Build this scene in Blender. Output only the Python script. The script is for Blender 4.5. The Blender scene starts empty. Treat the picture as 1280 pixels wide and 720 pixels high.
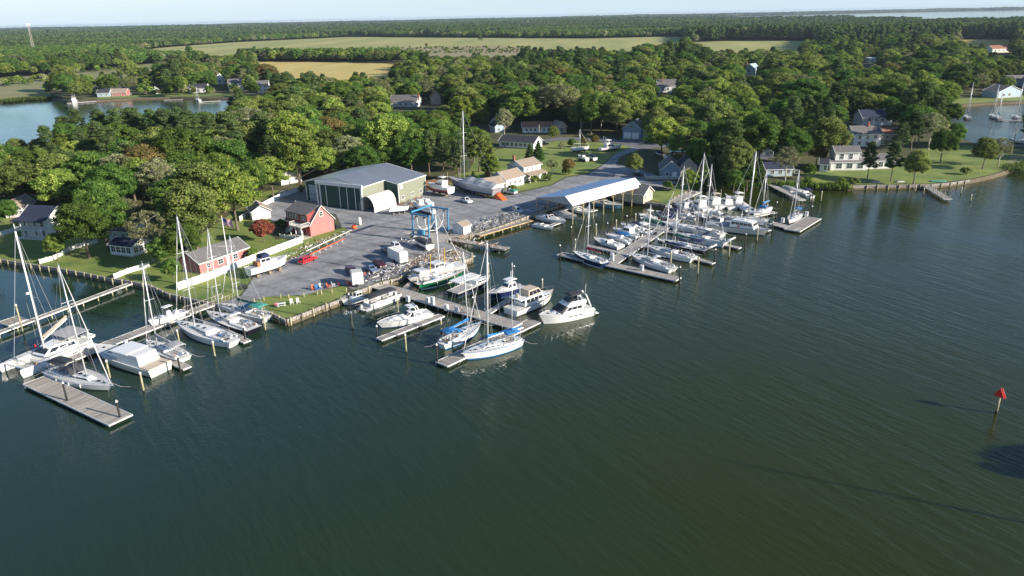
import bpy, bmesh, math, random
import numpy as np
from mathutils import Vector, Matrix, noise
from mathutils.geometry import delaunay_2d_cdt
random.seed(7); np.random.seed(7)
SC = bpy.context.scene
COL = SC.collection
PI = math.pi
rad = math.radians
# ------------------------------------------------------------------ camera
CAM_H, FPX = 60.0, 930.0
PITCH, ROLL = rad(20.10), rad(1.21)
cd = bpy.data.cameras.new("camera"); cam = bpy.data.objects.new("camera", cd); COL.objects.link(cam)
cd.sensor_width = 36.0; cd.lens = 36.0 * FPX / 1280.0
cd.clip_start = 0.5; cd.clip_end = 60000
cam.matrix_world = Matrix.Translation((0, 0, CAM_H)) @ Matrix.Rotation(PI/2 - PITCH, 4, 'X') @ Matrix.Rotation(-ROLL, 4, 'Z')
SC.camera = cam
# ------------------------------------------------------------------ sky, sun, exposure
SUN_EL, SUN_AZ = rad(21.0), rad(-24.4)          # azimuth measured from +X towards +Y
w = bpy.data.worlds.new("World"); SC.world = w; w.use_nodes = True
nt = w.node_tree; nt.nodes.clear()
sky = nt.nodes.new('ShaderNodeTexSky'); sky.sky_type = 'NISHITA'; sky.sun_disc = False
sky.sun_elevation = SUN_EL; sky.sun_rotation = PI/2 - SUN_AZ
sky.air_density = 1.0; sky.dust_density = 0.15; sky.ozone_density = 4.0; sky.altitude = 60
tc = nt.nodes.new('ShaderNodeTexCoord'); mp = nt.nodes.new('ShaderNodeMapping'); mp.inputs['Scale'].default_value = (1.6, 1.6, 16)
cn = nt.nodes.new('ShaderNodeTexNoise'); cn.inputs['Scale'].default_value = 2.4; cn.inputs['Detail'].default_value = 7; cn.inputs['Roughness'].default_value = .6
cr = nt.nodes.new('ShaderNodeValToRGB'); cr.color_ramp.elements[0].position = .50; cr.color_ramp.elements[1].position = .78
cr.color_ramp.elements[0].color = (0, 0, 0, 1); cr.color_ramp.elements[1].color = (.55, .55, .55, 1)
mx = nt.nodes.new('ShaderNodeMix'); mx.data_type = 'RGBA'; mx.inputs['B'].default_value = (4.3, 5.6, 6.9, 1)
bg = nt.nodes.new('ShaderNodeBackground'); bg.inputs['Strength'].default_value = 0.09
ow = nt.nodes.new('ShaderNodeOutputWorld')
nt.links.new(tc.outputs['Generated'], mp.inputs['Vector']); nt.links.new(mp.outputs['Vector'], cn.inputs['Vector'])
nt.links.new(cn.outputs['Fac'], cr.inputs['Fac'])
# thin white veil that thickens towards the horizon, all round
sx = nt.nodes.new('ShaderNodeSeparateXYZ'); nt.links.new(tc.outputs['Generated'], sx.inputs[0])
hr = nt.nodes.new('ShaderNodeMapRange'); hr.inputs['From Min'].default_value = 0.0; hr.inputs['From Max'].default_value = .07
hr.inputs['To Min'].default_value = .80; hr.inputs['To Max'].default_value = .0; hr.interpolation_type = 'SMOOTHSTEP'
nt.links.new(sx.outputs['Z'], hr.inputs['Value'])
mm = nt.nodes.new('ShaderNodeMath'); mm.operation = 'MULTIPLY_ADD'; mm.inputs[1].default_value = .14
nt.links.new(cr.outputs['Color'], mm.inputs[0]); nt.links.new(hr.outputs[0], mm.inputs[2]); nt.links.new(mm.outputs[0], mx.inputs['Factor'])
nt.links.new(sky.outputs['Color'], mx.inputs['A']); nt.links.new(mx.outputs['Result'], bg.inputs['Color']); nt.links.new(bg.outputs[0], ow.inputs[0])
sd = bpy.data.lights.new("sun", 'SUN'); sd.energy = 5.0; sd.angle = rad(0.53); sd.color = (1.0, 0.90, 0.76)
sun = bpy.data.objects.new("sun", sd); COL.objects.link(sun)
sdir = Vector((math.cos(SUN_EL)*math.cos(SUN_AZ), math.cos(SUN_EL)*math.sin(SUN_AZ), math.sin(SUN_EL)))
sun.rotation_euler = sdir.to_track_quat('Z', 'Y').to_euler()
sun.location = sdir * 200
SC.view_settings.view_transform = 'Standard'; SC.view_settings.look = 'None'; SC.view_settings.gamma = 1.0
SC.view_settings.exposure = 0.75
SC.cycles.volume_bounces = 0; SC.cycles.max_bounces = 6; SC.cycles.transparent_max_bounces = 6
SC.cycles.diffuse_bounces = 2; SC.cycles.glossy_bounces = 3; SC.cycles.transmission_bounces = 2

# ------------------------------------------------------------------ survey: sight line of a photo pixel -> a place in the world
def G(x, y, z=0.0):
    u, v = (x-640)/FPX, -(y-360)/FPX
    c, s = math.cos(ROLL), math.sin(ROLL)
    a, b = u*c + v*s, -u*s + v*c
    d = Vector((a, math.cos(PITCH) + b*math.sin(PITCH), -math.sin(PITCH) + b*math.cos(PITCH)))
    t = (z-CAM_H)/d.z
    return Vector((d.x*t, d.y*t, z))
def PR(p):
    x, y, z = p[0], p[1], p[2]-CAM_H
    f = y*math.cos(PITCH) - z*math.sin(PITCH)
    if f < 1: return (-9999, -9999)
    a, b = x/f, (y*math.sin(PITCH) + z*math.cos(PITCH))/f
    c, s = math.cos(ROLL), math.sin(ROLL)
    return (640 + FPX*(a*c - b*s), 360 - FPX*(a*s + b*c))
LZ = 1.3       # height of the land above the water

# ------------------------------------------------------------------ materials
MATS = {}
def mat(name, col, rough=.6, metal=0.0, var=0.0, scale=1.0, bump=0.0, bscale=8.0, alpha=1.0, spec=.5, col2=None, rand=0.0, coat=0.0, stretch=None, obj=False):
    if name in MATS: return MATS[name]
    m = bpy.data.materials.new(name); m.use_nodes = True; MATS[name] = m
    N, L = m.node_tree.nodes, m.node_tree.links
    b = N['Principled BSDF']
    b.inputs['Base Color'].default_value = (*col, 1); b.inputs['Roughness'].default_value = rough
    b.inputs['Metallic'].default_value = metal; b.inputs['Specular IOR Level'].default_value = spec
    if coat: b.inputs['Coat Weight'].default_value = coat; b.inputs['Coat Roughness'].default_value = .08
    tcn = N.new('ShaderNodeTexCoord') if obj else N.new('ShaderNodeNewGeometry'); vec = tcn.outputs['Object' if obj else 'Position']
    if stretch:
        mpn = N.new('ShaderNodeMapping'); mpn.vector_type = 'POINT'
        mpn.inputs['Rotation'].default_value = (0, 0, stretch[3] if len(stretch) > 3 else 0); L.new(vec, mpn.inputs['Vector'])
        mps = N.new('ShaderNodeMapping'); mps.inputs['Scale'].default_value = stretch[:3]; L.new(mpn.outputs['Vector'], mps.inputs['Vector']); vec = mps.outputs['Vector']
    out = None
    if var or col2:
        n = N.new('ShaderNodeTexNoise'); n.inputs['Scale'].default_value = scale; n.inputs['Detail'].default_value = 6; n.inputs['Roughness'].default_value = .6
        L.new(vec, n.inputs['Vector'])
        r = N.new('ShaderNodeMapRange'); r.inputs['From Min'].default_value = .32; r.inputs['From Max'].default_value = .68
        L.new(n.outputs['Fac'], r.inputs['Value'])
        mi = N.new('ShaderNodeMix'); mi.data_type = 'RGBA'
        c2 = col2 if col2 else tuple(c*(1+var) for c in col); c1 = col if col2 else tuple(c*(1-var) for c in col)
        mi.inputs['A'].default_value = (*c1, 1); mi.inputs['B'].default_value = (*c2, 1)
        L.new(r.outputs['Result'], mi.inputs['Factor']); out = mi.outputs['Result']
    if rand:
        oi = N.new('ShaderNodeObjectInfo'); hs = N.new('ShaderNodeHueSaturation')
        r2 = N.new('ShaderNodeMapRange'); r2.inputs['To Min'].default_value = 1-rand; r2.inputs['To Max'].default_value = 1+rand
        L.new(oi.outputs['Random'], r2.inputs['Value']); L.new(r2.outputs['Result'], hs.inputs['Value'])
        if out: L.new(out, hs.inputs['Color'])
        else: hs.inputs['Color'].default_value = (*col, 1)
        out = hs.outputs['Color']
    if out: L.new(out, b.inputs['Base Color'])
    if bump:
        n2 = N.new('ShaderNodeTexNoise'); n2.inputs['Scale'].default_value = bscale; n2.inputs['Detail'].default_value = 4
        L.new(vec, n2.inputs['Vector'])
        bp = N.new('ShaderNodeBump'); bp.inputs['Strength'].default_value = bump; bp.inputs['Distance'].default_value = .1
        L.new(n2.outputs['Fac'], bp.inputs['Height']); L.new(bp.outputs['Normal'], b.inputs['Normal'])
    return m
def foliage(name, c_dark, c_light, yellow, hue=.03, trans=.28, gain=2.1):
    c_dark, c_light, yellow = [tuple(q*gain for q in c) for c in (c_dark, c_light, yellow)]
    m = bpy.data.materials.new(name); m.use_nodes = True; MATS[name] = m
    N, L = m.node_tree.nodes, m.node_tree.links; N.clear()
    g = N.new('ShaderNodeTexCoord'); n = N.new('ShaderNodeTexNoise'); n.inputs['Scale'].default_value = .55; n.inputs['Detail'].default_value = 5; n.inputs['Roughness'].default_value = .7
    L.new(g.outputs['Object'], n.inputs['Vector'])
    r = N.new('ShaderNodeValToRGB'); e = r.color_ramp.elements
    e[0].position = .33; e[0].color = (*c_dark, 1); e[1].position = .56; e[1].color = (*c_light, 1)
    k = e.new(.74); k.color = (*yellow, 1)
    at = N.new('ShaderNodeAttribute'); at.attribute_name = 'leafv'
    ad = N.new('ShaderNodeMath'); ad.operation = 'MULTIPLY_ADD'; ad.inputs[1].default_value = .22
    L.new(at.outputs['Fac'], ad.inputs[0]); sb = N.new('ShaderNodeMath'); sb.operation = 'SUBTRACT'; sb.inputs[1].default_value = .11
    L.new(n.outputs['Fac'], sb.inputs[0]); L.new(sb.outputs[0], ad.inputs[2]); L.new(ad.outputs[0], r.inputs['Fac'])
    oi = N.new('ShaderNodeObjectInfo'); hs = N.new('ShaderNodeHueSaturation')
    a = N.new('ShaderNodeMapRange'); a.inputs['To Min'].default_value = .5-hue*.35; a.inputs['To Max'].default_value = .5+hue*.6
    L.new(oi.outputs['Random'], a.inputs['Value']); L.new(a.outputs[0], hs.inputs['Hue'])
    wn = N.new('ShaderNodeMath'); wn.operation = 'MULTIPLY'; wn.inputs[1].default_value = 7.31
    fr = N.new('ShaderNodeMath'); fr.operation = 'FRACT'; L.new(oi.outputs['Random'], wn.inputs[0]); L.new(wn.outputs[0], fr.inputs[0])
    v = N.new('ShaderNodeMapRange'); v.inputs['To Min'].default_value = .72; v.inputs['To Max'].default_value = 1.3
    L.new(fr.outputs[0], v.inputs['Value']); L.new(v.outputs[0], hs.inputs['Value']); L.new(r.outputs['Color'], hs.inputs['Color'])
    d = N.new('ShaderNodeBsdfDiffuse'); t = N.new('ShaderNodeBsdfTranslucent'); mxs = N.new('ShaderNodeMixShader'); mxs.inputs[0].default_value = trans
    L.new(hs.outputs['Color'], d.inputs['Color']); L.new(hs.outputs['Color'], t.inputs['Color'])
    L.new(d.outputs[0], mxs.inputs[1]); L.new(t.outputs[0], mxs.inputs[2])
    o = N.new('ShaderNodeOutputMaterial'); L.new(mxs.outputs[0], o.inputs[0])
    return m

# ------------------------------------------------------------------ mesh helper
class MB:
    def __init__(s): s.v = []; s.f = []; s.mi = []; s.cur = 0; s.sm = []; s.smooth = False
    def add(s, vs, fs):
        o = len(s.v); s.v += [tuple(v) for v in vs]
        for f in fs: s.f.append([i+o for i in f]); s.mi.append(s.cur); s.sm.append(s.smooth)
        return s
    def box(s, c, d, rz=0.0, top=None, ry=0.0):
        x, y, z = d[0]/2, d[1]/2, d[2]/2; tx, ty = (x, y) if top is None else (x*top[0], y*top[1])
        vs = [(-x,-y,-z),(x,-y,-z),(x,y,-z),(-x,y,-z),(-tx,-ty,z),(tx,-ty,z),(tx,ty,z),(-tx,ty,z)]
        R = Matrix.Rotation(rz, 3, 'Z') @ Matrix.Rotation(ry, 3, 'Y')
        vs = [R @ Vector(v) + Vector(c) for v in vs]
        return s.add(vs, [(0,3,2,1),(4,5,6,7),(0,1,5,4),(1,2,6,5),(2,3,7,6),(3,0,4,7)])
    def bar(s, a, b, r0, r1=None, n=6, caps=True):
        a, b = Vector(a), Vector(b); r1 = r0 if r1 is None else r1
        d = b-a
        if d.length < 1e-6: return s
        q = d.to_track_quat('Z', 'Y'); vs = []
        for p, r in ((a, r0), (b, r1)):
            for i in range(n):
                t = 2*PI*i/n + PI/n; vs.append(p + q @ Vector((r*math.cos(t), r*math.sin(t), 0)))
        fs = [(i, (i+1) % n, n+(i+1) % n, n+i) for i in range(n)]
        if caps: fs += [tuple(range(n-1, -1, -1)), tuple(range(n, 2*n))]
        return s.add(vs, fs)
    def path(s, pts, r, n=5):
        for a, b in zip(pts, pts[1:]): s.bar(a, b, r, n=n)
        return s
    def prism(s, poly, z0, z1):
        n = len(poly)
        vs = [(p[0], p[1], z0) for p in poly] + [(p[0], p[1], z1) for p in poly]
        return s.add(vs, [tuple(range(n-1, -1, -1)), tuple(range(n, 2*n))] + [(i, (i+1) % n, n+(i+1) % n, n+i) for i in range(n)])
    def loft(s, rings, closed=True, cap0=False, cap1=False):
        n = len(rings[0]); vs = [p for r in rings for p in r]; fs = []
        for k in range(len(rings)-1):
            for i in range(n if closed else n-1):
                j = (i+1) % n; fs.append((k*n+i, k*n+j, (k+1)*n+j, (k+1)*n+i))
        if cap0: fs.append(tuple(range(n-1, -1, -1)))
        if cap1: fs.append(tuple((len(rings)-1)*n+i for i in range(n)))
        return s.add(vs, fs)
    def tbox(s, x0, x1, w0, w1, z0, z1, fi=0.0, ri=0.0, si=0.0):
        """deckhouse: x0..x1 aft..fore at the base, half widths w0 aft w1 fore, top inset fi fore, ri aft, si sides"""
        vs = [(x0,-w0,z0),(x1,-w1,z0),(x1,w1,z0),(x0,w0,z0),(x0+ri,-w0+si,z1),(x1-fi,-w1+si,z1),(x1-fi,w1-si,z1),(x0+ri,w0-si,z1)]
        return s.add(vs, [(0,3,2,1),(4,5,6,7),(0,1,5,4),(1,2,6,5),(2,3,7,6),(3,0,4,7)])
    def ball(s, c, r, sq=(1,1,1), u=8, v=6):
        rings = []
        for j in range(v+1):
            t = PI*j/v; rr = max(math.sin(t), .02)
            rings.append([(c[0]+r*sq[0]*rr*math.cos(2*PI*i/u), c[1]+r*sq[1]*rr*math.sin(2*PI*i/u), c[2]-r*sq[2]*math.cos(t)) for i in range(u)])
        return s.loft(rings, True, True, True)
    def mesh(s, name, mats):
        m = bpy.data.meshes.new(name); m.from_pydata(s.v, [], s.f)
        for x in (mats if isinstance(mats, (list, tuple)) else [mats]): m.materials.append(x)
        if len(m.polygons) == len(s.mi):
            m.polygons.foreach_set('material_index', s.mi); m.polygons.foreach_set('use_smooth', s.sm)
        m.update(); return m
    def build(s, name, mats, parent=None, **k):
        return link(name, s.mesh(name, mats), parent, **k)
def link(name, me, parent=None, loc=None, rz=0.0, **props):
    o = bpy.data.objects.new(name, me); COL.objects.link(o)
    if parent is not None: o.parent = parent
    if loc is not None: o.location = loc
    if rz: o.rotation_euler[2] = rz
    for k, v in props.items():
        if v: o[k] = v
    return o
def thing(name, label, cat, loc=(0,0,0), rz=0.0, group=None):
    o = link(name, None, None, loc, rz, label=label, category=cat, group=group); o.empty_display_size = .5
    return o
def tag(o, label, cat, group=None):
    o['label'] = label; o['category'] = cat
    if group: o['group'] = group
    return o
def dup(o, parent=None, **props):
    c = o.copy(); COL.objects.link(c); c.parent = parent
    for ch in list(o.children): dup(ch, c)
    for k, v in props.items(): c[k] = v
    return c
def poly_in(p, poly):
    x, y = p; r = False; j = len(poly)-1
    for i in range(len(poly)):
        xi, yi = poly[i][0], poly[i][1]; xj, yj = poly[j][0], poly[j][1]
        if (yi > y) != (yj > y) and x < (xj-xi)*(y-yi)/(yj-yi)+xi: r = not r
        j = i
    return r
def sheet(name, pts, z, m, kind='structure', **k):
    """flat sheet from an outline"""
    vs = [Vector((p[0], p[1])) for p in pts]; n = len(vs)
    rv, _, rf, _, _, _ = delaunay_2d_cdt(vs, [(i, (i+1) % n) for i in range(n)], [list(range(n))], 1, 1e-5)
    me = bpy.data.meshes.new(name); me.from_pydata([(v.x, v.y, z) for v in rv], [], [tuple(f) for f in rf])
    me.materials.append(m); me.update()
    for p in me.polygons:
        if p.normal.z < 0: p.flip()
    o = link(name, me); o['kind'] = kind
    for a, b in k.items(): o[a] = b
    return o
# ================================================================== palette
M = {}
M['gel'] = mat('gelcoat_white', (.80,.80,.78), .25, var=.03, scale=.8, coat=.3)
M['gel2'] = mat('gelcoat_offwhite', (.70,.69,.64), .35, var=.05, scale=1.1)
M['deck'] = mat('deck_nonskid', (.62,.62,.60), .7, var=.07, scale=1.5)
M['cream'] = mat('cream_paint', (.66,.60,.47), .4, var=.04)
M['navyhull'] = mat('navy_hull', (.012,.025,.085), .15, coat=.5)
M['blackhull'] = mat('black_hull', (.012,.012,.018), .15, coat=.5)
M['greenhull'] = mat('green_hull', (.005,.10,.045), .25, coat=.3)
M['bluehull'] = mat('light_blue_hull', (.16,.34,.46), .25, coat=.3)
M['greyhull'] = mat('grey_hull', (.30,.33,.36), .35)
M['redhull'] = mat('red_hull', (.32,.01,.02), .25, coat=.3)
M['bottom'] = mat('bottom_paint', (.03,.035,.05), .8)
M['bottomred'] = mat('bottom_paint_red', (.20,.03,.02), .8)
M['bottomblue'] = mat('bottom_paint_blue', (.02,.06,.16), .8)
M['glass'] = mat('dark_window', (.015,.02,.028), .08, spec=.8)
M['glassl'] = mat('window_pane', (.03,.04,.05), .06, spec=.9)
M['alu'] = mat('mast_aluminium', (.72,.73,.74), .35, .25)
M['steel'] = mat('stainless_rail', (.62,.63,.65), .25, .8)
M['wire'] = mat('rigging_wire', (.40,.41,.42), .4, .3)
M['canvblue'] = mat('blue_canvas', (.02,.17,.42), .85, var=.15, scale=1.5)
M['canvnavy'] = mat('navy_canvas', (.012,.02,.07), .85, var=.2, scale=1.5)
M['canvgrey'] = mat('charcoal_canvas', (.035,.038,.045), .85, var=.25, scale=1.2)
M['canvtan'] = mat('tan_canvas', (.50,.42,.33), .85, var=.1)
M['canvgreen'] = mat('green_canvas', (.005,.09,.06), .85, var=.15)
M['canvteal'] = mat('teal_canvas', (.05,.28,.24), .85, var=.15)
M['canvred'] = mat('red_canvas', (.35,.01,.03), .85, var=.15)
M['canvwhite'] = mat('white_canvas', (.72,.72,.70), .8, var=.06)
M['canvlgrey'] = mat('light_grey_canvas', (.36,.36,.37), .85, var=.1)
M['tarp'] = mat('silver_tarp', (.42,.43,.44), .6, var=.22, scale=.8, bump=.6, bscale=1.6)
M['black'] = mat('black_rubber', (.012,.012,.013), .6)
M['solar'] = mat('solar_panel', (.01,.015,.05), .12)
M['teak'] = mat('teak', (.27,.14,.06), .6, var=.2, scale=4)
M['plank'] = mat('weathered_plank', (.35,.32,.285), .85, var=.34, scale=2.4, rand=.12, bump=.3, obj=True, stretch=(1,.06,1))
M['plank2'] = mat('new_plank', (.40,.35,.28), .85, var=.2, scale=1.3, rand=.1)
M['pile'] = mat('pile_wood', (.36,.33,.20), .85, var=.3, scale=1.2, bump=.4)
M['piledark'] = mat('creosote_pile', (.02,.018,.018), .75, var=.3)
M['white'] = mat('white_paint', (.78,.78,.76), .5, var=.04)
M['float'] = mat('float_rim', (.62,.63,.62), .6, var=.1)
M['conc'] = mat('concrete', (.42,.39,.34), .9, var=.15, scale=.6)
M['asph'] = mat('yard_gravel', (.19,.193,.203), .95, col2=(.35,.353,.362), scale=.16, bump=.25, bscale=5, stretch=(.22,1,1,rad(-35)))
M['road'] = mat('road_asphalt', (.15,.155,.17), .95, var=.15, scale=.2)
M['grass'] = mat('lawn', (.105,.175,.03), .95, col2=(.25,.285,.065), scale=.11, bump=.5, bscale=3)
M['land'] = mat('woodland_floor', (.045,.055,.018), .95, col2=(.12,.12,.045), scale=.05, bump=.5, bscale=1.5)
M['field'] = mat('green_field', (.22,.26,.07), .95, col2=(.42,.38,.13), scale=.012, stretch=(1,.18,1,.1))
M['gold'] = mat('gold_field', (.48,.36,.10), .95, col2=(.58,.46,.15), scale=.03, stretch=(1,.12,1,.05))
M['brownf'] = mat('scrub_field', (.30,.22,.13), .95, col2=(.26,.25,.10), scale=.025)
M['marsh'] = mat('marsh_grass', (.26,.24,.11), .95, col2=(.18,.20,.07), scale=.03)
M['mud'] = mat('bank_soil', (.12,.095,.06), .95, var=.25)
M['rust'] = mat('orange_dirt', (.36,.17,.07), .95, var=.2)
M['shedroof_sky'] = mat('sky_paled_metal_roof', (.60,.66,.72), .35, .6)  # left slope of the boat shed, reflected sky put into a paler colour
M['sky_tint_roof'] = mat('sky_tinted_metal_roof', (.50,.64,.84), .35, .85, var=.04, scale=.3)  # blue sky reflection on the shaded slip roof slope, put into the colour
M['alum_rf'] = mat('metal_roof', (.36,.38,.42), .38, .55, var=.06, scale=.3)
M['alum_rf2'] = mat('white_metal_roof', (.82,.82,.82), .35, .08, var=.03)
M['shingle'] = mat('grey_shingle', (.15,.145,.145), .9, var=.18, scale=1.2, bump=.4, bscale=4)
M['shingled'] = mat('dark_shingle', (.045,.048,.06), .9, var=.2, scale=1.2)
M['shnavy'] = mat('navy_shingle', (.025,.035,.07), .9, var=.2, scale=1.2)
M['shtan'] = mat('tan_shingle', (.33,.26,.20), .9, var=.12, scale=1.2, bump=.3)
M['shred'] = mat('terracotta_shingle', (.33,.15,.09), .9, var=.15, scale=1.2)
M['olive'] = mat('olive_cladding', (.27,.285,.215), .7, var=.04, stretch=(1,1,.1))
M['dkgreen'] = mat('dark_green_door', (.012,.07,.06), .5, var=.1)
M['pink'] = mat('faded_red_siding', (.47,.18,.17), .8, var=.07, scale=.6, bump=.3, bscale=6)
M['shaded_red'] = mat('shaded_red_siding', (.30,.06,.055), .8, var=.07)  # shade on the boathouse's left wall put into a darker red
M['sblue'] = mat('slate_blue_siding', (.22,.29,.36), .8, var=.05)
M['sblue2'] = mat('light_blue_siding', (.38,.47,.54), .8, var=.05)
M['swhite'] = mat('white_siding', (.74,.74,.72), .75, var=.04, bump=.2, bscale=7)
M['stan'] = mat('beige_siding', (.50,.44,.34), .8, var=.05)
M['brick'] = mat('red_brick', (.30,.11,.07), .9, var=.25, scale=3)
M['liftblue'] = mat('travel_lift_blue', (.06,.26,.46), .4, var=.08)
M['orange'] = mat('orange_paint', (.75,.14,.03), .6)
M['red'] = mat('red_paint', (.62,.02,.03), .35, coat=.4)
M['markred'] = mat('daymark_red', (.80,.012,.012), .5)
M['maroon'] = mat('maroon_paint', (.075,.012,.018), .25, coat=.6)
M['silver'] = mat('silver_paint', (.55,.57,.60), .25, .4, coat=.6)
M['carblue'] = mat('grey_blue_paint', (.20,.27,.38), .25, .3, coat=.6)
M['cardark'] = mat('black_paint', (.02,.022,.028), .25, coat=.6)
M['carwhite'] = mat('car_white', (.76,.76,.76), .25, coat=.6)
M['lens'] = mat('lamp_lens', (.75,.75,.72), .15)
M['tail'] = mat('tail_lens', (.4,.01,.01), .2)
M['bark'] = mat('bark', (.15,.12,.09), .9, var=.25, scale=2)
M['barkp'] = mat('pale_bark', (.42,.38,.31), .9, var=.25, scale=1.5)
M['rock'] = mat('riprap', (.30,.29,.27), .9, var=.25, scale=1)
M['skin'] = mat('skin', (.50,.30,.21), .6)
M['yellow'] = mat('yellow_paint', (.62,.42,.06), .6)
M['rope'] = mat('mooring_line', (.55,.53,.48), .8)
M['junk'] = mat('weathered_metal', (.20,.18,.16), .8, var=.5, scale=1.0)
M['timber'] = mat('fresh_lumber', (.48,.34,.18), .85, var=.2)
foliage('leaf_oak', (.018,.040,.010), (.062,.104,.022), (.135,.172,.040))
foliage('leaf_light', (.040,.072,.015), (.125,.165,.034), (.25,.26,.06), .02)
foliage('leaf_olive', (.036,.052,.016), (.108,.132,.036), (.20,.205,.06), .02)
foliage('leaf_pine', (.014,.030,.013), (.054,.080,.027), (.11,.128,.045), .02, .15)
foliage('leaf_cedar', (.012,.028,.010), (.038,.066,.018), (.075,.095,.028), .02, .15)
foliage('leaf_grey', (.060,.070,.035), (.150,.155,.080), (.24,.23,.12), .02)
foliage('leaf_red', (.060,.018,.016), (.14,.045,.03), (.20,.09,.04), .01)
foliage('leaf_rust', (.045,.042,.016), (.105,.080,.03), (.165,.12,.045), .01)
# yard wear: stains and wheel tracks over the gravel
m = M['asph']; N, L = m.node_tree.nodes, m.node_tree.links; b = N['Principled BSDF']; src = b.inputs['Base Color'].links[0].from_socket
g = N.new('ShaderNodeNewGeometry'); hs = N.new('ShaderNodeHueSaturation'); L.new(src, hs.inputs['Color'])
n1 = N.new('ShaderNodeTexNoise'); n1.inputs['Scale'].default_value = .55; n1.inputs['Detail'].default_value = 9; n1.inputs['Roughness'].default_value = .75; L.new(g.outputs['Position'], n1.inputs['Vector'])
r1 = N.new('ShaderNodeMapRange'); r1.inputs['From Min'].default_value = .3; r1.inputs['From Max'].default_value = .7; r1.inputs['To Min'].default_value = .62; r1.inputs['To Max'].default_value = 1.3; L.new(n1.outputs['Fac'], r1.inputs['Value'])
mp_ = N.new('ShaderNodeMapping'); mp_.inputs['Rotation'].default_value = (0,0,rad(-50)); L.new(g.outputs['Position'], mp_.inputs['Vector'])
wv = N.new('ShaderNodeTexWave'); wv.inputs['Scale'].default_value = .045; wv.inputs['Distortion'].default_value = 16; wv.inputs['Detail'].default_value = 2; wv.inputs['Detail Scale'].default_value = .25; L.new(mp_.outputs['Vector'], wv.inputs['Vector'])
r2 = N.new('ShaderNodeMapRange'); r2.inputs['From Min'].default_value = .0; r2.inputs['From Max'].default_value = .25; r2.inputs['To Min'].default_value = .80; r2.inputs['To Max'].default_value = 1.0; L.new(wv.outputs['Fac'], r2.inputs['Value'])
mu = N.new('ShaderNodeMath'); mu.operation = 'MULTIPLY'; L.new(r1.outputs[0], mu.inputs[0]); L.new(r2.outputs[0], mu.inputs[1]); L.new(mu.outputs[0], hs.inputs['Value']); L.new(hs.outputs['Color'], b.inputs['Base Color'])
# water: murky green body under a wind-rippled skin
m = bpy.data.materials.new('creek_water'); m.use_nodes = True; M['water'] = m
N, L = m.node_tree.nodes, m.node_tree.links
b = N['Principled BSDF']; b.inputs['Roughness'].default_value = .08; b.inputs['IOR'].default_value = 1.333
b.inputs['Specular IOR Level'].default_value = .5
g = N.new('ShaderNodeNewGeometry')
def wnoise(rot, sx, sy, sc, det=3, dist=.0):
    mpn = N.new('ShaderNodeMapping'); mpn.vector_type = 'POINT'; mpn.inputs['Rotation'].default_value = (0,0,rot); L.new(g.outputs['Position'], mpn.inputs['Vector'])
    mp2 = N.new('ShaderNodeMapping'); mp2.inputs['Scale'].default_value = (sx, sy, 1); L.new(mpn.outputs['Vector'], mp2.inputs['Vector'])
    n = N.new('ShaderNodeTexNoise'); n.inputs['Scale'].default_value = sc; n.inputs['Detail'].default_value = det; n.inputs['Distortion'].default_value = dist
    L.new(mp2.outputs['Vector'], n.inputs['Vector']); return n.outputs['Fac']
def mth(op, a, b_):
    n = N.new('ShaderNodeMath'); n.operation = op
    for i, q in enumerate((a, b_)):
        if isinstance(q, (int, float)): n.inputs[i].default_value = q
        else: L.new(q, n.inputs[i])
    return n.outputs[0]
n1 = wnoise(rad(54), .20, 1.0, .90, 4, .3)       # wind ripples, crests running down to the right
n2 = wnoise(rad(40), .45, 1.0, 2.6, 3)
n3 = wnoise(rad(66), .14, 1.0, .36, 2)
hgt = mth('ADD', mth('ADD', mth('MULTIPLY', n1, .55), mth('MULTIPLY', n2, .22)), mth('MULTIPLY', n3, .6))
bp = N.new('ShaderNodeBump'); bp.inputs['Distance'].default_value = .30
gs = N.new('ShaderNodeMapRange'); gs.inputs['From Min'].default_value = .35; gs.inputs['From Max'].default_value = .65; gs.inputs['To Min'].default_value = .34; gs.inputs['To Max'].default_value = .80
L.new(wnoise(rad(60), .35, 1, .022, 4, .5), gs.inputs['Value']); L.new(gs.outputs[0], bp.inputs['Strength'])     # gusts
L.new(hgt, bp.inputs['Height']); L.new(bp.outputs['Normal'], b.inputs['Normal'])
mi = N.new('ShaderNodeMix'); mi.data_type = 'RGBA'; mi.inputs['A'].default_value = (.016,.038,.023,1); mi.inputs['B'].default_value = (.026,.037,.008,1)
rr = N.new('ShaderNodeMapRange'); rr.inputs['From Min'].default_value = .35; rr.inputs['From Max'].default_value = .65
sxw = N.new('ShaderNodeSeparateXYZ'); L.new(g.outputs['Position'], sxw.inputs[0])   # bluer base colour to the west stands in for sky reflected there
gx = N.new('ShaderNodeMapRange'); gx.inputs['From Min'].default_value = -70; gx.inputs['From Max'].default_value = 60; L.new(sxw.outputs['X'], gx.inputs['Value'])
L.new(mth('ADD', mth('MULTIPLY', wnoise(.4, .5, 1, .02, 4), .55), mth('MULTIPLY', gx.outputs[0], .45)), rr.inputs['Value']); L.new(rr.outputs[0], mi.inputs['Factor']); L.new(mi.outputs['Result'], b.inputs['Base Color'])

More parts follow.
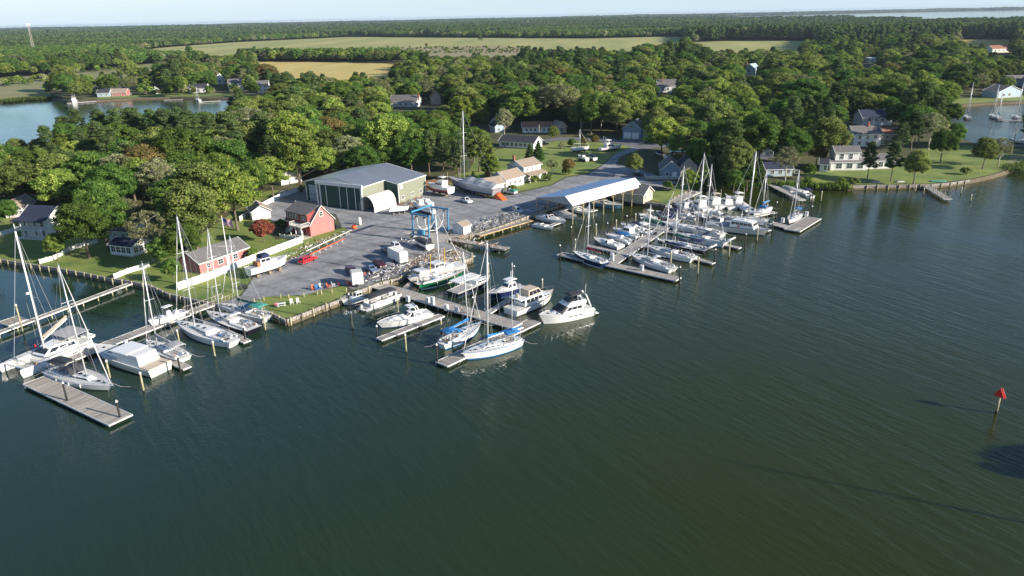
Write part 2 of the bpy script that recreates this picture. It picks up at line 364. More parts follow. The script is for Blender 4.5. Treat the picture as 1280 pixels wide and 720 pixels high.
# ================================================================== water and land
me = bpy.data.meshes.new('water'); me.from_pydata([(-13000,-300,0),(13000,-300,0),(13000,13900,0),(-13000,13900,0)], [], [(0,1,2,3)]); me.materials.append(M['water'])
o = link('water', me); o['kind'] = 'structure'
def PX(lst, z=LZ): return [G(x, y, z).xy for x, y in lst]
coast = PX([(0,324),(37,330),(71,335),(105,341),(139,348),(163,351.5),(190,357),(211,367),(237,373),(264,379),(300,385),(340,391),(358,400),(372,394.5),(386,389),(401,383),(421,376),(432,369.5),(455,361),(472,354),
            (497,348),(507,341),(530,337),(562,329),(588,323),(590,318),(557,303),(559,297),(596,292),(628,282),(655,272),(672,266),(715,252),(755,240),(769,247),(800,252),(834,256),(840,248),(866,236),
            (873,232),(905,231),(937,231),(960,228),(975,230),(1000,231),(1040,232.5),(1060,233),(1080,232),(1120,231.5),(1160,231),(1185,229),(1212,225),(1240,219),(1256,214),(1270,209),(1300,203),(1345,206)])
right_harbour = PX([(1330,186),(1290,184),(1250,181),(1215,178),(1200,172),(1192,160),(1186,146),(1184,132),(1230,129),(1290,126),(1340,122)])
left_creek = PX([(-60,128),(0,127),(30,124),(62,122.5),(85,126),(120,125.5),(165,123),(212,121.5),(260,122),(300,122),(322,126),(318,134),(300,146),(240,158),(170,168),(120,178),(80,186),(50,190),(20,193),(0,196),(-60,204)])
bay = [(1420,5000),(1600,4000),(1720,3600),(1600,3100),(1380,2600),(1450,2400),(1700,2320),(2600,2320),(13000,2000)]
offl = [(-165,150),(-150,175)]; offr = [(300,330),(420,300)]
outline = [Vector((-600,205))] + [Vector((-170,168))] + coast + [Vector((330,318)), Vector((600,300)), Vector((640,520))] + right_harbour[::-1][:0]
# right harbour notch: in along its near shore, out along the far one
outline += right_harbour + [Vector((900,560)), Vector((13000,1200))]
outline += [Vector(p) for p in reversed(bay)] + [Vector((1800,6600)), Vector((2500,9000)), Vector((5200,10500)), Vector((7000,9700)), Vector((9000,10600)), Vector((11000,9300)), Vector((13000,9600)), Vector((13000,13900)), Vector((-13000,13900)), Vector((-13000,1500)), Vector((-900,470))]
outline += left_creek + [Vector((-600,300))]
land = sheet('ground', outline, LZ, M['land'])
# bank face round the land
mb = MB(); n = len(outline)
for i in range(n):
    a, b2 = outline[i], outline[(i+1) % n]; d = (b2-a).normalized(); nr = Vector((d.y, -d.x))*.5
    mb.add([(a.x,a.y,LZ),(b2.x,b2.y,LZ),(b2.x+nr.x,b2.y+nr.y,-.4),(a.x+nr.x,a.y+nr.y,-.4)], [(0,1,2,3)])
ob = mb.build('shore_bank', M['mud']); ob['kind'] = 'structure'
# point of land with trees, just outside the frame on the right (its trees throw the shadows on the water)
PT = [Vector(p) for p in ((93,58),(104,57),(118,52),(138,50),(138,82),(122,84),(108,80),(97,74),(91,66))]
sheet('point_of_land', PT, LZ, M['grass'])
mb = MB()
for i in range(len(PT)):
    a, b2 = PT[i], PT[(i+1) % len(PT)]; c = (b2-a).normalized(); nr = Vector((c.y,-c.x))*.8
    mb.add([(a.x,a.y,LZ),(b2.x,b2.y,LZ),(b2.x+nr.x,b2.y+nr.y,-.4),(a.x+nr.x,a.y+nr.y,-.4)], [(0,1,2,3)])
ob = mb.build('point_bank', M['mud']); ob['kind'] = 'structure'

# ground covers, each a sheet 4 mm above the one below
SHEETS = []
def cover(name, m, lst, lev=1, z=None, world=False):
    pts = [Vector(p) for p in lst] if world else PX(lst)
    SHEETS.append((name, pts)); return sheet(name, pts, LZ+.03*lev, m)
yard = [(272,381),(300,384.5),(313,379),(333,371),(380,369),(430,356),(440,362),(456,359.5),(471,352.5),(496,346),(506,340),(530,336),(561,328),(586,322),(588,319),(558,304),(561,298),(596,290.5),(628,280.5),(655,270.5),(672,264.5),(715,250),(740,243),(772,236),(792,228),(812,232),(835,236),(845,228),
        (800,212),(770,205),(775,196),(800,186),(795,182),(770,192),(752,208),(735,218),(708,222),(690,232),(655,240),(640,244),(612,247),(560,232),(528,240),(500,240),(400,236),(352,238),(335,250),(318,262),(318,272),(338,274),(345,282),(372,268),(389,262),(420,268),(427,283),(440,290),(400,311),(386,316),(338,333),(318,345),(310,358),(302,370)]
cover('yard_gravel', M['asph'], yard, 2)
cover('lawn', M['grass'], [(-70,318),(0,323),(71,334),(139,347),(163,350),(211,366),(264,377.5),(300,383.5),(340,389.5),(357,398),(385,387.5),(420,374),(432,368),(436,356),(380,368),(333,370),(313,378),(300,384),(272,380),(300,368),(308,358),(316,344),(336,332),(385,315),(440,289),(432,280),(345,300),(330,285),(345,282),(338,274),(318,274),(300,262),(335,248),(352,236),(330,240),(240,300),(180,310),(160,290),(80,290),(0,270),(-70,260)], 1)
cover('lawn', M['grass'], [(585,215),(600,190),(625,186),(700,175),(745,178),(800,182),(797,190),(768,193),(750,207),(733,217),(706,221),(688,231),(640,241),(600,240),(560,230),(570,218)], 1)
cover('lawn', M['grass'], [(836,240),(846,229),(880,222),(890,226),(872,231),(865,235),(841,248),(835,255),(815,250),(806,236)], 1)
cover('lawn', M['grass'], [(1000,229),(1040,231),(1080,230.5),(1160,229.5),(1212,223.5),(1240,217.5),(1270,207.5),(1330,202),(1330,190),(1205,182),(1150,186),(1120,205),(1010,214)], 1)
cover('lawn', M['grass'], [(1184,124),(1290,119),(1340,117),(1340,121),(1290,125),(1230,128),(1185,131)], 1)
cover('lawn', M['grass'], [(120,124.5),(165,122),(212,120.5),(300,120.5),(320,118),(240,116),(130,119)], 1)
cover('road_surface', M['road'], [(800,182),(830,178),(900,188),(960,196),(960,201),(900,194),(830,184),(800,187)], 3)
cover('road_surface', M['road'], [(640,178),(700,172),(760,172),(800,182),(800,186),(760,177),(700,176),(640,182)], 3)
cover('concrete_apron', M['conc'], [(503,291),(548,276),(562,297),(557,303),(540,304)], 3)
cover('gravel_drive', M['road'], [(776,174),(806,176),(806,181),(772,179)], 4)
cover('dirt_bank', M['rust'], [(522,238),(530,226),(562,220),(566,228),(540,236)], 3)
# far fields
cover('far_field', M['field'], [(150,66),(205,59.5),(257,55.5),(300,52.5),(440,46),(560,47),(740,48),(850,45.5),(858,50),(858,66),(760,72),(700,76),(600,82),(560,82),(520,80),(518,73.5),(330,71.5),(318,74),(255,74),(190,71),(150,67)], 1)
cover('far_field', M['field'], [(858,54),(905,51),(1020,51),(1024,68),(960,74),(900,74),(862,72)], 1)
cover('far_field', M['brownf'], [(460,60.5),(620,57),(662,60),(664,76),(620,82),(560,83),(515,79.5),(512,66)], 2)
cover('gold_field', M['gold'], [(318,77),(400,77.5),(514,80),(516,92),(500,104),(430,112),(360,110),(322,98)], 2)
cover('gold_field', M['gold'], [(1195,49),(1262,49.5),(1266,66),(1195,66)], 2)
cover('marsh_field', M['marsh'], [(-60,100),(0,98),(90,92),(150,85),(190,79),(245,84),(200,98),(150,104),(80,112),(66,116),(62,121),(30,123),(0,126),(-60,127)], 1)
cover('marsh_bank', M['marsh'], [(1256,213),(1270,208),(1300,202),(1345,205),(1345,190),(1265,188)], 2)
# ================================================================== tree models (real leaves on lumpy limbs)
ICO = None
def ico():
    global ICO
    if ICO is None:
        bm = bmesh.new(); bmesh.ops.create_icosphere(bm, subdivisions=1, radius=1)
        ICO = (np.array([v.co[:] for v in bm.verts]), np.array([[v.index for v in f.verts] for f in bm.faces])); bm.free()
    return ICO
def crown_mesh(name, seed, H, blobs, nleaf, ls, m, core=.72, flat=.8):
    """blobs: (x,y,z,r) in metres; leaf cards lie over every blob, a rough core fills it"""
    rs = np.random.RandomState(seed); B = np.array(blobs); nb = len(B)
    iv, ic = ico(); V = []; Fq = []; T = []
    wts = B[:,3]**2; wts /= wts.sum(); pick = rs.choice(nb, nleaf, p=wts)
    d = rs.normal(size=(nleaf,3)); d[:,2] = np.where(d[:,2] < -.3, -d[:,2]*.6, d[:,2]); d /= np.linalg.norm(d, axis=1)[:,None]
    rr = rs.uniform(.72, 1.18, nleaf)
    c = B[pick,:3] + d*(B[pick,3]*rr)[:,None]*np.array([1,1,flat])
    nrm = d + rs.normal(size=(nleaf,3))*.55; nrm /= np.linalg.norm(nrm, axis=1)[:,None]
    a = np.cross(nrm, rs.normal(size=(nleaf,3))); a /= np.linalg.norm(a, axis=1)[:,None]; b_ = np.cross(nrm, a)
    s = (ls*rs.uniform(.55, 1.25, nleaf))[:,None]
    q = np.stack([c - a*s, c - b_*s*.7 + nrm*s*.18, c + a*s, c + b_*s*.7 + nrm*s*.18], 1).reshape(-1,3)
    verts = [q]; nq = nleaf
    off = nq*4; tris = []
    for k in range(nb):
        jit = 1 + rs.normal(size=(len(iv),1))*.14
        verts.append(iv*jit*B[k,3]*core*np.array([1,1,flat]) + B[k,:3]); tris.append(ic + off); off += len(iv)
    verts = np.concatenate(verts); tris = np.concatenate(tris)
    me = bpy.data.meshes.new(name)
    me.vertices.add(len(verts)); me.vertices.foreach_set('co', verts.astype(np.float32).ravel())
    nl = nq*4 + len(tris)*3; me.loops.add(nl)
    me.loops.foreach_set('vertex_index', np.concatenate([np.arange(nq*4), tris.ravel()]).astype(np.int32))
    npoly = nq + len(tris); me.polygons.add(npoly)
    ls_ = np.concatenate([np.arange(nq)*4, nq*4 + np.arange(len(tris))*3]).astype(np.int32)
    me.polygons.foreach_set('loop_start', ls_)
    at = me.attributes.new('leafv', 'FLOAT', 'FACE')
    at.data.foreach_set('value', np.concatenate([rs.uniform(0,1,nq), np.full(len(tris), .25)]).astype(np.float32))
    me.materials.append(m); me.update(calc_edges=True); me.validate()
    return me
def broad_blobs(rs, H, R, base, n, rb, squash=1.0, lean=0.0):
    """dome: clumps of unequal size over an irregular ellipsoid"""
    out = []; cz = (H+base)/2; hz_ = (H-base)/2*squash
    lob = [(rs.uniform(0, 2*PI), rs.uniform(.75, 1.12)) for _ in range(5)]
    for i in range(n):
        z = 1 - 1.55*(i+.5)/n; t = i*2.399963 + rs.uniform(-.4,.4); rad_ = math.sqrt(max(0, 1-z*z))
        k = 1.0 + .16*math.sin(t*2+lob[0][0]) + .13*math.sin(t*3+lob[1][0]+z*2)
        k *= rs.uniform(.78, 1.02)
        r = rb*rs.uniform(.62, 1.25)
        out.append((R*.84*k*rad_*math.cos(t)+lean*z, R*.84*k*rad_*math.sin(t), cz+hz_*.86*z*rs.uniform(.85,1.05), r))
    for i in range(max(3, n//6)):
        out.append((rs.uniform(-.35,.35)*R, rs.uniform(-.35,.35)*R, cz+rs.uniform(-.4,.4)*hz_, rb*1.5))
    return out
def pine_blobs(rs, H, R, base, n, rb):
    out = []
    for i in range(n):
        f = (i+.5)/n; z = base + (H-base)*f; r = R*(1-.72*f**1.6)*rs.uniform(.45,1.0); t = i*2.399963+rs.uniform(-.5,.5)
        out.append((r*math.cos(t), r*math.sin(t), z, rb*rs.uniform(.6,1.15)))
    out.append((0, 0, H-rb*.5, rb*.8))
    return out
def cone_blobs(rs, H, R, n, rb):
    out = []
    for i in range(n):
        f = (i+.5)/n; z = .4 + (H-.6)*f; r = R*(1-f)**.8*.8; t = i*2.399963
        out.append((r*math.cos(t), r*math.sin(t), z, rb*(1.1-.75*f)*rs.uniform(.8,1.2)))
    return out
def trunk_mesh(name, seed, H, base, r0, nl, R, m, bare=0):
    rs = np.random.RandomState(seed); mb = MB(); mb.smooth = True; n = 7
    top = H*.86; rings = []; pts = []
    for k in range(6):
        f = k/5; p = Vector((rs.normal()*.12*k*.4, rs.normal()*.12*k*.4, -.3+(top+.3)*f)); pts.append(p)
        r = r0*(1.35 if k == 0 else 1-.86*f)
        rings.append([p + Vector((r*math.cos(2*PI*i/n), r*math.sin(2*PI*i/n), 0)) for i in range(n)])
    mb.loft(rings, True, False, True)
    for i in range(nl):
        f = rs.uniform(.0, .9); z = base*.85 + (top-base*.85)*f; t = i*2.4 + rs.uniform(-.4,.4)
        j = min(4, int(z/top*5)); p0 = Vector((pts[j].x, pts[j].y, z)); l = R*rs.uniform(.55,.9)*(1-.35*f)
        p1 = p0 + Vector((math.cos(t)*l*.5, math.sin(t)*l*.5, l*.32)); p2 = p0 + Vector((math.cos(t)*l, math.sin(t)*l, l*.55))
        rb = r0*.42*(1-.5*f); mb.bar(p0, p1, rb, rb*.62, 5, False); mb.bar(p1, p2, rb*.62, rb*.2, 5, False)
        for q in range(2+bare):
            t2 = t + rs.uniform(-1,1); mb.bar(p1.lerp(p2, rs.uniform(0,.8)), p2 + Vector((math.cos(t2)*l*.3, math.sin(t2)*l*.3, l*rs.uniform(.05,.4))), rb*.34, rb*.1, 4, False)
    return mb.mesh(name, m)
TREES = {}     # kind -> list of (crown, trunk, height, radius)
def proto(kind, seed, H, R, base, style, n, rb, nleaf, ls, leaf, bark='bark', core=.72, nl=7, r0=.3, flat=.8, bare=0):
    rs = np.random.RandomState(seed)
    if style == 'b': bl = broad_blobs(rs, H, R, base, n, rb)
    elif style == 'p': bl = pine_blobs(rs, H, R, base, n, rb)
    else: bl = cone_blobs(rs, H, R, n, rb)
    TREES.setdefault(kind, []).append((crown_mesh(kind+'_crown', seed, H, bl, nleaf, ls, MATS[leaf], core, flat), trunk_mesh(kind+'_trunk', seed, H, base, r0, nl, R, M[bark], bare), H, R))
for s_ in (1, 2, 3):
    proto('oak_tree', s_, 15, 5.6, 3.0, 'b', 58, 1.45, 13000, .215, 'leaf_oak')
for s_ in (4, 5):
    proto('light_green_tree', s_, 15, 5.2, 2.6, 'b', 64, 1.25, 13000, .205, 'leaf_light', core=.62)
    proto('olive_tree', s_+4, 14, 5.4, 2.2, 'b', 60, 1.30, 12500, .205, 'leaf_olive', core=.62)
for s_ in (12, 13, 14):
    proto('pine_tree', s_, 20, 4.6, 7.0, 'p', 46, 1.45, 12500, .195, 'leaf_pine', core=.66, nl=12, r0=.30, flat=.62)
for s_ in (21, 22):
    proto('cedar_tree', s_, 9, 2.4, .6, 'c', 44, .95, 5200, .22, 'leaf_cedar', core=.75, nl=0, r0=.18)
    proto('wispy_tree', s_+4, 16, 6.0, 4.0, 'b', 44, 1.05, 7000, .20, 'leaf_grey', 'barkp', core=.22, nl=11, r0=.36, bare=3)
proto('red_tree', 31, 7, 3.8, 1.2, 'b', 46, .95, 5200, .22, 'leaf_red', core=.6, r0=.16)
proto('rust_tree', 32, 12, 4.8, 2.4, 'b', 50, 1.25, 10000, .21, 'leaf_rust', core=.6)
proto('bush', 41, 2.6, 1.9, .1, 'b', 18, .62, 1500, .17, 'leaf_olive', core=.8, nl=3, r0=.06)
proto('bush', 42, 2.6, 1.9, .1, 'b', 18, .62, 1500, .17, 'leaf_light', core=.8, nl=3, r0=.06)
NT = 0; PLACED = []; CLEAR = []
def tree(kind, x, y, h, label, group=None, wide=1.0, cat='tree', v=None, z=LZ):
    global NT
    ps = TREES[kind]; cm, tm, H, R = ps[(NT if v is None else v) % len(ps)]; NT += 1
    s = h/H; t = thing(kind, label, cat, (x, y, z), (NT*2.4) % 6.28, group); t.scale = (s*wide, s*wide, s)
    link('trunk', tm, t); link('crown', cm, t); PLACED.append((x, y, R*s*wide, h)); return t
def tpx(kind, px, py, h, label, **k):
    """px, py: middle of the crown in the photograph"""
    p = G(px, py, LZ + h*(.62 if kind not in ('cedar_tree','bush','red_tree') else .5)); return tree(kind, p.x, p.y, h, label, **k)
# ================================================================== buildings
WC = {}
def window(parent, side, s, z, ww, hh, W, D, frame='white', name='window', muntin=True):
    key = (round(ww,2), round(hh,2), frame, muntin)
    if key not in WC:
        f = MB(); t = .11
        f.box((0,-.03,hh/2+t/2), (ww+2*t,.10,t)); f.box((0,-.05,-hh/2-t/2), (ww+2*t+.1,.14,t))
        for q in (-1,1): f.box((q*(ww/2+t/2),-.03,0), (t,.10,hh))
        if muntin: f.box((0,-.035,0), (ww,.05,.06)); f.box((0,-.036,0), (.05,.05,hh))
        p = MB(); p.box((0,-.005,0), (ww,.03,hh))
        WC[key] = (f.mesh('window_frame', M[frame]), p.mesh('window_pane', M['glassl']))
    fm, pm = WC[key]
    loc, rz = {'f': ((s,0,z),0), 'r': ((W,s,z),PI/2), 'l': ((0,s,z),-PI/2), 'b': ((s,D,z),PI)}[side]
    o = link(name, fm, parent, loc, rz); link('pane', pm, o); return o
def gable(parent, W, D, wh, rise, axis, wm, rm, ov=.45, z0=0.0, trim='white', off=(0,0), nameroof='roof', namewall='wall', hip=False):
    ox, oy = off; mb = MB(); P = []
    if axis == 'x':
        mb.add([(ox,oy,z0),(ox+W,oy,z0),(ox+W,oy+D,z0),(ox,oy+D,z0),(ox,oy,z0+wh),(ox+W,oy,z0+wh),(ox+W,oy+D,z0+wh),(ox,oy+D,z0+wh),(ox,oy+D/2,z0+wh+rise),(ox+W,oy+D/2,z0+wh+rise)],
               [(0,1,5,4),(2,3,7,6),(1,2,6,9,5),(3,0,4,8,7)])
    else:
        mb.add([(ox,oy,z0),(ox+W,oy,z0),(ox+W,oy+D,z0),(ox,oy+D,z0),(ox,oy,z0+wh),(ox+W,oy,z0+wh),(ox+W,oy+D,z0+wh),(ox,oy+D,z0+wh),(ox+W/2,oy,z0+wh+rise),(ox+W/2,oy+D,z0+wh+rise)],
               [(0,1,5,8,4),(2,3,7,9,6),(1,2,6,5),(3,0,4,7)])
    wall = mb.build(namewall, M[wm], parent)
    rf = MB(); th = .16
    def slab(p):   # p: four corners, eave, eave, ridge, ridge
        vs = [Vector(q) for q in p]; rf.add(vs + [v+Vector((0,0,th)) for v in vs], [(0,3,2,1),(4,5,6,7),(0,1,5,4),(1,2,6,5),(2,3,7,6),(3,0,4,7)])
    if axis == 'x':
        k = rise/(D/2)*ov; zr = z0+wh+rise+.02; ze = z0+wh-k+.02
        slab([(ox-ov,oy-ov,ze),(ox+W+ov,oy-ov,ze),(ox+W+ov,oy+D/2,zr),(ox-ov,oy+D/2,zr)])
        slab([(ox+W+ov,oy+D+ov,ze),(ox-ov,oy+D+ov,ze),(ox-ov,oy+D/2,zr),(ox+W+ov,oy+D/2,zr)])
    else:
        k = rise/(W/2)*ov; zr = z0+wh+rise+.02; ze = z0+wh-k+.02
        slab([(ox-ov,oy+D+ov,ze),(ox-ov,oy-ov,ze),(ox+W/2,oy-ov,zr),(ox+W/2,oy+D+ov,zr)])
        slab([(ox+W+ov,oy-ov,ze),(ox+W+ov,oy+D+ov,ze),(ox+W/2,oy+D+ov,zr),(ox+W/2,oy-ov,zr)])
    roof = rf.build(nameroof, M[rm], parent)
    if trim:   # barge boards and fascia
        t = MB(); h = .22
        if axis == 'x':
            for x in (ox-ov-.03, ox+W+ov+.03):
                for s in (0,1):
                    a = Vector((x, oy-ov if s == 0 else oy+D+ov, ze+.02)); c = Vector((x, oy+D/2, zr+.02)); e = Vector((0,0,h))
                    f = Vector((.05,0,0)); t.add([a-f,c-f,c-f+e,a-f+e,a+f,c+f,c+f+e,a+f+e], [(0,1,2,3),(7,6,5,4),(0,4,5,1),(3,2,6,7),(0,3,7,4),(1,5,6,2)])
            for y in (oy-ov-.03, oy+D+ov+.03): t.box((ox+W/2,y,ze+.08), (W+2*ov,.06,h))
        else:
            for y in (oy-ov-.03, oy+D+ov+.03):
                for s in (0,1):
                    a = Vector((ox-ov if s == 0 else ox+W+ov, y, ze+.02)); c = Vector((ox+W/2, y, zr+.02)); e = Vector((0,0,h))
                    f = Vector((0,.05,0)); t.add([a-f,c-f,c-f+e,a-f+e,a+f,c+f,c+f+e,a+f+e], [(0,1,2,3),(7,6,5,4),(0,4,5,1),(3,2,6,7),(0,3,7,4),(1,5,6,2)])
            for x in (ox-ov-.03, ox+W+ov+.03): t.box((x,oy+D/2,ze+.08), (.06,D+2*ov,h))
        t.build('trim', M[trim], parent)
    return wall, roof
HOUSES = []
def place2(A, B, z=LZ):
    a, b_ = G(*A, z), G(*B, z); d = b_-a; return a, math.atan2(d.y, d.x), d.length
def register(t, W, D, x0=0, y0=0, vis=None):
    m = Matrix.Translation(t.location) @ Matrix.Rotation(t.rotation_euler[2], 4, 'Z')
    c = [(m @ Vector((x, y, 0))).xy for x, y in ((x0-1,y0-1),(W+1,y0-1),(W+1,D+1),(x0-1,D+1))]
    HOUSES.append(c)
def house(label, A, B, D, wh, rise, axis, wm, rm, wins=(), cat='house', chim=None, name='house', doors=(), group=None, trim='white', clear=True, rz=None, W=None):
    a, r, w0 = place2(A, B); W = W or w0; r = r if rz is None else rad(rz)
    t = thing(name, label, cat, a, r, group)
    wall, roof = gable(t, W, D, wh, rise, axis, wm, rm, trim=trim)
    f = MB(); f.box((W/2,D/2,.0), (W+.1,D+.1,.5)); f.build('foundation', M['conc'], t)
    for q in wins: window(t, *q, W, D)
    for (side, s, dw, dh) in doors:
        loc, rr = {'f': ((s,0,dh/2+.25),0), 'r': ((W,s,dh/2+.25),PI/2), 'l': ((0,s,dh/2+.25),-PI/2)}[side]
        d = MB(); d.box((0,-.03,0), (dw,.08,dh)); 
        if dw > 2: 
            for k in range(4): d.box((0,-.08,-dh/2+dh*(k+.5)/4), (dw-.2,.04,dh/4-.12))
        else: d.box((0,-.08,.3), (dw*.6,.04,dh*.5))
        do = d.build('door', M['white'] if wm != 'swhite' else M['sblue'], t, loc=loc, rz=rr)
        hb = MB(); hb.ball((dw*.38,-.13,0), .06, u=5, v=4); hb.build('handle', M['black'], do)
    if chim:
        c = MB(); c.box((chim[0],chim[1],wh+rise*.6+.6), (.8,.8,rise+1.6)); c.box((chim[0],chim[1],wh+rise*.6+.6+rise/2+.85), (1.0,1.0,.12)); c.build('chimney', M['brick'], roof)
    register(t, W, D)
    if clear: CLEAR.append(clearbox(t, W, D, wh+rise))
    return t, W, D
def clearbox(t, W, D, H, x0=0, y0=0):
    m = Matrix.Translation(t.location) @ Matrix.Rotation(t.rotation_euler[2], 4, 'Z')
    ps = [PR(m @ Vector((x, y, z))) for x in (x0, W) for y in (y0, D) for z in (0, H)]
    c = m @ Vector((W/2, D/2, 0))
    return (min(p[0] for p in ps), min(p[1] for p in ps), max(p[0] for p in ps), max(p[1] for p in ps), c.xy.length)
def row(side, z, n, s0, s1, ww, hh): return [(side, s0+(s1-s0)*(i+.5)/n, z, ww, hh) for i in range(n)]

# --- the big green boat shed
corner = G(499, 255, LZ)                       # front right corner of the rear block
t = thing('boat_shed', 'large olive and dark green metal boat shed with grey roof behind the white arched shelter', 'boat shed', corner, rad(-28))
# local: x along the front (negative to the left), y back. One gable roof over an L: door block v -12, left bay v -8, right block v 0
XL, XD, XR, YD, YL, DB, WH, RISE = -33.0, -24.3, -5.4, -12.2, -8.0, 16.0, 6.7, 3.0; XM = XL/2
def zr(x): return WH + RISE*(1-abs(x-XM)/(-XM))
def slab(mbx, p, th=.22): mbx.add([Vector(q) for q in p]+[Vector(q)+Vector((0,0,th)) for q in p], [(0,3,2,1),(4,5,6,7),(0,1,5,4),(1,2,6,5),(2,3,7,6),(3,0,4,7)])
def wallq(a, b_, name, m, za=None, zb=None):
    mb = MB(); za = zr(a[0]) if za is None else za; zb = zr(b_[0]) if zb is None else zb
    mb.add([(a[0],a[1],0),(b_[0],b_[1],0),(b_[0],b_[1],zb),(a[0],a[1],za)], [(0,1,2,3)]); return mb.build(name, M[m], t)
wallq((0,0),(0,DB),'long_wall','olive'); wallq((XR,YD),(XR,0),'return_wall','olive'); wallq((XR,0),(0,0),'recessed_gable_wall','dkgreen')
wallq((XD,YD),(XR,YD),'door_gable_wall','dkgreen', 7.4, 7.4); wallq((XL,YL),(XD,YL),'left_bay_wall','dkgreen'); wallq((XD,YL),(XD,YD),'left_return_wall','dkgreen'); wallq((XL,DB),(XL,YL),'rear_side_wall','olive')
mb = MB(); mb.add([(0,DB,0),(XL,DB,0),(XL,DB,WH),(XM,DB,WH+RISE),(0,DB,WH)], [(0,1,2,3,4)]); mb.build('rear_gable_wall', M['olive'], t)
mb = MB()
for i in range(32): mb.box((.03,(i+.5)*DB/32,WH/2), (.05,.07,WH))
for i in range(24): mb.box((XR+.03,YD+(i+.5)*-YD/24,3.6), (.05,.07,7.2))
mb.build('cladding_ribs', M['olive'], t)['kind'] = 'stuff'
e = .35
mb = MB(); slab(mb, [(e,0-e,zr(0)-.06),(e,DB+e,zr(0)-.06),(XM,DB+e,zr(XM)),(XM,0-e,zr(XM))]); mb.build('roof', M['alum_rf'], t)
mb = MB(); slab(mb, [(XR+e,YD,zr(XR)-.06),(XR+e,-e,zr(XR)-.06),(XM,-e,zr(XM)),(XM,YD,zr(XM))]); mb.build('roof', M['alum_rf'], t)
mb = MB(); slab(mb, [(XL-e,DB+e,zr(XL)-.06),(XL-e,YL-e,zr(XL)-.06),(XM-.003,YL-e,zr(XM)),(XM-.003,DB+e,zr(XM))]); mb.build('roof', M['shedroof_sky'], t)
mb = MB(); slab(mb, [(XD,YL-e,zr(XD)),(XD,YD,zr(XD)),(XM-.003,YD,zr(XM)),(XM-.003,YL-e,zr(XM))]); mb.build('roof', M['shedroof_sky'], t)
mb = MB()
for i in range(1,26):
    x = XM+(0-XM)*.0; y = -e+i*(DB+2*e)/26; mb.bar((.2,y,zr(0)+.17),(XM+.1,y,zr(XM)+.22),.035,n=4,caps=False)
for i in range(1,20): y = YD+i*(-YD-e)/20; mb.bar((XR+.2,y,zr(XR)+.17),(XM+.1,y,zr(XM)+.22),.035,n=4,caps=False)
mb.build('roof_ribs', M['alum_rf'], t)['kind'] = 'stuff'
mb = MB(); mb.box(((XD+XR)/2,YD-.2,7.9), (XR-XD+.8,.5,1.1)); mb.build('door_header', M['alum_rf2'], t)
mb = MB(); mb.add([(XD,YD+.01,7.4),(XR,YD+.01,7.4),(XR,YD+.01,zr(XR)),(XM,YD+.01,zr(XM)),(XD,YD+.01,zr(XD))], [(0,1,2,3,4)]); mb.build('upper_gable', M['alum_rf2'], t)
for x in (XD+.1, XD+1.4, XR-.1): mb = MB(); mb.box((x,YD-.12,3.7), (.42,.5,7.3)); mb.build('door_post', M['alum_rf2'], t)
dxs = [XD+1.7, XD+4.2, XD+9.9, XD+13.0, XD+16.3, XR-.3]
for i in range(5):
    d = MB(); d.box(((dxs[i]+dxs[i+1])/2, YD-.10-.07*(i % 2), 3.65), (dxs[i+1]-dxs[i]-.1,.08,7.1))
    for k in range(int((dxs[i+1]-dxs[i])/.5)): d.box((dxs[i]+.3+k*.5, YD-.16-.07*(i % 2), 3.6), (.06,.05,6.9))
    do = d.build('sliding_door', M['dkgreen'], t)
    q = MB(); q.box((dxs[i+1]-.12,YD-.3,3.65), (.2,.10,7.2)); q.build('door_edge', M['alum_rf2'], do)
d = MB(); dw = 6.2; d.box((XL+1.4+dw/2,YL-.12,2.9), (dw,.14,5.6))
for k in range(8): d.box((XL+1.4+dw/2,YL-.21,.42+k*.69), (dw-.1,.05,.6))
do = d.build('roller_door', M['sblue2'], t)
for k in range(4): q = MB(); q.box((XL+2.4+k*1.3,YL-.25,2.5), (.65,.04,.3)); q.build('pane', M['glass'], do)
mb = MB(); mb.box((e+.02,DB/2,WH+.02), (.10,DB+2*e,.3)); mb.bar((e,-e,WH+.05), (XR,-e,zr(XR)+.1), .15, n=4); mb.bar((XR+e,YD,zr(XR)+.05),(XR+e,-e,zr(XR)+.05),.14,n=4)
mb.bar((e,DB+e,WH+.05), (XM,DB+e,zr(XM)+.12), .15, n=4); mb.bar((XM,DB+e,zr(XM)+.12), (XL-e,DB+e,WH+.05), .15, n=4); mb.bar((XL-e,DB+e,WH),(XL-e,YL-e,WH),.14,n=4); mb.bar((XL-e,YL-e,WH),(XD,YL-e,zr(XD)),.15,n=4)
mb.box((0.02,0,WH/2), (.26,.26,WH)); mb.box((.02,DB,WH/2), (.26,.26,WH)); mb.box((XL,YL,WH/2),(.3,.3,WH)); mb.build('trim', M['white'], t)
for s in (2.2, 8.0, 13.0): window(t, 'r', s, 1.8, 1.5, 1.1, 0, DB)
sg = MB(); sg.box((.08,1.7,5.5), (.06,1.6,1.1)); sg.build('blank_sign', M['white'], t)
HOUSES.append([(t.matrix_basis @ Vector(c)).xy for c in ((XL-2,YD-2,0),(2,YD-2,0),(2,DB+2,0),(XL-2,DB+2,0))]); CLEAR.append(clearbox(t, 0, DB, 10, XL, YD))
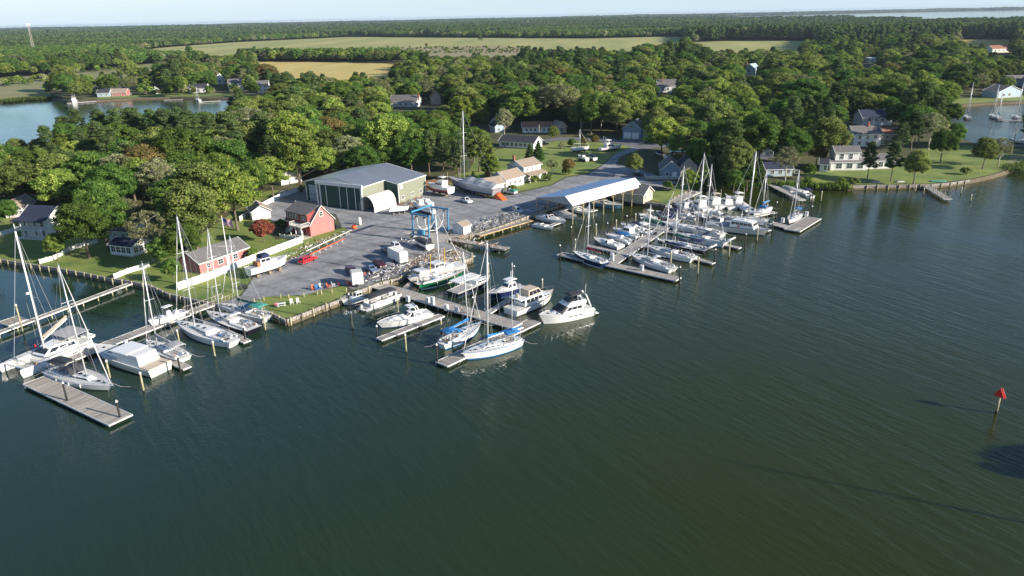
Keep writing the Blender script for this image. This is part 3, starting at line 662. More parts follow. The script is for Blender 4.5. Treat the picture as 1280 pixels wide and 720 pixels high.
# --- white arched fabric shelter
ta = G(451,262.5,LZ); tb = G(468.5,266,LZ); tc_ = G(497,256.5,LZ)
wd = 6.4; ln = (tc_-tb).length*.95; dirv = (tc_-tb).normalized(); rz = math.atan2(dirv.y, dirv.x)
t = thing('arched_shelter', 'white fabric arched shelter with open end, in front of the green boat shed', 'shelter', tb, rz)
rings = []; rin = []
for k in range(2):
    for (lst, rr) in ((rings, 1.0), (rin, .97)):
        lst.append([(k*ln, (math.cos(a_)*-wd/2*rr)+wd/2, (math.sin(a_)**.75)*5.0*rr) for a_ in [PI*i/14 for i in range(15)]])
mb = MB(); mb.smooth = True; mb.loft(rings, False); mb.loft(rin, False); mb.build('cover', M['canvwhite'], t)
mb = MB(); mb.add([(ln-.05,wd/2+math.cos(PI*i/14)*-wd/2*.96,(math.sin(PI*i/14)**.75)*4.85) for i in range(15)], [tuple(range(15))]); mb.build('end_wall', M['canvtan'], t)
for q in range(7):
    mb = MB(); x = .02+q*(ln-.1)/6; pts = [(x, wd/2-math.cos(PI*i/10)*wd/2*.955, (math.sin(PI*i/10)**.75)*4.78) for i in range(11)]; mb.path(pts, .05, 4); mb.build('hoop', M['steel'], t)
HOUSES.append([(t.matrix_basis @ Vector(c)).xy for c in ((-2,-2,0),(ln,-2,0),(ln,wd+2,0),(-2,wd+2,0))]); CLEAR.append(clearbox(t, ln, wd, 5))

# --- open-sided shed over the slips
e0 = G(669,247,6.0); e1 = G(716,256.6,6.0); r1_ = G(797,232.6,6.0)
wd = (e1-e0).length; ang = math.atan2((e1-e0).y, (e1-e0).x); ln = 35.5
t = thing('covered_slip_shed', 'long open sided boat slip shed with bright metal gable roof on timber posts', 'boat shed', (e0.x,e0.y,0), ang)
rs_ = 2.2; rx = wd*.80
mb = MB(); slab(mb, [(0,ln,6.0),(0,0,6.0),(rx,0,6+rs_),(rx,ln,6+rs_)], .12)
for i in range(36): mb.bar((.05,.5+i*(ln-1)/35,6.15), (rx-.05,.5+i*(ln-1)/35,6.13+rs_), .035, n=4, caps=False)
mb.build('roof', M['sky_tint_roof'], t)
mb = MB(); slab(mb, [(wd,0,5.7),(wd,ln,5.7),(rx+.004,ln,6+rs_),(rx+.004,0,6+rs_)], .12)
for i in range(36): mb.bar((wd-.05,.5+i*(ln-1)/35,5.85), (rx+.05,.5+i*(ln-1)/35,6.13+rs_), .035, n=4, caps=False)
mb.build('roof', M['alum_rf2'], t)  # same roof as the blue slope, made whiter for the sun on it
for y in (.05, ln-.05): mb = MB(); mb.add([(.1,y,6.0),(wd-.1,y,5.7),(rx,y,6+rs_)], [(0,1,2)]); mb.build('gable_end', M['canvlgrey'], t)
for x in (.3, wd/2, wd-.3):
    for i in range(8):
        if x == wd/2 and i in (0,1,2,3,4,5,6): continue
        mb = MB(); mb.bar((x,.3+i*(ln-.6)/7,-1.0), (x,.3+i*(ln-.6)/7,6.0), .17, n=7); mb.build('post', M['pile'], t)
        if x != wd/2:
            mb = MB(); yy = .3+i*(ln-.6)/7; 
            for q in (-1,1):
                if 0 < yy+q*1.6 < ln: mb.bar((x,yy,4.4), (x,yy+q*1.5,5.9), .07, n=4)
            mb.build('brace', M['timber'], t)
for x in (.3, wd-.3):
    mb = MB(); mb.box((x,ln/2,5.86), (.25,ln-.3,.26)); mb.build('beam', M['timber'], t)
for i in range(8):
    mb = MB(); mb.box((wd/2,.31+i*(ln-.6)/7,5.85), (wd-.7,.14,.26)); mb.build('truss', M['timber'], t)
CLEAR.append(clearbox(t, wd, ln, 8)); HOUSES.append([(t.matrix_basis @ Vector(c)).xy for c in ((0,0,0),(wd,0,0),(wd,ln,0),(0,ln,0))])

# --- red boathouse with upper deck
a, r, W = place2((389,296),(416,287)); r = rad(52); W = 8.6; D = 11.0
t = thing('boathouse', 'faded red gabled boathouse with white trim and a white balcony and stair', 'boathouse', a, r)
gable(t, W, D, 3.6, 4.6, 'y', 'pink', 'shingle', ov=.35)
mb = MB(); mb.add([(-.02,.9,3.6),(-.02,D-.3,3.6),(-.02,D-.3,6.3),(-.02,.9,6.3),(3.0,.9,3.6),(3.0,D-.3,3.6),(3.0,D-.3,7.2),(3.0,.9,7.2)], [(0,3,2,1),(0,4,7,3),(1,2,6,5)]); mb.build('left_dormer_wall', M['shaded_red'], t)
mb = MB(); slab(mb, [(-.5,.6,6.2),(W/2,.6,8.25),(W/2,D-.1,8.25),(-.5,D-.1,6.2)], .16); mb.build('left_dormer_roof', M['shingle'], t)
mb = MB(); mb.box((-.04,D/2,2.2), (.08,D-.3,4.2)); mb.build('shaded_side_skin', M['shaded_red'], t)
for s in (1.9, 3.3): window(t, 'l', s, 4.6, .9, 2.0, W, D)
for s in (5.6, 6.9, 8.2, 9.5): window(t, 'l', s, 5.1, .95, 1.3, W, D)
for s in (2.4, 3.9): window(t, 'l', s, 1.05, 1.1, 1.7, W, D)
window(t, 'f', W/2, 5.9, 1.1, 1.3, W, D)
mb = MB(); mb.add([(W-3.2,3.2,3.5),(W-.1,3.2,3.5),(W-.1,3.2,6.6),(W-3.2,3.2,7.2),(W-3.2,D-1,3.5),(W-.1,D-1,3.5),(W-.1,D-1,6.6),(W-3.2,D-1,7.2)], [(0,1,2,3),(1,5,6,2),(5,4,7,6),(4,0,3,7)]); mb.build('dormer_wall', M['pink'], t)
mb = MB(); slab(mb, [(W/2,2.9,8.25),(W+.3,2.9,6.5),(W+.3,D-.7,6.5),(W/2,D-.7,8.25)], .15); mb.build('dormer_roof', M['shingle'], t)
dk = MB(); dk.box((-1.6,2.7,3.25), (3.1,5.2,.18)); dk.build('balcony_deck', M['plank2'], t)
for x, y in ((-3.0,.3),(-3.0,2.8),(-3.0,5.2)):
    mb = MB(); mb.box((x,y,1.6), (.2,.2,3.1)); mb.build('deck_post', M['white'], t)
rl = MB()
def rail(mbx, p, q, h=1.0, n=8):
    p, q = Vector(p), Vector(q); z = Vector((0,0,h)); mbx.bar(p+z, q+z, .06, n=4); mbx.bar(p+z*.12, q+z*.12, .04, n=4)
    for i in range(n+1): a_ = p.lerp(q, i/n); mbx.bar(a_, a_+z, .05 if i % 4 else .08, n=4)
rail(rl, (-3.1,.15,3.34), (-3.1,5.3,3.34), n=14); rail(rl, (-3.1,.15,3.34), (0,.15,3.34), n=8); rail(rl, (-3.1,5.3,3.34), (-1.4,5.3,3.34), n=4); rl.build('balcony_railing', M['white'], t)
st = MB()
for k in range(13): st.box((-.75,5.45+k*.33,3.15-k*.25), (1.2,.36,.08))
st.bar((-.12,5.3,3.2), (-.12,9.8,-.05), .1, n=4); st.bar((-1.38,5.3,3.2), (-1.38,9.8,-.05), .1, n=4); rail(st, (-1.4,5.3,3.2), (-1.4,9.8,0), n=8); st.build('stair', M['white'], t)
d = MB(); d.box((-.07,5.4,1.1), (.1,1.0,2.1)); d.build('door', M['swhite'], t)
d = MB(); d.box((-2.6,2.5,.1), (4.6,6.5,.14)); d.build('patio', M['conc'], t)
CLEAR.append(clearbox(t, W, D, 8, -3)); register(t, W, D, -4, 0)

# --- other buildings (front wall line in the photograph, depth, wall height, roof)
house('low faded red cottage with grey roof and white trimmed windows beside the white fence', (251,343),(311,322), 7.5, 2.9, 2.1, 'x', 'pink', 'shingle',
      [('f',6.3,1.6,1.5,1.2),('f',11.0,1.6,1.4,1.2),('f',2.6,1.6,.9,1.2),('r',3.7,1.7,1.1,1.2)], doors=[('f',8.6,1.0,2.1)], chim=None, name='cottage', cat='cottage')
house('small tan roofed white garage beside the drive behind the red cottage', (316,276),(339,273), 7, 2.8, 1.7, 'y', 'swhite', 'shtan', [('r',3.5,1.6,1,1)], name='garage', cat='garage')
t, W, D = house('two storey white waterfront house with navy roof and double porch', (30,296),(55,300), 9.0, 5.6, 2.9, 'x', 'swhite', 'shnavy',
      row('f',1.5,3,.3,9,1.0,1.6)+row('f',4.2,3,.3,9,1.0,1.5)+row('r',1.6,2,1,8,.9,1.4)+row('r',4.2,2,1,8,.9,1.4), doors=[('f',1.2,1,2.1)], rz=-14, W=9.5)
mb = MB(); mb.box((W/2,-1.3,2.85), (W,2.6,.18)); mb.box((W/2,-1.3,.2), (W,2.6,.18)); mb.build('porch_floor', M['white'], t)
for i in range(5):
    mb = MB(); mb.box((.15+i*(W-.3)/4,-2.5,2.8), (.2,.2,5.4)); mb.build('porch_column', M['white'], t)
mb = MB(); rail(mb, (.1,-2.5,2.95), (W-.1,-2.5,2.95), n=20, h=.95); mb.build('porch_railing', M['white'], t)
mb = MB(); slab(mb, [(-.4,-2.9,5.45),(W+.4,-2.9,5.45),(W+.4,.1,5.85),(-.4,.1,5.85)]); mb.build('porch_roof', M['shnavy'], t)
house('navy roofed white wing joined behind the waterfront house', (64,288),(80,290), 7, 3.6, 2.3, 'x', 'swhite', 'shnavy', row('f',1.9,3,.4,6.6,1.0,1.3), rz=-14, W=7)
house('plain white gable garage behind the waterfront house, at the left edge', (8,273),(29,272), 9, 3.4, 2.4, 'y', 'swhite', 'shtan', [('f',5,1.7,.9,1.1)], name='garage', cat='garage')
house('grey roofed house among trees behind the sunroom', (138,302),(166,304), 8, 3.4, 2.4, 'x', 'sblue2', 'shingle', row('f',1.9,3,.5,9.5,1.0,1.2), chim=(3,3))
t, W, D = house('navy roofed white sunroom with tall windows on the waterfront lawn', (139,318.5),(161,323), 6.0, 2.9, 1.2, 'x', 'swhite', 'shnavy',
      row('f',1.75,4,.3,7.4,1.35,1.5)+row('r',1.75,3,.3,5.7,1.3,1.5), name='sunroom', cat='sunroom', rz=-20, W=7.8)
# office cluster by the yard
house('white marina office wing with tan roof, nearest the tarped sailboat', (610,242),(630,238.5), 6.5, 2.9, 1.9, 'x', 'swhite', 'shtan', row('f',1.6,2,1,6.5,1,1.1), name='office', cat='office')
house('white middle office with tan roof between the two storey office and the low wing', (633,236.5),(655,230.5), 7.5, 3.4, 2.3, 'x', 'swhite', 'shtan', row('f',1.8,3,.8,9,1,1.1)+[('l',3.5,1.8,1,1.1)], name='office', cat='office')
t, W, D = house('two storey grey and white office with tan roof and a side porch', (655,228),(676,223), 8.5, 5.6, 2.0, 'x', 'swhite', 'shtan', row('f',4.5,3,.6,8.5,.7,1.1)+[('l',2,4.4,.9,1.3),('l',6,4.4,.9,1.3),('l',4,1.6,1,1.3)], name='office', cat='office', chim=(1,6))
mb = MB(); mb.box((-.05,D/2,2.8), (.07,D-.2,5.5)); mb.build('grey_cladding', M['sblue2'], t)
mb = MB(); slab(mb, [(-.2,-3.2,2.7),(W+.6,-3.2,2.7),(W+.6,0,3.5),(-.2,0,3.5)]); mb.build('porch_roof', M['shtan'], t)
for i in range(4):
    mb = MB(); mb.box((.2+i*(W-.2)/3,-3.0,1.35), (.25,.25,2.7)); mb.build('porch_column', M['white'], t)
house('long white ranch house with dark grey roof beyond the office lawn', (624,184),(667,187), 9, 3.0, 2.3, 'x', 'swhite', 'shingled', row('f',1.8,6,1,15,1.4,1.3)+[('r',3,1.6,1,1),('r',6,1.6,1,1)], doors=[('f',3.0,1,2.1)], name='ranch_house')
house('small grey roofed white cottage at the wood edge, left of the terracotta roof', (619,166),(631,165), 8, 3.2, 2.3, 'y', 'sblue2', 'shingled', [('f',2.2,1.6,1,1.2)], name='cottage', cat='cottage')
house('low house with terracotta roof behind the white ranch house', (653,166.5),(689,166), 9, 3.0, 2.3, 'x', 'swhite', 'shred', row('f',1.7,6,1,15,1.2,1.3), name='ranch_house')
house('small cream gabled porch house at the right end of the terracotta roof', (697,167),(708,166), 7, 3.4, 2.6, 'y', 'stan', 'shtan', [('f',2.4,1.7,1.6,1.8)], name='cottage', cat='cottage')
house('tiny pale house peeking out left of the woods above the ranch house', (613,160),(622,160), 7, 3.2, 2.2, 'y', 'swhite', 'shtan', [('f',2,1.7,1,1)], name='cottage', cat='cottage')
t, W, D = house('slate blue gabled garage house with two pale garage doors', (778,173.5),(801,174.5), 11, 5.2, 3.4, 'y', 'sblue', 'shingle', [('f',4.4,6.2,1.6,1.2)], doors=[('f',2.4,3.6,3.0),('f',6.5,3.6,3.0)], name='garage_house')
gable(t, 8.5, 9, 4.6, 2.6, 'x', 'sblue2', 'shingle', off=(W+.02,2.5), nameroof='wing_roof', namewall='wing_wall')
for s in (W+2, W+4.5, W+7):
    window(t, 'f', s, 3.9, 1.0, 1.0, W, D).location[1] = 2.49
house('dark roofed pale blue house in tree shade behind the blue garage house', (824,160),(850,161), 9, 5.0, 3.2, 'x', 'sblue2', 'shnavy', row('f',4.0,3,1,11,1,1.3), chim=(2,4), clear=False)
t, W, D = house('slate blue marina clubhouse with stepped gables and white deck beside the tree', (826,223),(848,226), 12, 3.4, 3.0, 'y', 'sblue', 'shingle', [('f',2.2,1.7,1.0,1.2)], doors=[('f',5.0,1.6,2.2)], name='clubhouse', cat='clubhouse', rz=-8, W=7.2)
gable(t, 6, 10, 4.0, 3.0, 'y', 'stan', 'shingled', off=(W+.05,3), nameroof='wing_roof', namewall='wing_wall')
mb = MB(); mb.box((-3.0,-1.0,.5), (6,6,.15)); mb.box((3.6,-2.0,.5), (7.2,3.8,.15)); mb.build('deck', M['plank2'], t)
mb = MB(); rail(mb, (-6,-4,.55), (-6,2,.55), n=12); rail(mb, (-6,-4,.55), (7.2,-4,.55), n=26); mb.build('deck_railing', M['white'], t)
house('small grey shed with white gable end on the quay under the slip roof end', (769,249),(804,254), 6.5, 2.9, 2.1, 'x', 'stan', 'shingle', [('r',1.6,1.7,.8,1.1),('r',4.9,1.7,.8,1.1)], name='shed', cat='shed')
# right-hand shore
t, W, D = house('white two storey waterfront house with grey roof on the right shore', (1038,213.5),(1073,214.5), 9, 3.3, .9, 'x', 'swhite', 'shingle', row('f',1.8,3,1,13,2.1,1.8), rz=-3, W=13.5)
gable(t, 9.0, 6.5, 3.4, 1.9, 'x', 'swhite', 'shingle', off=(1.8,1.4), z0=3.4, nameroof='upper_roof', namewall='upper_wall')
for s in (4.2, 7.6): window(t, 'f', s, 5.2, 1.3, 1.8, W, D).location[1] = 1.39
house('little white porch shed left of the two storey waterfront house', (1024,214.5),(1034,215), 5, 3.0, 1.6, 'x', 'swhite', 'shingled', [('f',2.0,1.6,1.0,1.7)], name='shed', cat='shed')
house('low white house wing with big windows behind the shoreline pines', (1078,212),(1113,211), 8, 3.3, 2.0, 'x', 'swhite', 'shingle', row('f',1.8,5,1,13,1.7,1.7), doors=[('f',1,1,2.1)])
house('white two storey house with grey roof above the waterfront house', (1066,184),(1100,183), 9, 5.8, 3.0, 'x', 'swhite', 'shingle', row('f',1.7,4,1,15,1.2,1.4)+row('f',4.4,4,1,15,1.2,1.4), chim=(8,4))
house('navy roofed pale house behind the grey roofed two storey house', (1077,158),(1114,157), 10, 4.6, 3.4, 'x', 'swhite', 'shnavy', row('f',3.2,5,2,20,1.2,1.3))
house('rust brown roofed low house right of the grey roofed two storey house', (1102,176),(1125,175), 9, 3.0, 2.4, 'x', 'stan', 'shred', row('f',1.7,3,1,11,1.2,1.2), clear=False)
house('pale blue gabled house half hidden behind the tall boatyard masts', (942,196),(966,197), 9, 4.2, 3.0, 'y', 'sblue2', 'shingled', [('f',3,2,1.2,1.3),('f',7,2,1.2,1.3)], chim=(8,5), clear=False)
house('narrow red brick house with pink roof among trees', (940,177),(956,178), 12, 5.6, 3.6, 'y', 'brick', 'shred', [('f',3,4,1,1.2),('f',6,4,1,1.2)], chim=(2,4), clear=False)
house('blue roofed cottage low in the trees at the end of the small pier', (957,221),(990,220), 7, 2.8, 2.0, 'x', 'sblue2', 'shnavy', row('f',1.6,4,1,13,1.2,1.2), name='cottage', cat='cottage')
house('brick chimneyed house deep in the trees behind the red brick house', (968,160),(980,160), 8, 5, 3, 'y', 'brick', 'shred', [('f',3,4,1,1.2)], clear=False)
# over the right harbour
house('blue grey gabled house across the right harbour, right of frame', (1247,123),(1276,121), 12, 4.2, 3.6, 'y', 'sblue2', 'shingle', [('f',5,2,2,1.5),('f',10,2,2,1.5)])
house('grey house behind the gabled house across the right harbour', (1262,108),(1290,107), 12, 4.2, 3.4, 'x', 'sblue2', 'shingle', row('f',2,4,1,18,1.4,1.4))
house('long low white building far right in the distant trees', (1240,66),(1272,65), 14, 5, 4, 'x', 'swhite', 'shred', row('f',2.5,6,2,36,2,1.6))
house('flat white roofed building in the trees on the far right', (1086,78.5),(1104,78), 16, 4, 1.4, 'x', 'swhite', 'canvwhite', row('f',2,4,2,20,2,1.4))
house('white cottage with grey roof showing between trees, left of the orange tree', (928,94),(944,94.5), 14, 6, 4.5, 'y', 'sblue2', 'sblue2', [('f',6,4,2,2)], chim=(2,4))
house('grey roofed white house in the wood right of centre', (822,116),(846,115.5), 13, 5.2, 4.2, 'x', 'swhite', 'shingle', row('f',3,4,2,18,1.4,1.6), chim=(4,4))
house('white gable house deep in the wood behind the blue garage house', (846,108),(862,107), 13, 5.5, 4.5, 'y', 'swhite', 'shingle', [('f',6,3.5,2,1.8)], clear=False)
house('white gabled house showing above the orange tree', (878,106),(892,105), 12, 5.5, 4.5, 'y', 'swhite', 'shingle', [('f',4,3.5,1.5,1.6)], clear=False)
# across the left creek and the middle woods
house('red and white cottage across the left creek', (140,120.5),(158,120), 10, 3.4, 2.6, 'x', 'pink', 'shtan', row('f',1.8,4,1,18,1.3,1.3), name='cottage', cat='cottage')
house('small blue grey house across the left creek beside the red cottage', (122,121.5),(137,121), 10, 3.4, 2.8, 'x', 'sblue2', 'shingled', row('f',1.8,3,1,14,1.3,1.3), name='cottage', cat='cottage')
house('white cottage with dark roof across the left creek behind the small trees', (174,118),(190,118), 10, 3.4, 2.8, 'x', 'sblue2', 'shingled', row('f',1.8,3,1,14,1.3,1.3), name='cottage', cat='cottage')
house('white house with big porch windows across the left creek', (237,116.5),(258,116), 11, 4.2, 3.2, 'x', 'swhite', 'shingled', row('f',2.2,4,1,20,1.8,1.8))
house('tall white house with dormers beyond the creek trees', (269,106),(281,105.5), 11, 6.0, 4.0, 'y', 'swhite', 'canvwhite', [('f',5,3.5,1.5,1.8)])
house('white two storey house beyond the far end of the creek', (286,113),(302,112.5), 11, 6, 3.6, 'x', 'swhite', 'shingle', row('f',2,3,1,12,1.3,1.5)+row('f',4.8,3,1,12,1.3,1.5))
house('white house with grey roof between trees below the gold field', (322,116),(336,115.5), 11, 6.4, 3.4, 'x', 'swhite', 'shingle', row('f',2.2,3,1,12,1.3,1.6)+row('f',5,3,1,12,1.3,1.4))
house('grey roofed white gabled house in the centre woods', (488,134),(521,134), 11, 4.2, 3.6, 'x', 'swhite', 'shingle', row('f',2.2,5,1,22,1.3,1.4), chim=(20,3))
house('brick gabled house in the centre woods right of the grey roof', (541,131),(551,130.5), 10, 5.5, 4.0, 'y', 'stan', 'shred', [('f',3,3.5,1,1.3)], chim=(8,3))
house('grey roofed house in shade behind the green boat shed', (412,206),(446,206), 9, 3.4, 2.8, 'x', 'sblue2', 'shingled', row('f',1.8,4,1,15,1.2,1.2), clear=False)
house('white house in deep shade between the big trees left of the boat shed', (327,226),(352,232), 9, 5.0, 2.8, 'x', 'swhite', 'shingle', row('f',1.7,3,1,10,1.1,1.3)+row('f',4.0,3,1,10,1.1,1.2), clear=False)
house('tan roofed house half hidden by trees above the left shore wood', (276,192),(300,193), 9, 3.2, 2.6, 'x', 'stan', 'shtan', row('f',1.8,3,1,11,1.2,1.2), clear=False)
house('white house just visible between the pines near the left edge', (60,222),(72,224), 9, 4, 2.6, 'x', 'swhite', 'shingle', row('f',1.8,2,1,5,1.1,1.2), clear=False)
house('white house cut by the left edge of the picture behind the yellow green shrubs', (-12,214),(4,214), 8, 4.6, 2.6, 'x', 'swhite', 'shingle', row('f',1.8,2,1,6,1.1,1.2), clear=False)

# --- far communications tower
p = G(43,66,LZ); t = thing('radio_tower', 'tall pale lattice radio tower rising above the far left woods', 'tower', p)
hh = 62; mb = MB()
for a_ in (0, 2.09, 4.19): mb.bar((3*math.cos(a_),3*math.sin(a_),0), (1.0*math.cos(a_),1.0*math.sin(a_),hh), .45, n=4)
mb.build('mast_legs', M['conc'], t); mb = MB()
for k in range(12):
    z0, z1 = hh*k/12, hh*(k+1)/12; f0, f1 = 3-2*k/12, 3-2*(k+1)/12
    for i in range(3): a0, a1 = i*2.094, (i+1)*2.094; mb.bar((f0*math.cos(a0),f0*math.sin(a0),z0), (f1*math.cos(a1),f1*math.sin(a1),z1), .28, n=4)
mb.build('lattice', M['conc'], t); mb = MB()
for k in range(6): a_ = k*PI/3; mb.box((3.0*math.cos(a_),3.0*math.sin(a_),hh-1), (1.1,1.1,6), a_)
mb.build('antenna_panels', M['white'], t)
# ================================================================== sea walls, fences, docks, piles
def lerp2(a, b, t): return a + (b-a)*t
def bulkhead(label, pts, h0=-.6, pile_d=2.6, tall=.35, wood='plank', pilem='pile', grp=None, zt=LZ):
    pts = [G(x, y, zt) for x, y in pts]; o0 = pts[0].copy(); o0.z = 0
    t = thing('bulkhead', label, 'sea wall', o0, 0, grp)
    f = MB(); c = MB(); bd = MB(); piles = []
    for a, b in zip(pts, pts[1:]):
        d = (b-a); L_ = d.length; r = math.atan2(d.y, d.x); n = Vector((d.y, -d.x, 0)).normalized()
        m_ = (a+b)/2 - o0
        c.box((m_.x+n.x*.12, m_.y+n.y*.12, zt+.06), (L_+.1,.5,.12), r)
        k = max(1, int(L_/.42))
        for i in range(k):
            q = a.lerp(b, (i+.5)/k) - o0 + n*(.16+.03*(i % 2)); bd.box((q.x,q.y,(zt+h0)/2), (.36,.07,zt-h0), r)
        k = max(1, int(L_/pile_d))
        for i in range(k): piles.append(a.lerp(b, (i+.25)/k) - o0 + n*.42)
    c.build('cap', M['conc'] if wood == 'conc' else M[wood], t)
    o = bd.build('sheet_boards', M[wood if wood != 'conc' else 'plank'], t); o['kind'] = 'stuff'
    pm = MB(); pm.bar((0,0,-1), (0,0,zt+tall), .19, .17, n=8); pm = pm.mesh('pile', M[pilem])
    for q in piles: link('pile', pm, t, (q.x, q.y, 0))
    return t
bulkhead('timber sea wall with short pale piles along the left waterfront lawns', [(-60,317),(0,324),(37,330),(71,335),(105,341),(139,348),(163,351.5),(190,357),(211,367)])
bulkhead('timber sea wall round the flagpole lawn behind the docked sailboats', [(211,367),(237,373),(264,379),(300,385),(340,391)])
bulkhead('timber sea wall with white capped piles below the lawn chairs', [(340,391),(358,400),(372,394.5),(386,389),(401,383),(421,376),(432,369.5),(455,361),(472,354)], tall=.6)
bulkhead('timber quay wall behind the white trawler and green sailboat', [(472,354),(497,348),(507,341),(530,337),(562,329),(588,323)], wood='plank')
bulkhead('concrete quay wall at the near side of the travel lift slip', [(588,323),(590,318),(557,303),(559,297)], wood='conc')
bulkhead('low quay wall behind the plank dock by the stored mast stands', [(559,297),(596,292),(628,282),(655,272),(672,266),(715,252),(755,240)])
bulkhead('dark quay wall in front of the small grey shed', [(755,240),(769,247),(800,252),(834,256)], pilem='piledark')
bulkhead('white piled quay wall by the blue clubhouse lawn', [(834,256),(840,248),(866,236)], tall=.7)
bulkhead('pale low sea wall under the right shore pines', [(1060,233),(1080,232),(1120,231.5),(1160,231),(1185,229),(1212,225)], wood='conc', pile_d=3.5)

def fence(label, pts, h=1.8, step=2.4, m='white', zt=LZ):
    pts = [G(x, y, zt) for x, y in pts]; o0 = pts[0].copy()
    t = thing('fence', label, 'fence', o0)
    for a, b in zip(pts, pts[1:]):
        d = b-a; n = max(1, round(d.length/step)); r = math.atan2(d.y, d.x); s = d.length/n
        pm = MB(); pm.box((0,0,h/2+.03), (s-.14,.05,h-.12)); pm.box((0,0,h-.03), (s-.14,.09,.12)); pm.box((0,0,.15), (s-.14,.09,.12))
        for i in range(int(s/.3)): pm.box((-s/2+.2+i*.3,-.035,h/2), (.02,.02,h-.3))
        pm = pm.mesh('panel', M[m]); po = MB(); po.box((0,0,h/2+.06), (.14,.14,h+.12)); po.box((0,0,h+.16), (.2,.2,.08)); po = po.mesh('post', M[m])
        for i in range(n):
            q = a.lerp(b, (i+.5)/n)-o0; link('panel', pm, t, q, r); q = a.lerp(b, i/n)-o0; link('post', po, t, q, r)
        link('post', po, t, b-o0, r)
    return t
fence('long white vinyl fence running up between the red cottage and the gravel yard', [(223,363),(262,350),(300,334),(340,318),(378,303.5),(379,297)], 1.9)
fence('white picket fence behind the waterfront lawn at the left edge', [(-20,301),(0,296),(27,288)], 1.5)
fence('white fence along the shaded drive between the garage and the boat shed', [(300,277),(318,265),(336,255),(352,247),(372,240)], 1.6)
fence('low white fence between the two waterfront lawns', [(50,330),(68,325),(88,314),(106,308),(122,304)], 1.2)
fence('short white fence at the shore end of the sunroom lawn', [(143,349),(160,342),(187,334)], 1.3)
fence('low white patio fence beside the boathouse steps', [(350,297),(362,299),(378,303)], 1.0)

PILEN = 0
def pile(x, y, top, label, kind='y', group=None, r=.17):
    """freestanding mooring pile; x,y its foot at the water line, top its top in the photograph"""
    p = G(x, y, 0); h = .5
    while PR((p.x, p.y, h))[1] > top and h < 9: h += .05
    t = thing('mooring_pile', label, 'mooring pile', p, 0, group)
    mb = MB(); mb.smooth = True; mb.bar((0,0,-1.2), (0,0,h-.05), r, r*.9, n=8); mb.build('shaft', M['pile' if kind == 'y' else 'piledark'], t)
    mb = MB(); mb.bar((0,0,h-.06), (0,0,h+.28), r*1.35 if kind == 'b' else r*1.1, .05 if kind == 'b' else r*1.0, n=8); mb.build('cap', M['white'], t)
    if kind == 'y':
        mb = MB(); mb.bar((0,0,-.6), (0,0,.35), r*1.08, n=8); mb.build('tide_band', M['piledark'], t)
    return t
DOCKPILES = 'white capped piles standing in the marina water'
for (x, y, tp, k, lb) in [
    (85,505,479,'b','black pile with white cap in the middle of the left T-head dock'), (151,526,502,'b','black pile with white cap at the outer end of the left T-head dock'),
    (226,467,446,'b','black pile at the dock finger end behind the cream cruiser'), (307,428,409,'b','black pile at the finger end beside the dark hulled sailboat'),
    (180,490,467,'y','yellowish pile beside the cream cruiser stern'), (138,474,452,'y','yellowish pile off the bow of the dark hooded sailboat'),
    (225,433,414,'y','yellowish pile at the bow of the large white ketch'), (269,447,428,'y','yellowish pile off the large white ketch stern'),
    (332,414,393,'y','yellowish pile at the stern of the green boom sailboat'), (30,420,382,'y','tall pile beside the small float on the left pier'),
    (472,424,408,'b','black pile at the end of the express cruiser finger'), (441,412,391,'y','greenish pile off the pontoon boat engine'),
    (508,441,419,'y','pale pile standing alone off the express cruiser finger'), (438,391,368,'b','black pile between the cabin boat and the pontoon boat'),
    (547,456,431,'b','black pile at the near end of the centre T-head'), (552,416,400,'y','pale pile near the blue covered ketch bow'),
    (498,392,374,'y','pale pile beside the pontoon boat'), (478,360,341,'b','tall black pile at the root of the centre dock'),
    (592,398,372,'b','black pile beside the centre dock walkway'), (643,350,333,'b','black pile behind the black hulled sport cruiser'),
    (678,362,350,'y','pale pile behind the tan topped trawler yacht'), (611,346,330,'y','pale pile behind the white canopied workboat'),
    (700,328,307,'b','black pile at the left end of the outer T-head'), (849,355,334,'b','black pile at the right end of the outer T-head'),
    (719,318,300,'y','yellow pile beside the blue hulled sloop bow'), (838,337,316,'y','yellow pile behind the outer white sloop'),
    (872,344,323,'y','yellow pile off the stern of the second white sloop'), (893,331,312,'b','black pile at the end of the finger by the white dinghy'),
    (911,322,302,'y','yellow pile off the sloop with the stern dinghy'), (931,310,293,'b','slim white topped pile right of the marina finger'),
    (946,302,285,'y','pile just off the patrol boat side'), (965,292,278,'b','dark pile at the patrol boat bow'),
    (714,302,284,'b','dark pile left of the small slips'), (745,298,281,'y','yellow pile behind the blue covered small boats'),
    (759,297,279,'b','dark pile behind the small slips'), (770,293,276,'y','yellow pile among the small slips'), (783,289,270,'b','dark pile behind the white runabouts'), (794,286,268,'y','yellow pile behind the grey centre console'),
    (969,276,253,'b','slim dark pile at the end of the far finger dock'), (1014,271,258,'b','dark pile at the far dock corner'), (1026,252,240,'y','single pile off the small wooden pier'),
    (870,262,246,'y','pile in the far slips by the boat lifts'), (888,258,244,'y','pile in the far slips left of the white cruisers'), (906,258,243,'b','pile in the far slips right of the white cruisers'),(928,262,246,'b','pile in the far slips nearest the blue covered sloop'),
    (1154,244,236,'y','pile left of the right shore pier'), (1201,243,235,'y','pile right of the right shore pier'), (1213,252,244,'y','outermost pile right of the right shore pier'), (1144,240,233,'y','small pile close to the right sea wall')]:
    pile(x, y, tp, lb, k)

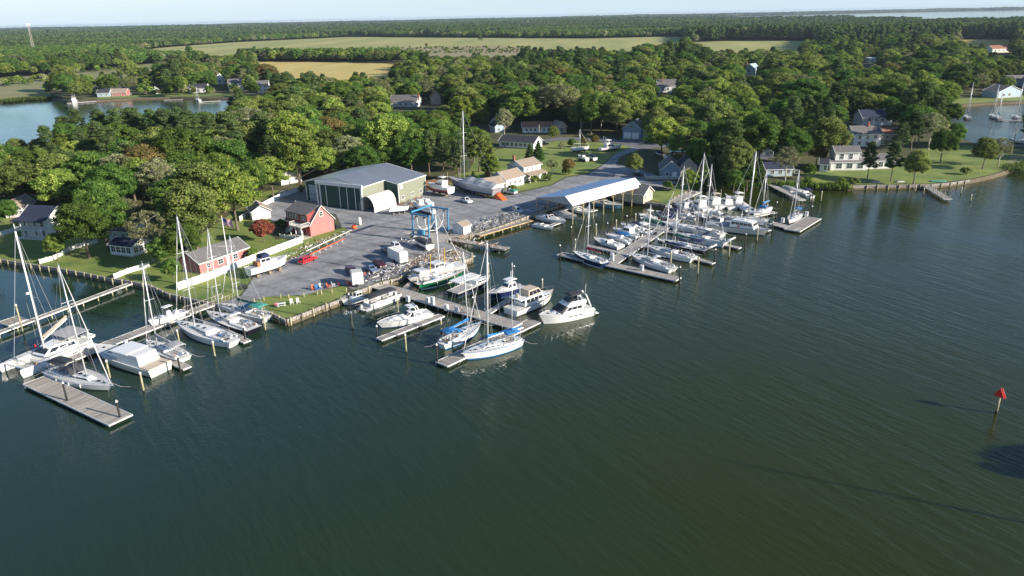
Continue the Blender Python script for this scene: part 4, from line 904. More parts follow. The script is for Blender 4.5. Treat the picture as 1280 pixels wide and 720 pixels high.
def dock(label, a, b, w, z=.65, rim='float', wood='plank', flot=True, name='dock', px=True, cat='dock', legs=False, pedestals=()):
    a = G(*a, z) if px else Vector(a); b = G(*b, z) if px else Vector(b); d = b-a; L_ = d.length; r = math.atan2(d.y, d.x)
    t = thing(name, label, cat, (a.x,a.y,0), r)
    n = int(L_/.28); nv = 3
    vm = []
    for q in range(nv):     # three plank widths mixed so that no two neighbours match
        mb = MB(); mb.box((0,0,0), (.25,w-.16-.03*q,.05)); vm.append(mb)
    bd = MB(); rs = random.Random(int(L_*100))
    for i in range(n):
        jz = rs.uniform(-.008,.012); bd.box(((i+.5)*L_/n,rs.uniform(-.03,.03),z+jz), (L_/n-.03,w-.18,.05))
    o = bd.build('deck_boards', M[wood], t); o['kind'] = 'stuff'
    for s in (-1,1):
        mb = MB(); mb.box((L_/2,s*(w/2-.05),z-.06), (L_,.12,.26)); mb.build('edge_board', M[rim], t)
    for x in (.0, L_): 
        mb = MB(); mb.box((x,0,z-.06), (.12,w+.02,.25)); mb.build('end_board', M[rim], t)
    if flot:
        k = max(1, int(L_/3.2)); fm = MB(); fm.box((0,0,z-.42), (2.2,w-.5,.6)); fm = fm.mesh('float', M['black'])
        for i in range(k): link('float', fm, t, ((i+.5)*L_/k,0,0))
    else:
        k = max(2, int(L_/3.5)); fm = MB()
        for s in (-1,1): fm.bar((0,s*(w/2-.2),-1), (0,s*(w/2-.2),z+(.9 if legs else .0)), .16, n=7)
        fm.box((0,0,z-.2), (.2,w,.2)); fm = fm.mesh('pile_pair', M['pile'])
        for i in range(k): link('pile_pair', fm, t, ((i+.5)*L_/k,0,0))
    cl = MB(); cl.box((0,0,z+.08), (.3,.08,.08)); cl.bar((-.06,0,z), (-.06,0,z+.08), .04, n=4); cl = cl.mesh('cleat', M['steel'])
    for i in range(max(1,int(L_/5))):
        for s in (-1,1): link('cleat', cl, t, ((i+.5)*5,s*(w/2-.2),0))
    return t
def pedestal(px, py, label, h=1.6, z=.65, w_=.9):
    p = G(px, py, z); t = thing('power_pedestal', label, 'power pedestal', p, rad(-38))
    mb = MB(); mb.box((0,0,h/2), (w_,.55,h), top=(.92,.9)); mb.build('cabinet', M['white'], t)
    mb = MB(); mb.box((0,0,h+.03), (w_,.6,.1)); mb.build('lid', M['canvwhite'], t)
    mb = MB(); mb.box((0,-.29,h*.62), (.4,.04,.3)); mb.build('socket_panel', M['canvlgrey'], t); return t
dock('wide T-head float dock at the lower left beneath the catamaran', (43,475),(151,525), 4.0)
dock('plank walkway float leading from the left T-head to the gangway', (62,458),(236,391), 3.0)
dock('finger float between the cream cruiser and the small grey topped sailboat', (185,437),(234,460), 1.6)
dock('finger float between the large ketch and the dark hulled sailboat', (258,402),(309,427), 1.6)
dock('narrow timber pier crossing the water at far left', (-40,430),(163,354), 1.7, z=1.0, flot=False, wood='plank2')
dock('small square float platform beside the narrow left pier', (4,405),(28,397), 4.4, z=.9, flot=False, wood='plank2')
t = dock('gangway bridge with railings up to the flagpole lawn', (234,391.5),(283,374), 2.2, z=1.2, flot=False)
L_ = (G(283,374,1.2)-G(234,391.5,1.2)).length; mb = MB()
for s in (-1,1): rail(mb, (0,s*1.15,1.25), (L_,s*1.15,1.25), 1.1, 10)
mb.build('railing', M['plank2'], t)
dock('wide centre plank dock with white piles running out from the yard', (474,357),(646,407), 3.6, z=.9, flot=False)
dock('centre T-head float dock beneath the two ketches', (552,455),(668,401), 3.2)
dock('finger float beside the white express cruiser', (474,424),(552,394), 1.9)
dock('finger float between the canopied workboat and black sport cruiser', (607,393),(640,372), 1.4)
dock('travel lift pier, the far rail', (560,298),(634,311), 2.6, z=1.15, flot=False, rim='plank')
dock('small float at the end of the travel lift pier', (618,309),(633,311), 3.2, z=.5)
dock('travel lift pier, the near rail', (541,304),(590,321), 2.2, z=1.25, flot=False, rim='conc')
dock('plank dock along the yard edge beside the mast stands', (597,294),(663,275), 2.2, z=1.1, flot=False, rim='timber')
dock('outer T-head float dock with the blue hulled sloop', (700,317),(848,349), 3.0)
dock('main marina walkway from the outer T-head to the quay', (765,328),(862,262), 3.4)
dock('last leg of the marina walkway to the clubhouse quay', (862,262),(840,252), 3.0)
for (a, b, lb) in [((803,306),(892,329),'finger float beside the second white sloop'),((832,288),(925,310),'finger float beside the sloop with the stern dinghy'),((735,307),(785,318),'finger float left of the walkway nearest the T-head'),
        ((768,290),(812,299),'finger float among the white runabouts'),((790,277),(828,287),'finger float beside the blue covered boats'),((862,262),(962,288),'long float carrying the patrol boat berth'),
        ((905,278),(969,265),'float dock behind the blue covered sloop'),((868,256),(880,248),'short float by the boat lifts'),((890,262),(905,250),'short float between the far cruisers'),
        ((683,284),(704,276),'short finger inside the covered slips'),((692,266),(722,257),'plank walkway deep inside the covered slips'),((745,262),(728,266),'brown catwalk under the slip roof')]:
    dock(lb, a, b, 1.5)
dock('square far float dock with the lone small sloop', (966,279),(996,287), 3.0)
dock('far float dock leg at the lone small sloop', (990,288),(1017,272), 4.6)
dock('wooden pier from the far shore with the small motorboat', (958,228),(1003,250), 2.4, z=.9, flot=False)
dock('dark piled pier off the right shore lawn', (1158,232),(1185,249), 2.6, z=1.0, flot=False, legs=True, wood='plank')
dock('sloping quay ramp by the clubhouse', (841,253),(872,239), 3.2, z=1.2, flot=False)
for i, (x, y, lb) in enumerate([(494,372,'white dock box and pile at the root of the centre dock'),(510,377,'pair of white dock piles near the express cruiser bow'),(535,379,'white pedestal halfway along the centre dock'),(541,382,'tall white pedestal halfway along the centre dock'),(558,388,'white pedestal near the ketch bow'),
        (571,391,'low white dock box on the centre dock'),(765,326,'large white pedestal at the root of the outer T-head'),(843,290,'tall white pedestal on the marina walkway'),(821,303,'white pedestal at the walkway bend'),(802,338,'short white pedestal on the outer T-head'),
        (888,272,'tall white pedestal by the far slips'),(1008,270,'twin white pedestal on the far square dock'),(158,434,'round topped white pedestal behind the cream cruiser'),(837,262,'blue white pedestal by the quay'),(978,278,'white pedestal at the corner of the far dock')]):
    pedestal(x, y, lb, 2.0 if 'tall' in lb or 'large' in lb else 1.3)
# ================================================================== boats
def height_for(p, ypx, cap=30):
    h = 2.0
    while PR((p[0], p[1], p[2]+h))[1] > ypx and h < cap: h += .1
    return h
def facequads(parent, corners, n, u=(.06,.94), v=(.3,.8), gap=.12, m='glass', name='window'):
    a, b, c, d = [Vector(q) for q in corners]; nr = (b-a).cross(d-a).normalized()
    for i in range(n):
        u0 = u[0]+(u[1]-u[0])*(i+gap/2)/n; u1 = u[0]+(u[1]-u[0])*(i+1-gap/2)/n
        def P(s, t_): return (a.lerp(b, s)).lerp(d.lerp(c, s), t_)
        q = [P(u0,v[0]), P(u1,v[0]), P(u1,v[1]), P(u0,v[1])]
        mb = MB(); mb.add([p+nr*.03 for p in q]+[p-nr*.02 for p in q], [(0,1,2,3),(7,6,5,4),(0,4,5,1),(1,5,6,2),(2,6,7,3),(3,7,4,0)]); mb.build(name, M[m], parent)
RGEAR = random.Random(21)
class Boat:
    def __init__(s, label, cat, st, bw, name, group=None, z=0.0, Bf=.30, motor=False, fb=1.4, fs=1.0, sw=.72, hull='gel', stripe='bottomblue', bottom='bottom', rake=.09, L=None, B=None, deck='deck', keelz=-.45, rail='gel'):
        a, b = G(*st, z), G(*bw, z); d = b-a; s.L = L or d.length; s.r = math.atan2(d.y, d.x); c = (a+b)/2; s.c = c; L = s.L
        s.B = B or (Bf*L if L < 14 else Bf*14+(L-14)*.16); s.fb, s.fs, s.sw, s.motor = fb, fs, sw, motor
        s.t = thing(name, label, cat, c, s.r, group)
        n = 14; rings = []; top = []
        fr = [1, .62, .3, .14, .0]
        for i in range(n+1):
            t = i/n; bb, zs = s.b(t), s.zs(t); x = (t-.5)*L; P = []
            for f in fr:
                zz = .02+(zs-.02)*f if f > 0 else -.02
                wf = (1 - (.10 if not motor else .13)*(1-f)**1.2) * (1-(.5 if motor else .3)*(1-f)*t**3)
                xx = x - rake*L*(1-f)*t**4 + (.0 if motor else .045*L)*(1-f)*(1-t)**6
                P.append((xx, bb*wf, zz))
            P.append((P[-1][0], P[-1][1]*.8, keelz))
            rings.append([(x_, y, z_) for x_, y, z_ in P] + [(x_, -y, z_) for x_, y, z_ in reversed(P)]); top.append((P[0][0], bb, zs))
        mb = MB(); mb.smooth = True; m_ = len(rings[0])
        vs = [p for r_ in rings for p in r_]; fs_ = []; mi = []
        for k in range(n):
            for i in range(m_-1):
                fs_.append((k*m_+i, k*m_+i+1, (k+1)*m_+i+1, (k+1)*m_+i)); j = min(i, m_-2-i); mi.append(0 if j < 3 else (1 if j == 3 else 2))
        fs_.append(tuple(range(m_))); mi.append(0)
        mb.add(vs, fs_); mb.mi = mi; mb.sm[-1] = False
        s.hull = mb.build('hull', [M[hull], M[stripe], M[bottom]], s.t)
        d_ = MB(); R = [[(x, y-.03, z_-.04), (x, 0, z_+.02), (x, -y+.03, z_-.04)] for x, y, z_ in top]; d_.loft(R, False); s.deck = d_.build('deck', M[deck], s.t)
        if L > 8:
            e = MB()
            for q in (1,-1): e.path([(x, q*y, z_) for x, y, z_ in top], .045, 4)
            e.build('rub_rail', M[rail], s.t)
    def b(s, t):
        if s.motor: return s.B/2*((s.sw+(1-s.sw)*min(1, t/.35)) if t < .35 else (1 if t < .5 else max(.02, 1-((t-.5)/.5)**2.5)))
        p = .42; return s.B/2*((s.sw+(1-s.sw)*math.sin(PI/2*t/p)) if t < p else max(.015, 1-((t-p)/(1-p))**2.1))
    def zs(s, t): return s.fs+(s.fb-s.fs)*t**1.7
    def x(s, t): return (t-.5)*s.L
    def w(s, x, y, z): return s.t.matrix_basis @ Vector((x, y, z))
    def cab(s, t0, t1, w, h, z0=None, fi=.3, ri=.1, si=.12, name='cabin', m='gel', win=(), parent=None, w1=None, wv=(.35,.8)):
        x0, x1 = s.x(t0), s.x(t1); z0 = s.zs((t0+t1)/2)-.08 if z0 is None else z0; w0 = w*s.B/2; w1 = w0 if w1 is None else w1*s.B/2
        mb = MB(); mb.tbox(x0, x1, w0, w1, z0, z0+h, fi*(x1-x0), ri*(x1-x0), si)
        o = mb.build(name, M[m], parent or s.t)
        bv = o.modifiers.new('soft_edges', 'BEVEL'); bv.width = min(.10, h*.18); bv.segments = 2
        c = mb.v
        F = {'l': (c[2],c[3],c[7],c[6]), 'r': (c[0],c[1],c[5],c[4]), 'f': (c[1],c[2],c[6],c[5]), 'a': (c[3],c[0],c[4],c[7])}
        for side, n in win: facequads(o, F[side], n, v=wv)
        o2 = o; return o2, z0+h
    def rails(s, t0=.6, h=.65, name='bow_rail', ends=1.0):
        mb = MB(); ts = [t0+(ends-t0)*i/6 for i in range(7)]
        for q in (1,-1):
            pts = [(s.x(t)-.05, q*(s.b(t)*.94), s.zs(t)+h) for t in ts]; mb.path(pts, .028, 4)
            for p in pts[:-1]: mb.bar(p, (p[0],p[1],p[2]-h), .025, n=4)
        mb.build(name, M['steel'], s.t)
    def hatches(s, lst):
        for (t, y, d) in lst:
            mb = MB(); mb.box((s.x(t), y, s.zs(t)+.06), (d, d*.8, .07)); mb.build('hatch', M['glass'], s.t)
def mast(s, t, top=None, h=None, r=.11, name='mast', spr=2, boom=None, cover=None, boomz=1.7, m='alu', jib=True, stays=True, baby=0.0, zc=None, radar=False, jibm='canvwhite', sw=1.0):
    x = s.x(t); z0 = s.zs(t)+ (zc or .3)
    if h is None: h = height_for(s.w(x, 0, z0), top[1])
    rk = -.03*h
    mb = MB(); mb.smooth = True; mb.bar((x,0,z0-.4), (x+rk,0,z0+h), r, r*.8, n=8); mb.bar((x+rk-.15,0,z0+h+.02), (x+rk+.25,0,z0+h+.05), .05, n=4); mb.bar((x+rk,0,z0+h), (x+rk,0,z0+h+.5), .02, n=4)
    mo = mb.build(name, M[m], s.t)
    for k in range(spr):
        f = (k+1)/(spr+1)*(1.02 if spr > 1 else 1.1); zz = z0+h*f; e = MB(); wid = s.B*.24*sw
        e.bar((x+rk*f,-wid,zz+.05), (x+rk*f,wid,zz+.05), .045, n=4); e.build('spreader', M[m], mo)
    if radar:
        e = MB(); e.bar((x+.45,0,z0+h*.42), (x+.45,0,z0+h*.42+.25), .33, .28, n=10); e.bar((x,0,z0+h*.42), (x+.5,0,z0+h*.42), .06, n=4); e.build('radar_dome', M['white'], mo)
    top_ = Vector((x+rk, 0, z0+h))
    if stays:
        e = MB(); bow = Vector((s.x(.985), 0, s.zs(1)+.1)); st = Vector((s.x(.01), 0, s.zs(0)+.2)); wr = .022
        if baby == 0: e.bar(top_, st, wr, n=3)
        if not jib and baby == 0: e.bar(top_, bow, wr, n=3)
        for q in (1,-1):
            cp = Vector((x-.2, q*s.b(t)*.95, s.zs(t))); pr = top_
            for k in range(spr, 0, -1):
                f = k/(spr+1)*(1.02 if spr > 1 else 1.1); sp = Vector((x+rk*f, q*s.B*.24*sw, z0+h*f+.05)); e.bar(pr, sp, wr, n=3); pr = sp
                e.bar(Vector((x+rk*f,0,z0+h*min(1,f+.02))), cp, wr*.9, n=3)
            e.bar(pr, cp, wr, n=3)
        e.build('rigging', M['wire'], s.t)
    if jib:
        e = MB(); e.smooth = True; a = Vector((s.x(.975), 0, s.zs(1)+.25)); d = top_ - a; rr = max(.05, .0052*s.L)
        e.bar(a, a+d*.12, .05, rr, n=6); e.bar(a+d*.12, a+d*.55, rr, rr*.8, n=6); e.bar(a+d*.55, a+d*.93, rr*.8, .035, n=6); e.bar(a+d*.93, a+d*1.0, .02, n=4)
        e.build('furled_jib', M[jibm], s.t)
    if boom:
        bl, zb = boom*s.L, z0+boomz-.3; e = MB(); e.bar((x-.1,0,zb), (x-bl,0,zb+.12), .085, n=7); bo = e.build('boom', M[m], s.t)
        if cover:
            e = MB(); e.smooth = True; R = []
            for i in range(9):
                f = i/8; xx = x+.12-(bl-.2)*f; hh = (.62-.42*f)*(1+.08*math.sin(i*2.1)); ww = .24-.10*f
                R.append([(xx, ww*math.sin(a_), zb+.05+.12*f+hh*.45+hh*.6*math.cos(a_)) for a_ in [2*PI*j/8 for j in range(8)]])
            e.loft(R, True, True, True); e.build('sail_cover', M[cover], bo)
        e = MB(); e.bar((x-bl*.9,0,zb), top_, .014, n=3); e.bar((x-bl*.75,0,zb), (x-bl*.72,0,s.zs(.3)+.2), .03, n=3); e.build('sheet', M['wire'], bo)
    return top_
def canopy(s, t0, t1, w, z, m, name, drop=.0, arch=.25, frame=True, front=0.0, h0=None):
    """stretched cloth on bent tubes"""
    x0, x1 = s.x(t0), s.x(t1); R = []
    for i in range(7):
        f = i/6; R.append([(x0+(x1-x0)*f, w*s.B/2*c, z+arch*(1-c*c)*.8 - .12*(2*f-1)**2 - drop*max(0,(f-.6)/.4)**1.5) for c in (-1,-.8,-.45,0,.45,.8,1)])
    mb = MB(); mb.smooth = True; mb.loft(R, False)
    for r_ in (R[0], R[-1]): pass
    o = mb.build(name, M[m], s.t); so = o.modifiers.new('cloth_thickness', 'SOLIDIFY'); so.thickness = .05
    if frame:
        e = MB(); zb = s.zs((t0+t1)/2) if h0 is None else h0
        for f in (.05, .5, .95):
            for q in (-1,1): e.bar((x0+(x1-x0)*f, q*w*s.B/2, z-.03), (x0+(x1-x0)*(.5+(f-.5)*.3), q*s.B*.42, zb), .025, n=4)
        e.build('canopy_frame', M['steel'], o)
    return o
def cockpit(s, t0, t1, w, m='canvlgrey', wheel=True, depth=.34):
    x0, x1 = s.x(t0), s.x(t1); z = s.zs(.15); y = w*s.B/2; c = MB()
    for q in (-1,1): c.box(((x0+x1)/2, q*y, z+depth/2-.02), (x1-x0, .28, depth))
    c.box((x1, 0, z+depth/2+.03), (.25, 2*y+.2, depth+.1)); c.build('coaming', M['gel'], s.t)
    f = MB(); f.box(((x0+x1)/2, 0, z+.02), (x1-x0-.2, 2*y-.3, .06)); 
    f.build('cockpit_sole', M[m], s.t)
    b_ = MB()
    for q in (-1,1): b_.box(((x0+x1)/2+.2, q*(y-.42), z+.16), ((x1-x0)*.7, .5, .22))
    b_.build('seat', M['deck'], s.t)
    if wheel:
        e = MB(); cx, R_ = x0+(x1-x0)*.28, .5
        pts = [(cx, R_*math.cos(a), z+.85+R_*math.sin(a)) for a in [2*PI*i/14 for i in range(15)]]; e.path(pts, .03, 4); e.bar((cx-.1,0,z), (cx-.1,0,z+.9), .1, n=6)
        for i in range(3): e.bar((cx,0,z+.85), pts[i*5], .02, n=3)
        e.build('steering_wheel', M['steel'], s.t)
def outboard(s, n=1, big=1.0):
    for i in range(n):
        y = (i-(n-1)/2)*.75; mb = MB(); mb.tbox(-.38*big,.38*big,.24*big,.22*big,0,.62*big,.14,.08,.06); mb.box((0,0,-.45*big), (.3*big,.16*big,1.0*big)); mb.bar((0,0,-1.0*big),(.02,0,-.95*big),.12,n=5)
        o = mb.build('outboard_motor', M['black'] if i % 2 == 0 and n < 2 else M['cardark'], s.t, loc=(s.x(0)-.45*big, y, s.fs+.02)); bv = o.modifiers.new('soft_edges','BEVEL'); bv.width = .05
def sailboat(label, st, bw, mt, hull='gel', t=.60, boomf=.36, cover=None, dodger=None, bimini=None, spr=2, jib=True, stripe='bottomblue', cab=(.34,.74), teak=False, mizzen=None, wheel=True, solar=False, group=None, fb=1.5, fs=1.1, sw=.70, radar=False, name='sailboat', z=0.0, fenders=True, dinghy=False, rail='gel', bottom='bottom', deck='deck', detail=True, mastr=.12, L=None, deckcolor=None, davit=False):
    s = Boat(label, 'sailboat', st, bw, name, group, z, .30, False, fb, fs, sw, hull, stripe, bottom, deck='teak' if teak else deck, rail=rail, L=L)
    k = s.L/14.0
    o, zt = s.cab(cab[0], cab[1], .56, .46*max(.7,k), fi=.22, ri=.05, si=.16, w1=.30, win=(('l',3),('r',3)), wv=(.35,.75))
    if detail:
        s.hatches([(cab[1]+.06, 0, .6*k), (min(.9,cab[1]+.14), 0, .45*k)])
        mb = MB()
        for f in (.35,.62): mb.box((s.x(cab[0]+(cab[1]-cab[0])*f), 0, zt+.03), (.55*k,.5*k,.06))
        mb.build('skylight', M['glass'], o)
    cockpit(s, .07, cab[0]-.01, .60, wheel=wheel)
    if dodger: 
        canopy(s, cab[0]-.03, cab[0]+.09, .60, zt+.95*max(.8,k), dodger, 'dodger', drop=.85*k, frame=False)
    if bimini: canopy(s, .08, cab[0]-.05, .62, s.zs(.15)+2.05, bimini, 'bimini')
    if detail:
        s.rails(.72, .62, 'pulpit'); mb = MB()
        for q in (1,-1):
            pts = [(s.x(f), q*s.b(f)*.96, s.zs(f)+.6) for f in (.0,.1,.22,.35,.5,.62,.72)]; mb.path(pts, .016, 3)
            for p in pts: mb.bar(p, (p[0],p[1],p[2]-.62), .018, n=3)
        mb.bar((s.x(.0),-s.b(0)*.96,s.zs(0)+.6), (s.x(0),s.b(0)*.96,s.zs(0)+.6), .025, n=4); mb.build('lifelines', M['steel'], s.t)
        mb = MB(); mb.bar((s.x(.08),0,s.zs(0)),(s.x(.08),0,s.zs(0)+.1),.1,n=6)
        for q in (1,-1):
            for f in (.12,.24): mb.bar((s.x(f), q*s.B*.31, s.zs(.1)+.34), (s.x(f), q*s.B*.31, s.zs(.1)+.52), .10, .08, n=7)
        mb.build('winch', M['steel'], s.t)
        mb = MB(); mb.bar((s.x(.97),0,s.zs(1)+.08), (s.x(1.02),0,s.zs(1)-.15), .09, n=5); mb.build('anchor', M['steel'], s.t)
    mast(s, t, mt, boom=boomf, cover=cover, spr=spr, jib=jib, zc=.45*k, radar=radar, r=mastr*1.12)
    if mizzen:
        tt, mtop, mc = mizzen; mast(s, tt, mtop, boom=.2, cover=mc, spr=1, jib=False, name='mizzen_mast', baby=1, r=.09, zc=.3, boomz=1.9)
    if solar: mb = MB(); mb.box((s.x(.03),0,s.fs+2.3), (1.3*k,2.4*k,.06)); mb.bar((s.x(.04),-.9*k,s.fs),(s.x(.04),-.9*k,s.fs+2.3),.04,n=4); mb.bar((s.x(.04),.9*k,s.fs),(s.x(.04),.9*k,s.fs+2.3),.04,n=4); mb.build('solar_panel', M['solar'], s.t)
    if fenders:
        for f in (.3,.5,.66):
            mb = MB(); mb.smooth = True; mb.bar((0,0,-.75),(0,0,-.12),.11,n=7); mb.bar((0,0,-.12),(0,0,.2),.012,n=3); mb.build('fender', M['white'], s.t, loc=(s.x(f),-s.b(f)*1.0-.1,s.zs(f)))
    if detail:
        mb = MB()
        for i in range(9):
            f = RGEAR.uniform(.06,.34); y = RGEAR.uniform(-.3,.3)*s.B; z_ = s.zs(f)+.2; q = RGEAR.random()
            mb.cur = RGEAR.randrange(4)
            if q < .5: mb.box((s.x(f),y,z_+.1),(RGEAR.uniform(.2,.7),RGEAR.uniform(.2,.5),RGEAR.uniform(.12,.3)),RGEAR.uniform(0,3))
            else: mb.bar((s.x(f),y,z_),(s.x(f)+RGEAR.uniform(-.4,.4),y+RGEAR.uniform(-.4,.4),z_+RGEAR.uniform(.1,.8)),.07,n=5)
        mb.build('cockpit_gear', [M['canvwhite'], M['cardark'], M['canvblue'], M['teak']], s.t)['kind'] = 'stuff'
        mb = MB()
        for f, q in ((.95,1),(.95,-1),(.03,1),(.03,-1)):
            a = Vector((s.x(f), q*s.b(f), s.zs(f)+.05)); e_ = a+Vector((2.6 if f > .5 else -2.2, q*1.6, .6-a.z)); m1 = a.lerp(e_,.5)-Vector((0,0,.35)); mb.path([a,m1,e_],.022,3)
        mb.build('mooring_lines', M['rope'], s.t)
    if dinghy: rib_dinghy(s)
    return s
def rib_tube(mb, L, W, r, z=0, x0=0):
    pts = []
    for i in range(15):
        a = -PI/2 + PI*i/14; pts.append((x0+L*.25*math.cos(a)+L*.2, W/2*math.sin(a), z+.08*math.cos(a)))
    pts = [(x0-L*.5,-W/2,z)] + pts + [(x0-L*.5,W/2,z)]
    mb.smooth = True; mb.path(pts, r, 8)
def rib_dinghy(s):
    """inflatable tender hung on the stern"""
    e = thing('inflatable_tender', 'white inflatable tender on the stern of the '+('pale sloop with the blue striped coachroof' if s.c.y > 192 else 'black hulled green boomed sloop'), 'dinghy', s.w(s.x(0)-.9, 0, s.fs+.9), s.r+PI/2)
    mb = MB(); rib_tube(mb, 3.2, 1.5, .26); o = mb.build('tube', M['canvwhite'], e); o.rotation_euler[0] = .5
    mb = MB(); mb.box((-.1,0,-.1), (2.6,1.2,.08)); o = mb.build('floor', M['canvnavy'], e); o.rotation_euler[0] = .5

# ---------------------------------------------------------------- left docks
# catamaran
a, b_ = G(116,432,0), G(14,470,0); a = G(119,425,0); d = b_-a; Lc = 15.5; r = math.atan2(d.y,d.x); c = b_ - d.normalized()*(Lc/2)
def catamaran():
    t = thing('catamaran', 'large white cruising catamaran with swung out boom at the left T-head', 'catamaran', c, r)
    L, W = Lc, 8.0
    for q in (1,-1):
        mb = MB(); mb.smooth = True; R = []
        for i in range(13):
            f = i/12; x = (f-.5)*L; bb = .95*(1 if f < .5 else max(.03, 1-((f-.5)/.5)**2.2)) * (.85+.15*min(1,f/.2)); zs = 1.35+.35*f
            zt = zs if f > .12 else zs-.9*(1-f/.12)
            P = [(x,bb,zt),(x,bb*.95,zt*.5),(x-.25*f**4,bb*.75,.12),(x-.4*f**4,bb*.55,-.3)]
            R.append([(p[0], q*(W/2-.95)+p[1], p[2]) for p in P]+[(p[0], q*(W/2-.95)-p[1], p[2]) for p in reversed(P)])
        mb.loft(R, False, True, False); h = mb.build('hull', M['gel'], t)
        mb = MB(); mb.loft([[rr[0], rr[-1]] for rr in R], False); mb.build('hull_deck', M['deck'], h)
        mb = MB(); mb.box((L*.08, q*(W/2-.95)+q*.93, 1.0), (1.6,.04,.22)); mb.box((-L*.15, q*(W/2-.95)+q*.93, 1.0), (1.2,.04,.22)); mb.build('port_light', M['glass'], h)
    mb = MB(); mb.tbox(-L*.43, L*.16, W/2-.9, W/2-.9, .75, 1.75, .5, .1, 0); mb.build('bridge_deck', M['deck'], t)
    mb = MB(); mb.tbox(-L*.28, L*.15, 2.9, 2.0, 1.7, 2.9, 2.0, .4, .5); o = mb.build('saloon', M['gel'], t); bv = o.modifiers.new('soft_edges','BEVEL'); bv.width = .25; bv.segments = 3
    v = mb.v; facequads(o, (v[1],v[2],v[6],v[5]), 4, v=(.25,.75)); facequads(o, (v[2],v[3],v[7],v[6]), 3, v=(.3,.8)); facequads(o, (v[0],v[1],v[5],v[4]), 3, v=(.3,.8))
    mb = MB(); mb.box((-L*.30,0,3.75), (4.6,5.6,.12)); o = mb.build('hard_top', M['canvlgrey'], t)
    for x in (-L*.43,-L*.18):
        for y in (-2.4,2.4): mb = MB(); mb.bar((x,y,1.7),(x,y,3.7),.06,n=5); mb.build('top_post', M['gel'], o)
    mb = MB(); mb.bar((L*.44,-W/2+.95,1.55),(L*.44,W/2-.95,1.55),.13,n=7); mb.build('crossbeam', M['alu'], t)
    mb = MB()
    for i in range(16):
        y = -2.3+i*4.6/15; mb.bar((L*.16,y,1.5),(L*.43,y,1.5),.022,n=3)
    for i in range(12): x = L*.16+i*L*.27/11; mb.bar((x,-2.4,1.5),(x,2.4,1.5),.022,n=3)
    mb.build('trampoline', M['canvwhite'], t)
    mb = MB()
    for q in (1,-1):
        pts = [(L*.46,q*(W/2-.9),2.35),(L*.3,q*(W/2-.15),2.3),(L*.05,q*(W/2-.1),2.2),(-L*.3,q*(W/2-.1),2.1)]; mb.path(pts,.02,3)
        for p in pts: mb.bar(p,(p[0],p[1],p[2]-.7),.022,n=3)
    mb.build('lifelines', M['steel'], t)
    mp = t.matrix_basis @ Vector((L*.05,0,2.8)); h = height_for(mp, 290)
    mb = MB(); mb.smooth = True; mb.bar((L*.05,0,1.6),(L*.05-.25,0,2.8+h),.19,.15,n=9); mo = mb.build('mast', M['white'], t)
    mb = MB(); mb.bar((L*.05-.1,-1.9,2.8+h*.45),(L*.05-.1,1.9,2.8+h*.45),.05,n=4); mb.build('spreader', M['alu'], mo)
    mb = MB(); mb.bar((L*.05+.4,0,2.8+h*.48),(L*.05+.4,0,3.1+h*.48),.35,.28,n=9); mb.build('radar_dome', M['white'], mo)
    tp = Vector((L*.05-.25,0,2.8+h)); mb = MB()
    for q in (1,-1): mb.bar(tp,(-L*.12,q*3.6,1.6),.024,n=3); mb.bar(Vector((L*.05-.1,q*1.9,2.8+h*.45)),(-L*.03,q*3.6,1.6),.022,n=3); mb.bar(tp,(L*.05-.1,q*1.9,2.8+h*.45),.022,n=3)
    mb.bar(tp,(L*.44,0,1.6),.05,n=4); mb.build('rigging', M['wire'], t)
    # boom swung out with a wide stack bag
    b0 = Vector((L*.05-.2,0,4.2)); b1 = Vector((-L*.36,-1.2,6.0)); mb = MB(); mb.bar(b0,b1,.15,n=7); bo = mb.build('boom', M['white'], t)
    dd = (b1-b0); sd_ = Vector((0,1,0)); R = []
    for i in range(6):
        p = b0+dd*(i/5); w_ = .75-.45*i/5; R.append([p+sd_*w_+Vector((0,0,.55)), p+Vector((0,0,.1)), p-sd_*w_+Vector((0,0,.55)), p+Vector((0,0,.75))])
    mb = MB(); mb.loft(R, True, True, True); mb.build('sail_bag', M['canvtan'], bo)
    mb = MB(); mb.box((-L*.47,0,3.1),(1.5,3.2,.07)); mb.build('solar_panel', M['solar'], t)
    mb = MB()
    for y in (-1.3,1.3): mb.bar((-L*.44,y,1.6),(-L*.47,y,3.1),.05,n=4)
    mb.build('stern_arch', M['steel'], t)
    for i,(x,y) in enumerate([(-L*.2,1.6),(-L*.2,-1.6),(L*.08,.9),(L*.3,3.1),(L*.3,-3.1)]):
        mb = MB(); mb.box((x,y,[2.95,2.95,2.85,1.62,1.62][i]),(.6,.5,.07)); mb.build('hatch', M['glass'], t)
    mb = MB(); mb.box((L*.33,3.3,2.05),(.15,1.4,.45)); mb.build('rail_board', M['timber'], t)
    mb = MB(); mb.bar((L*.02,-3.3,1.95),(L*.02,-3.3,2.6),.18,n=6); mb.build('red_jug', M['red'], t)
    e = thing('inflatable_tender', 'white inflatable tender on the stern of the catamaran', 'dinghy', t.matrix_basis @ Vector((-L*.52,0,1.5)), r+PI/2)
    mb = MB(); rib_tube(mb, 3.4, 1.5, .28); mb.build('tube', M['canvwhite'], e); mb = MB(); mb.box((-.1,0,-.08),(2.8,1.2,.08)); mb.build('floor', M['canvlgrey'], e)
catamaran()
sailboat('white sloop with charcoal dodger and bimini, bow right, above the left T-head dock', (66,466), (143,491), (87,333), t=.60, boomf=0, dodger='canvgrey', bimini='canvgrey', cab=(.38,.72), stripe='bottom', fb=1.5, sw=.8)
s = Boat('cream and white cabin cruiser with boxed canvas cockpit and broad white transom', 'motor cruiser', (202,467), (122,444), 'cabin_cruiser', motor=True, fb=2.3, fs=1.5, sw=.95, hull='gel2', stripe='bottom', Bf=.32)
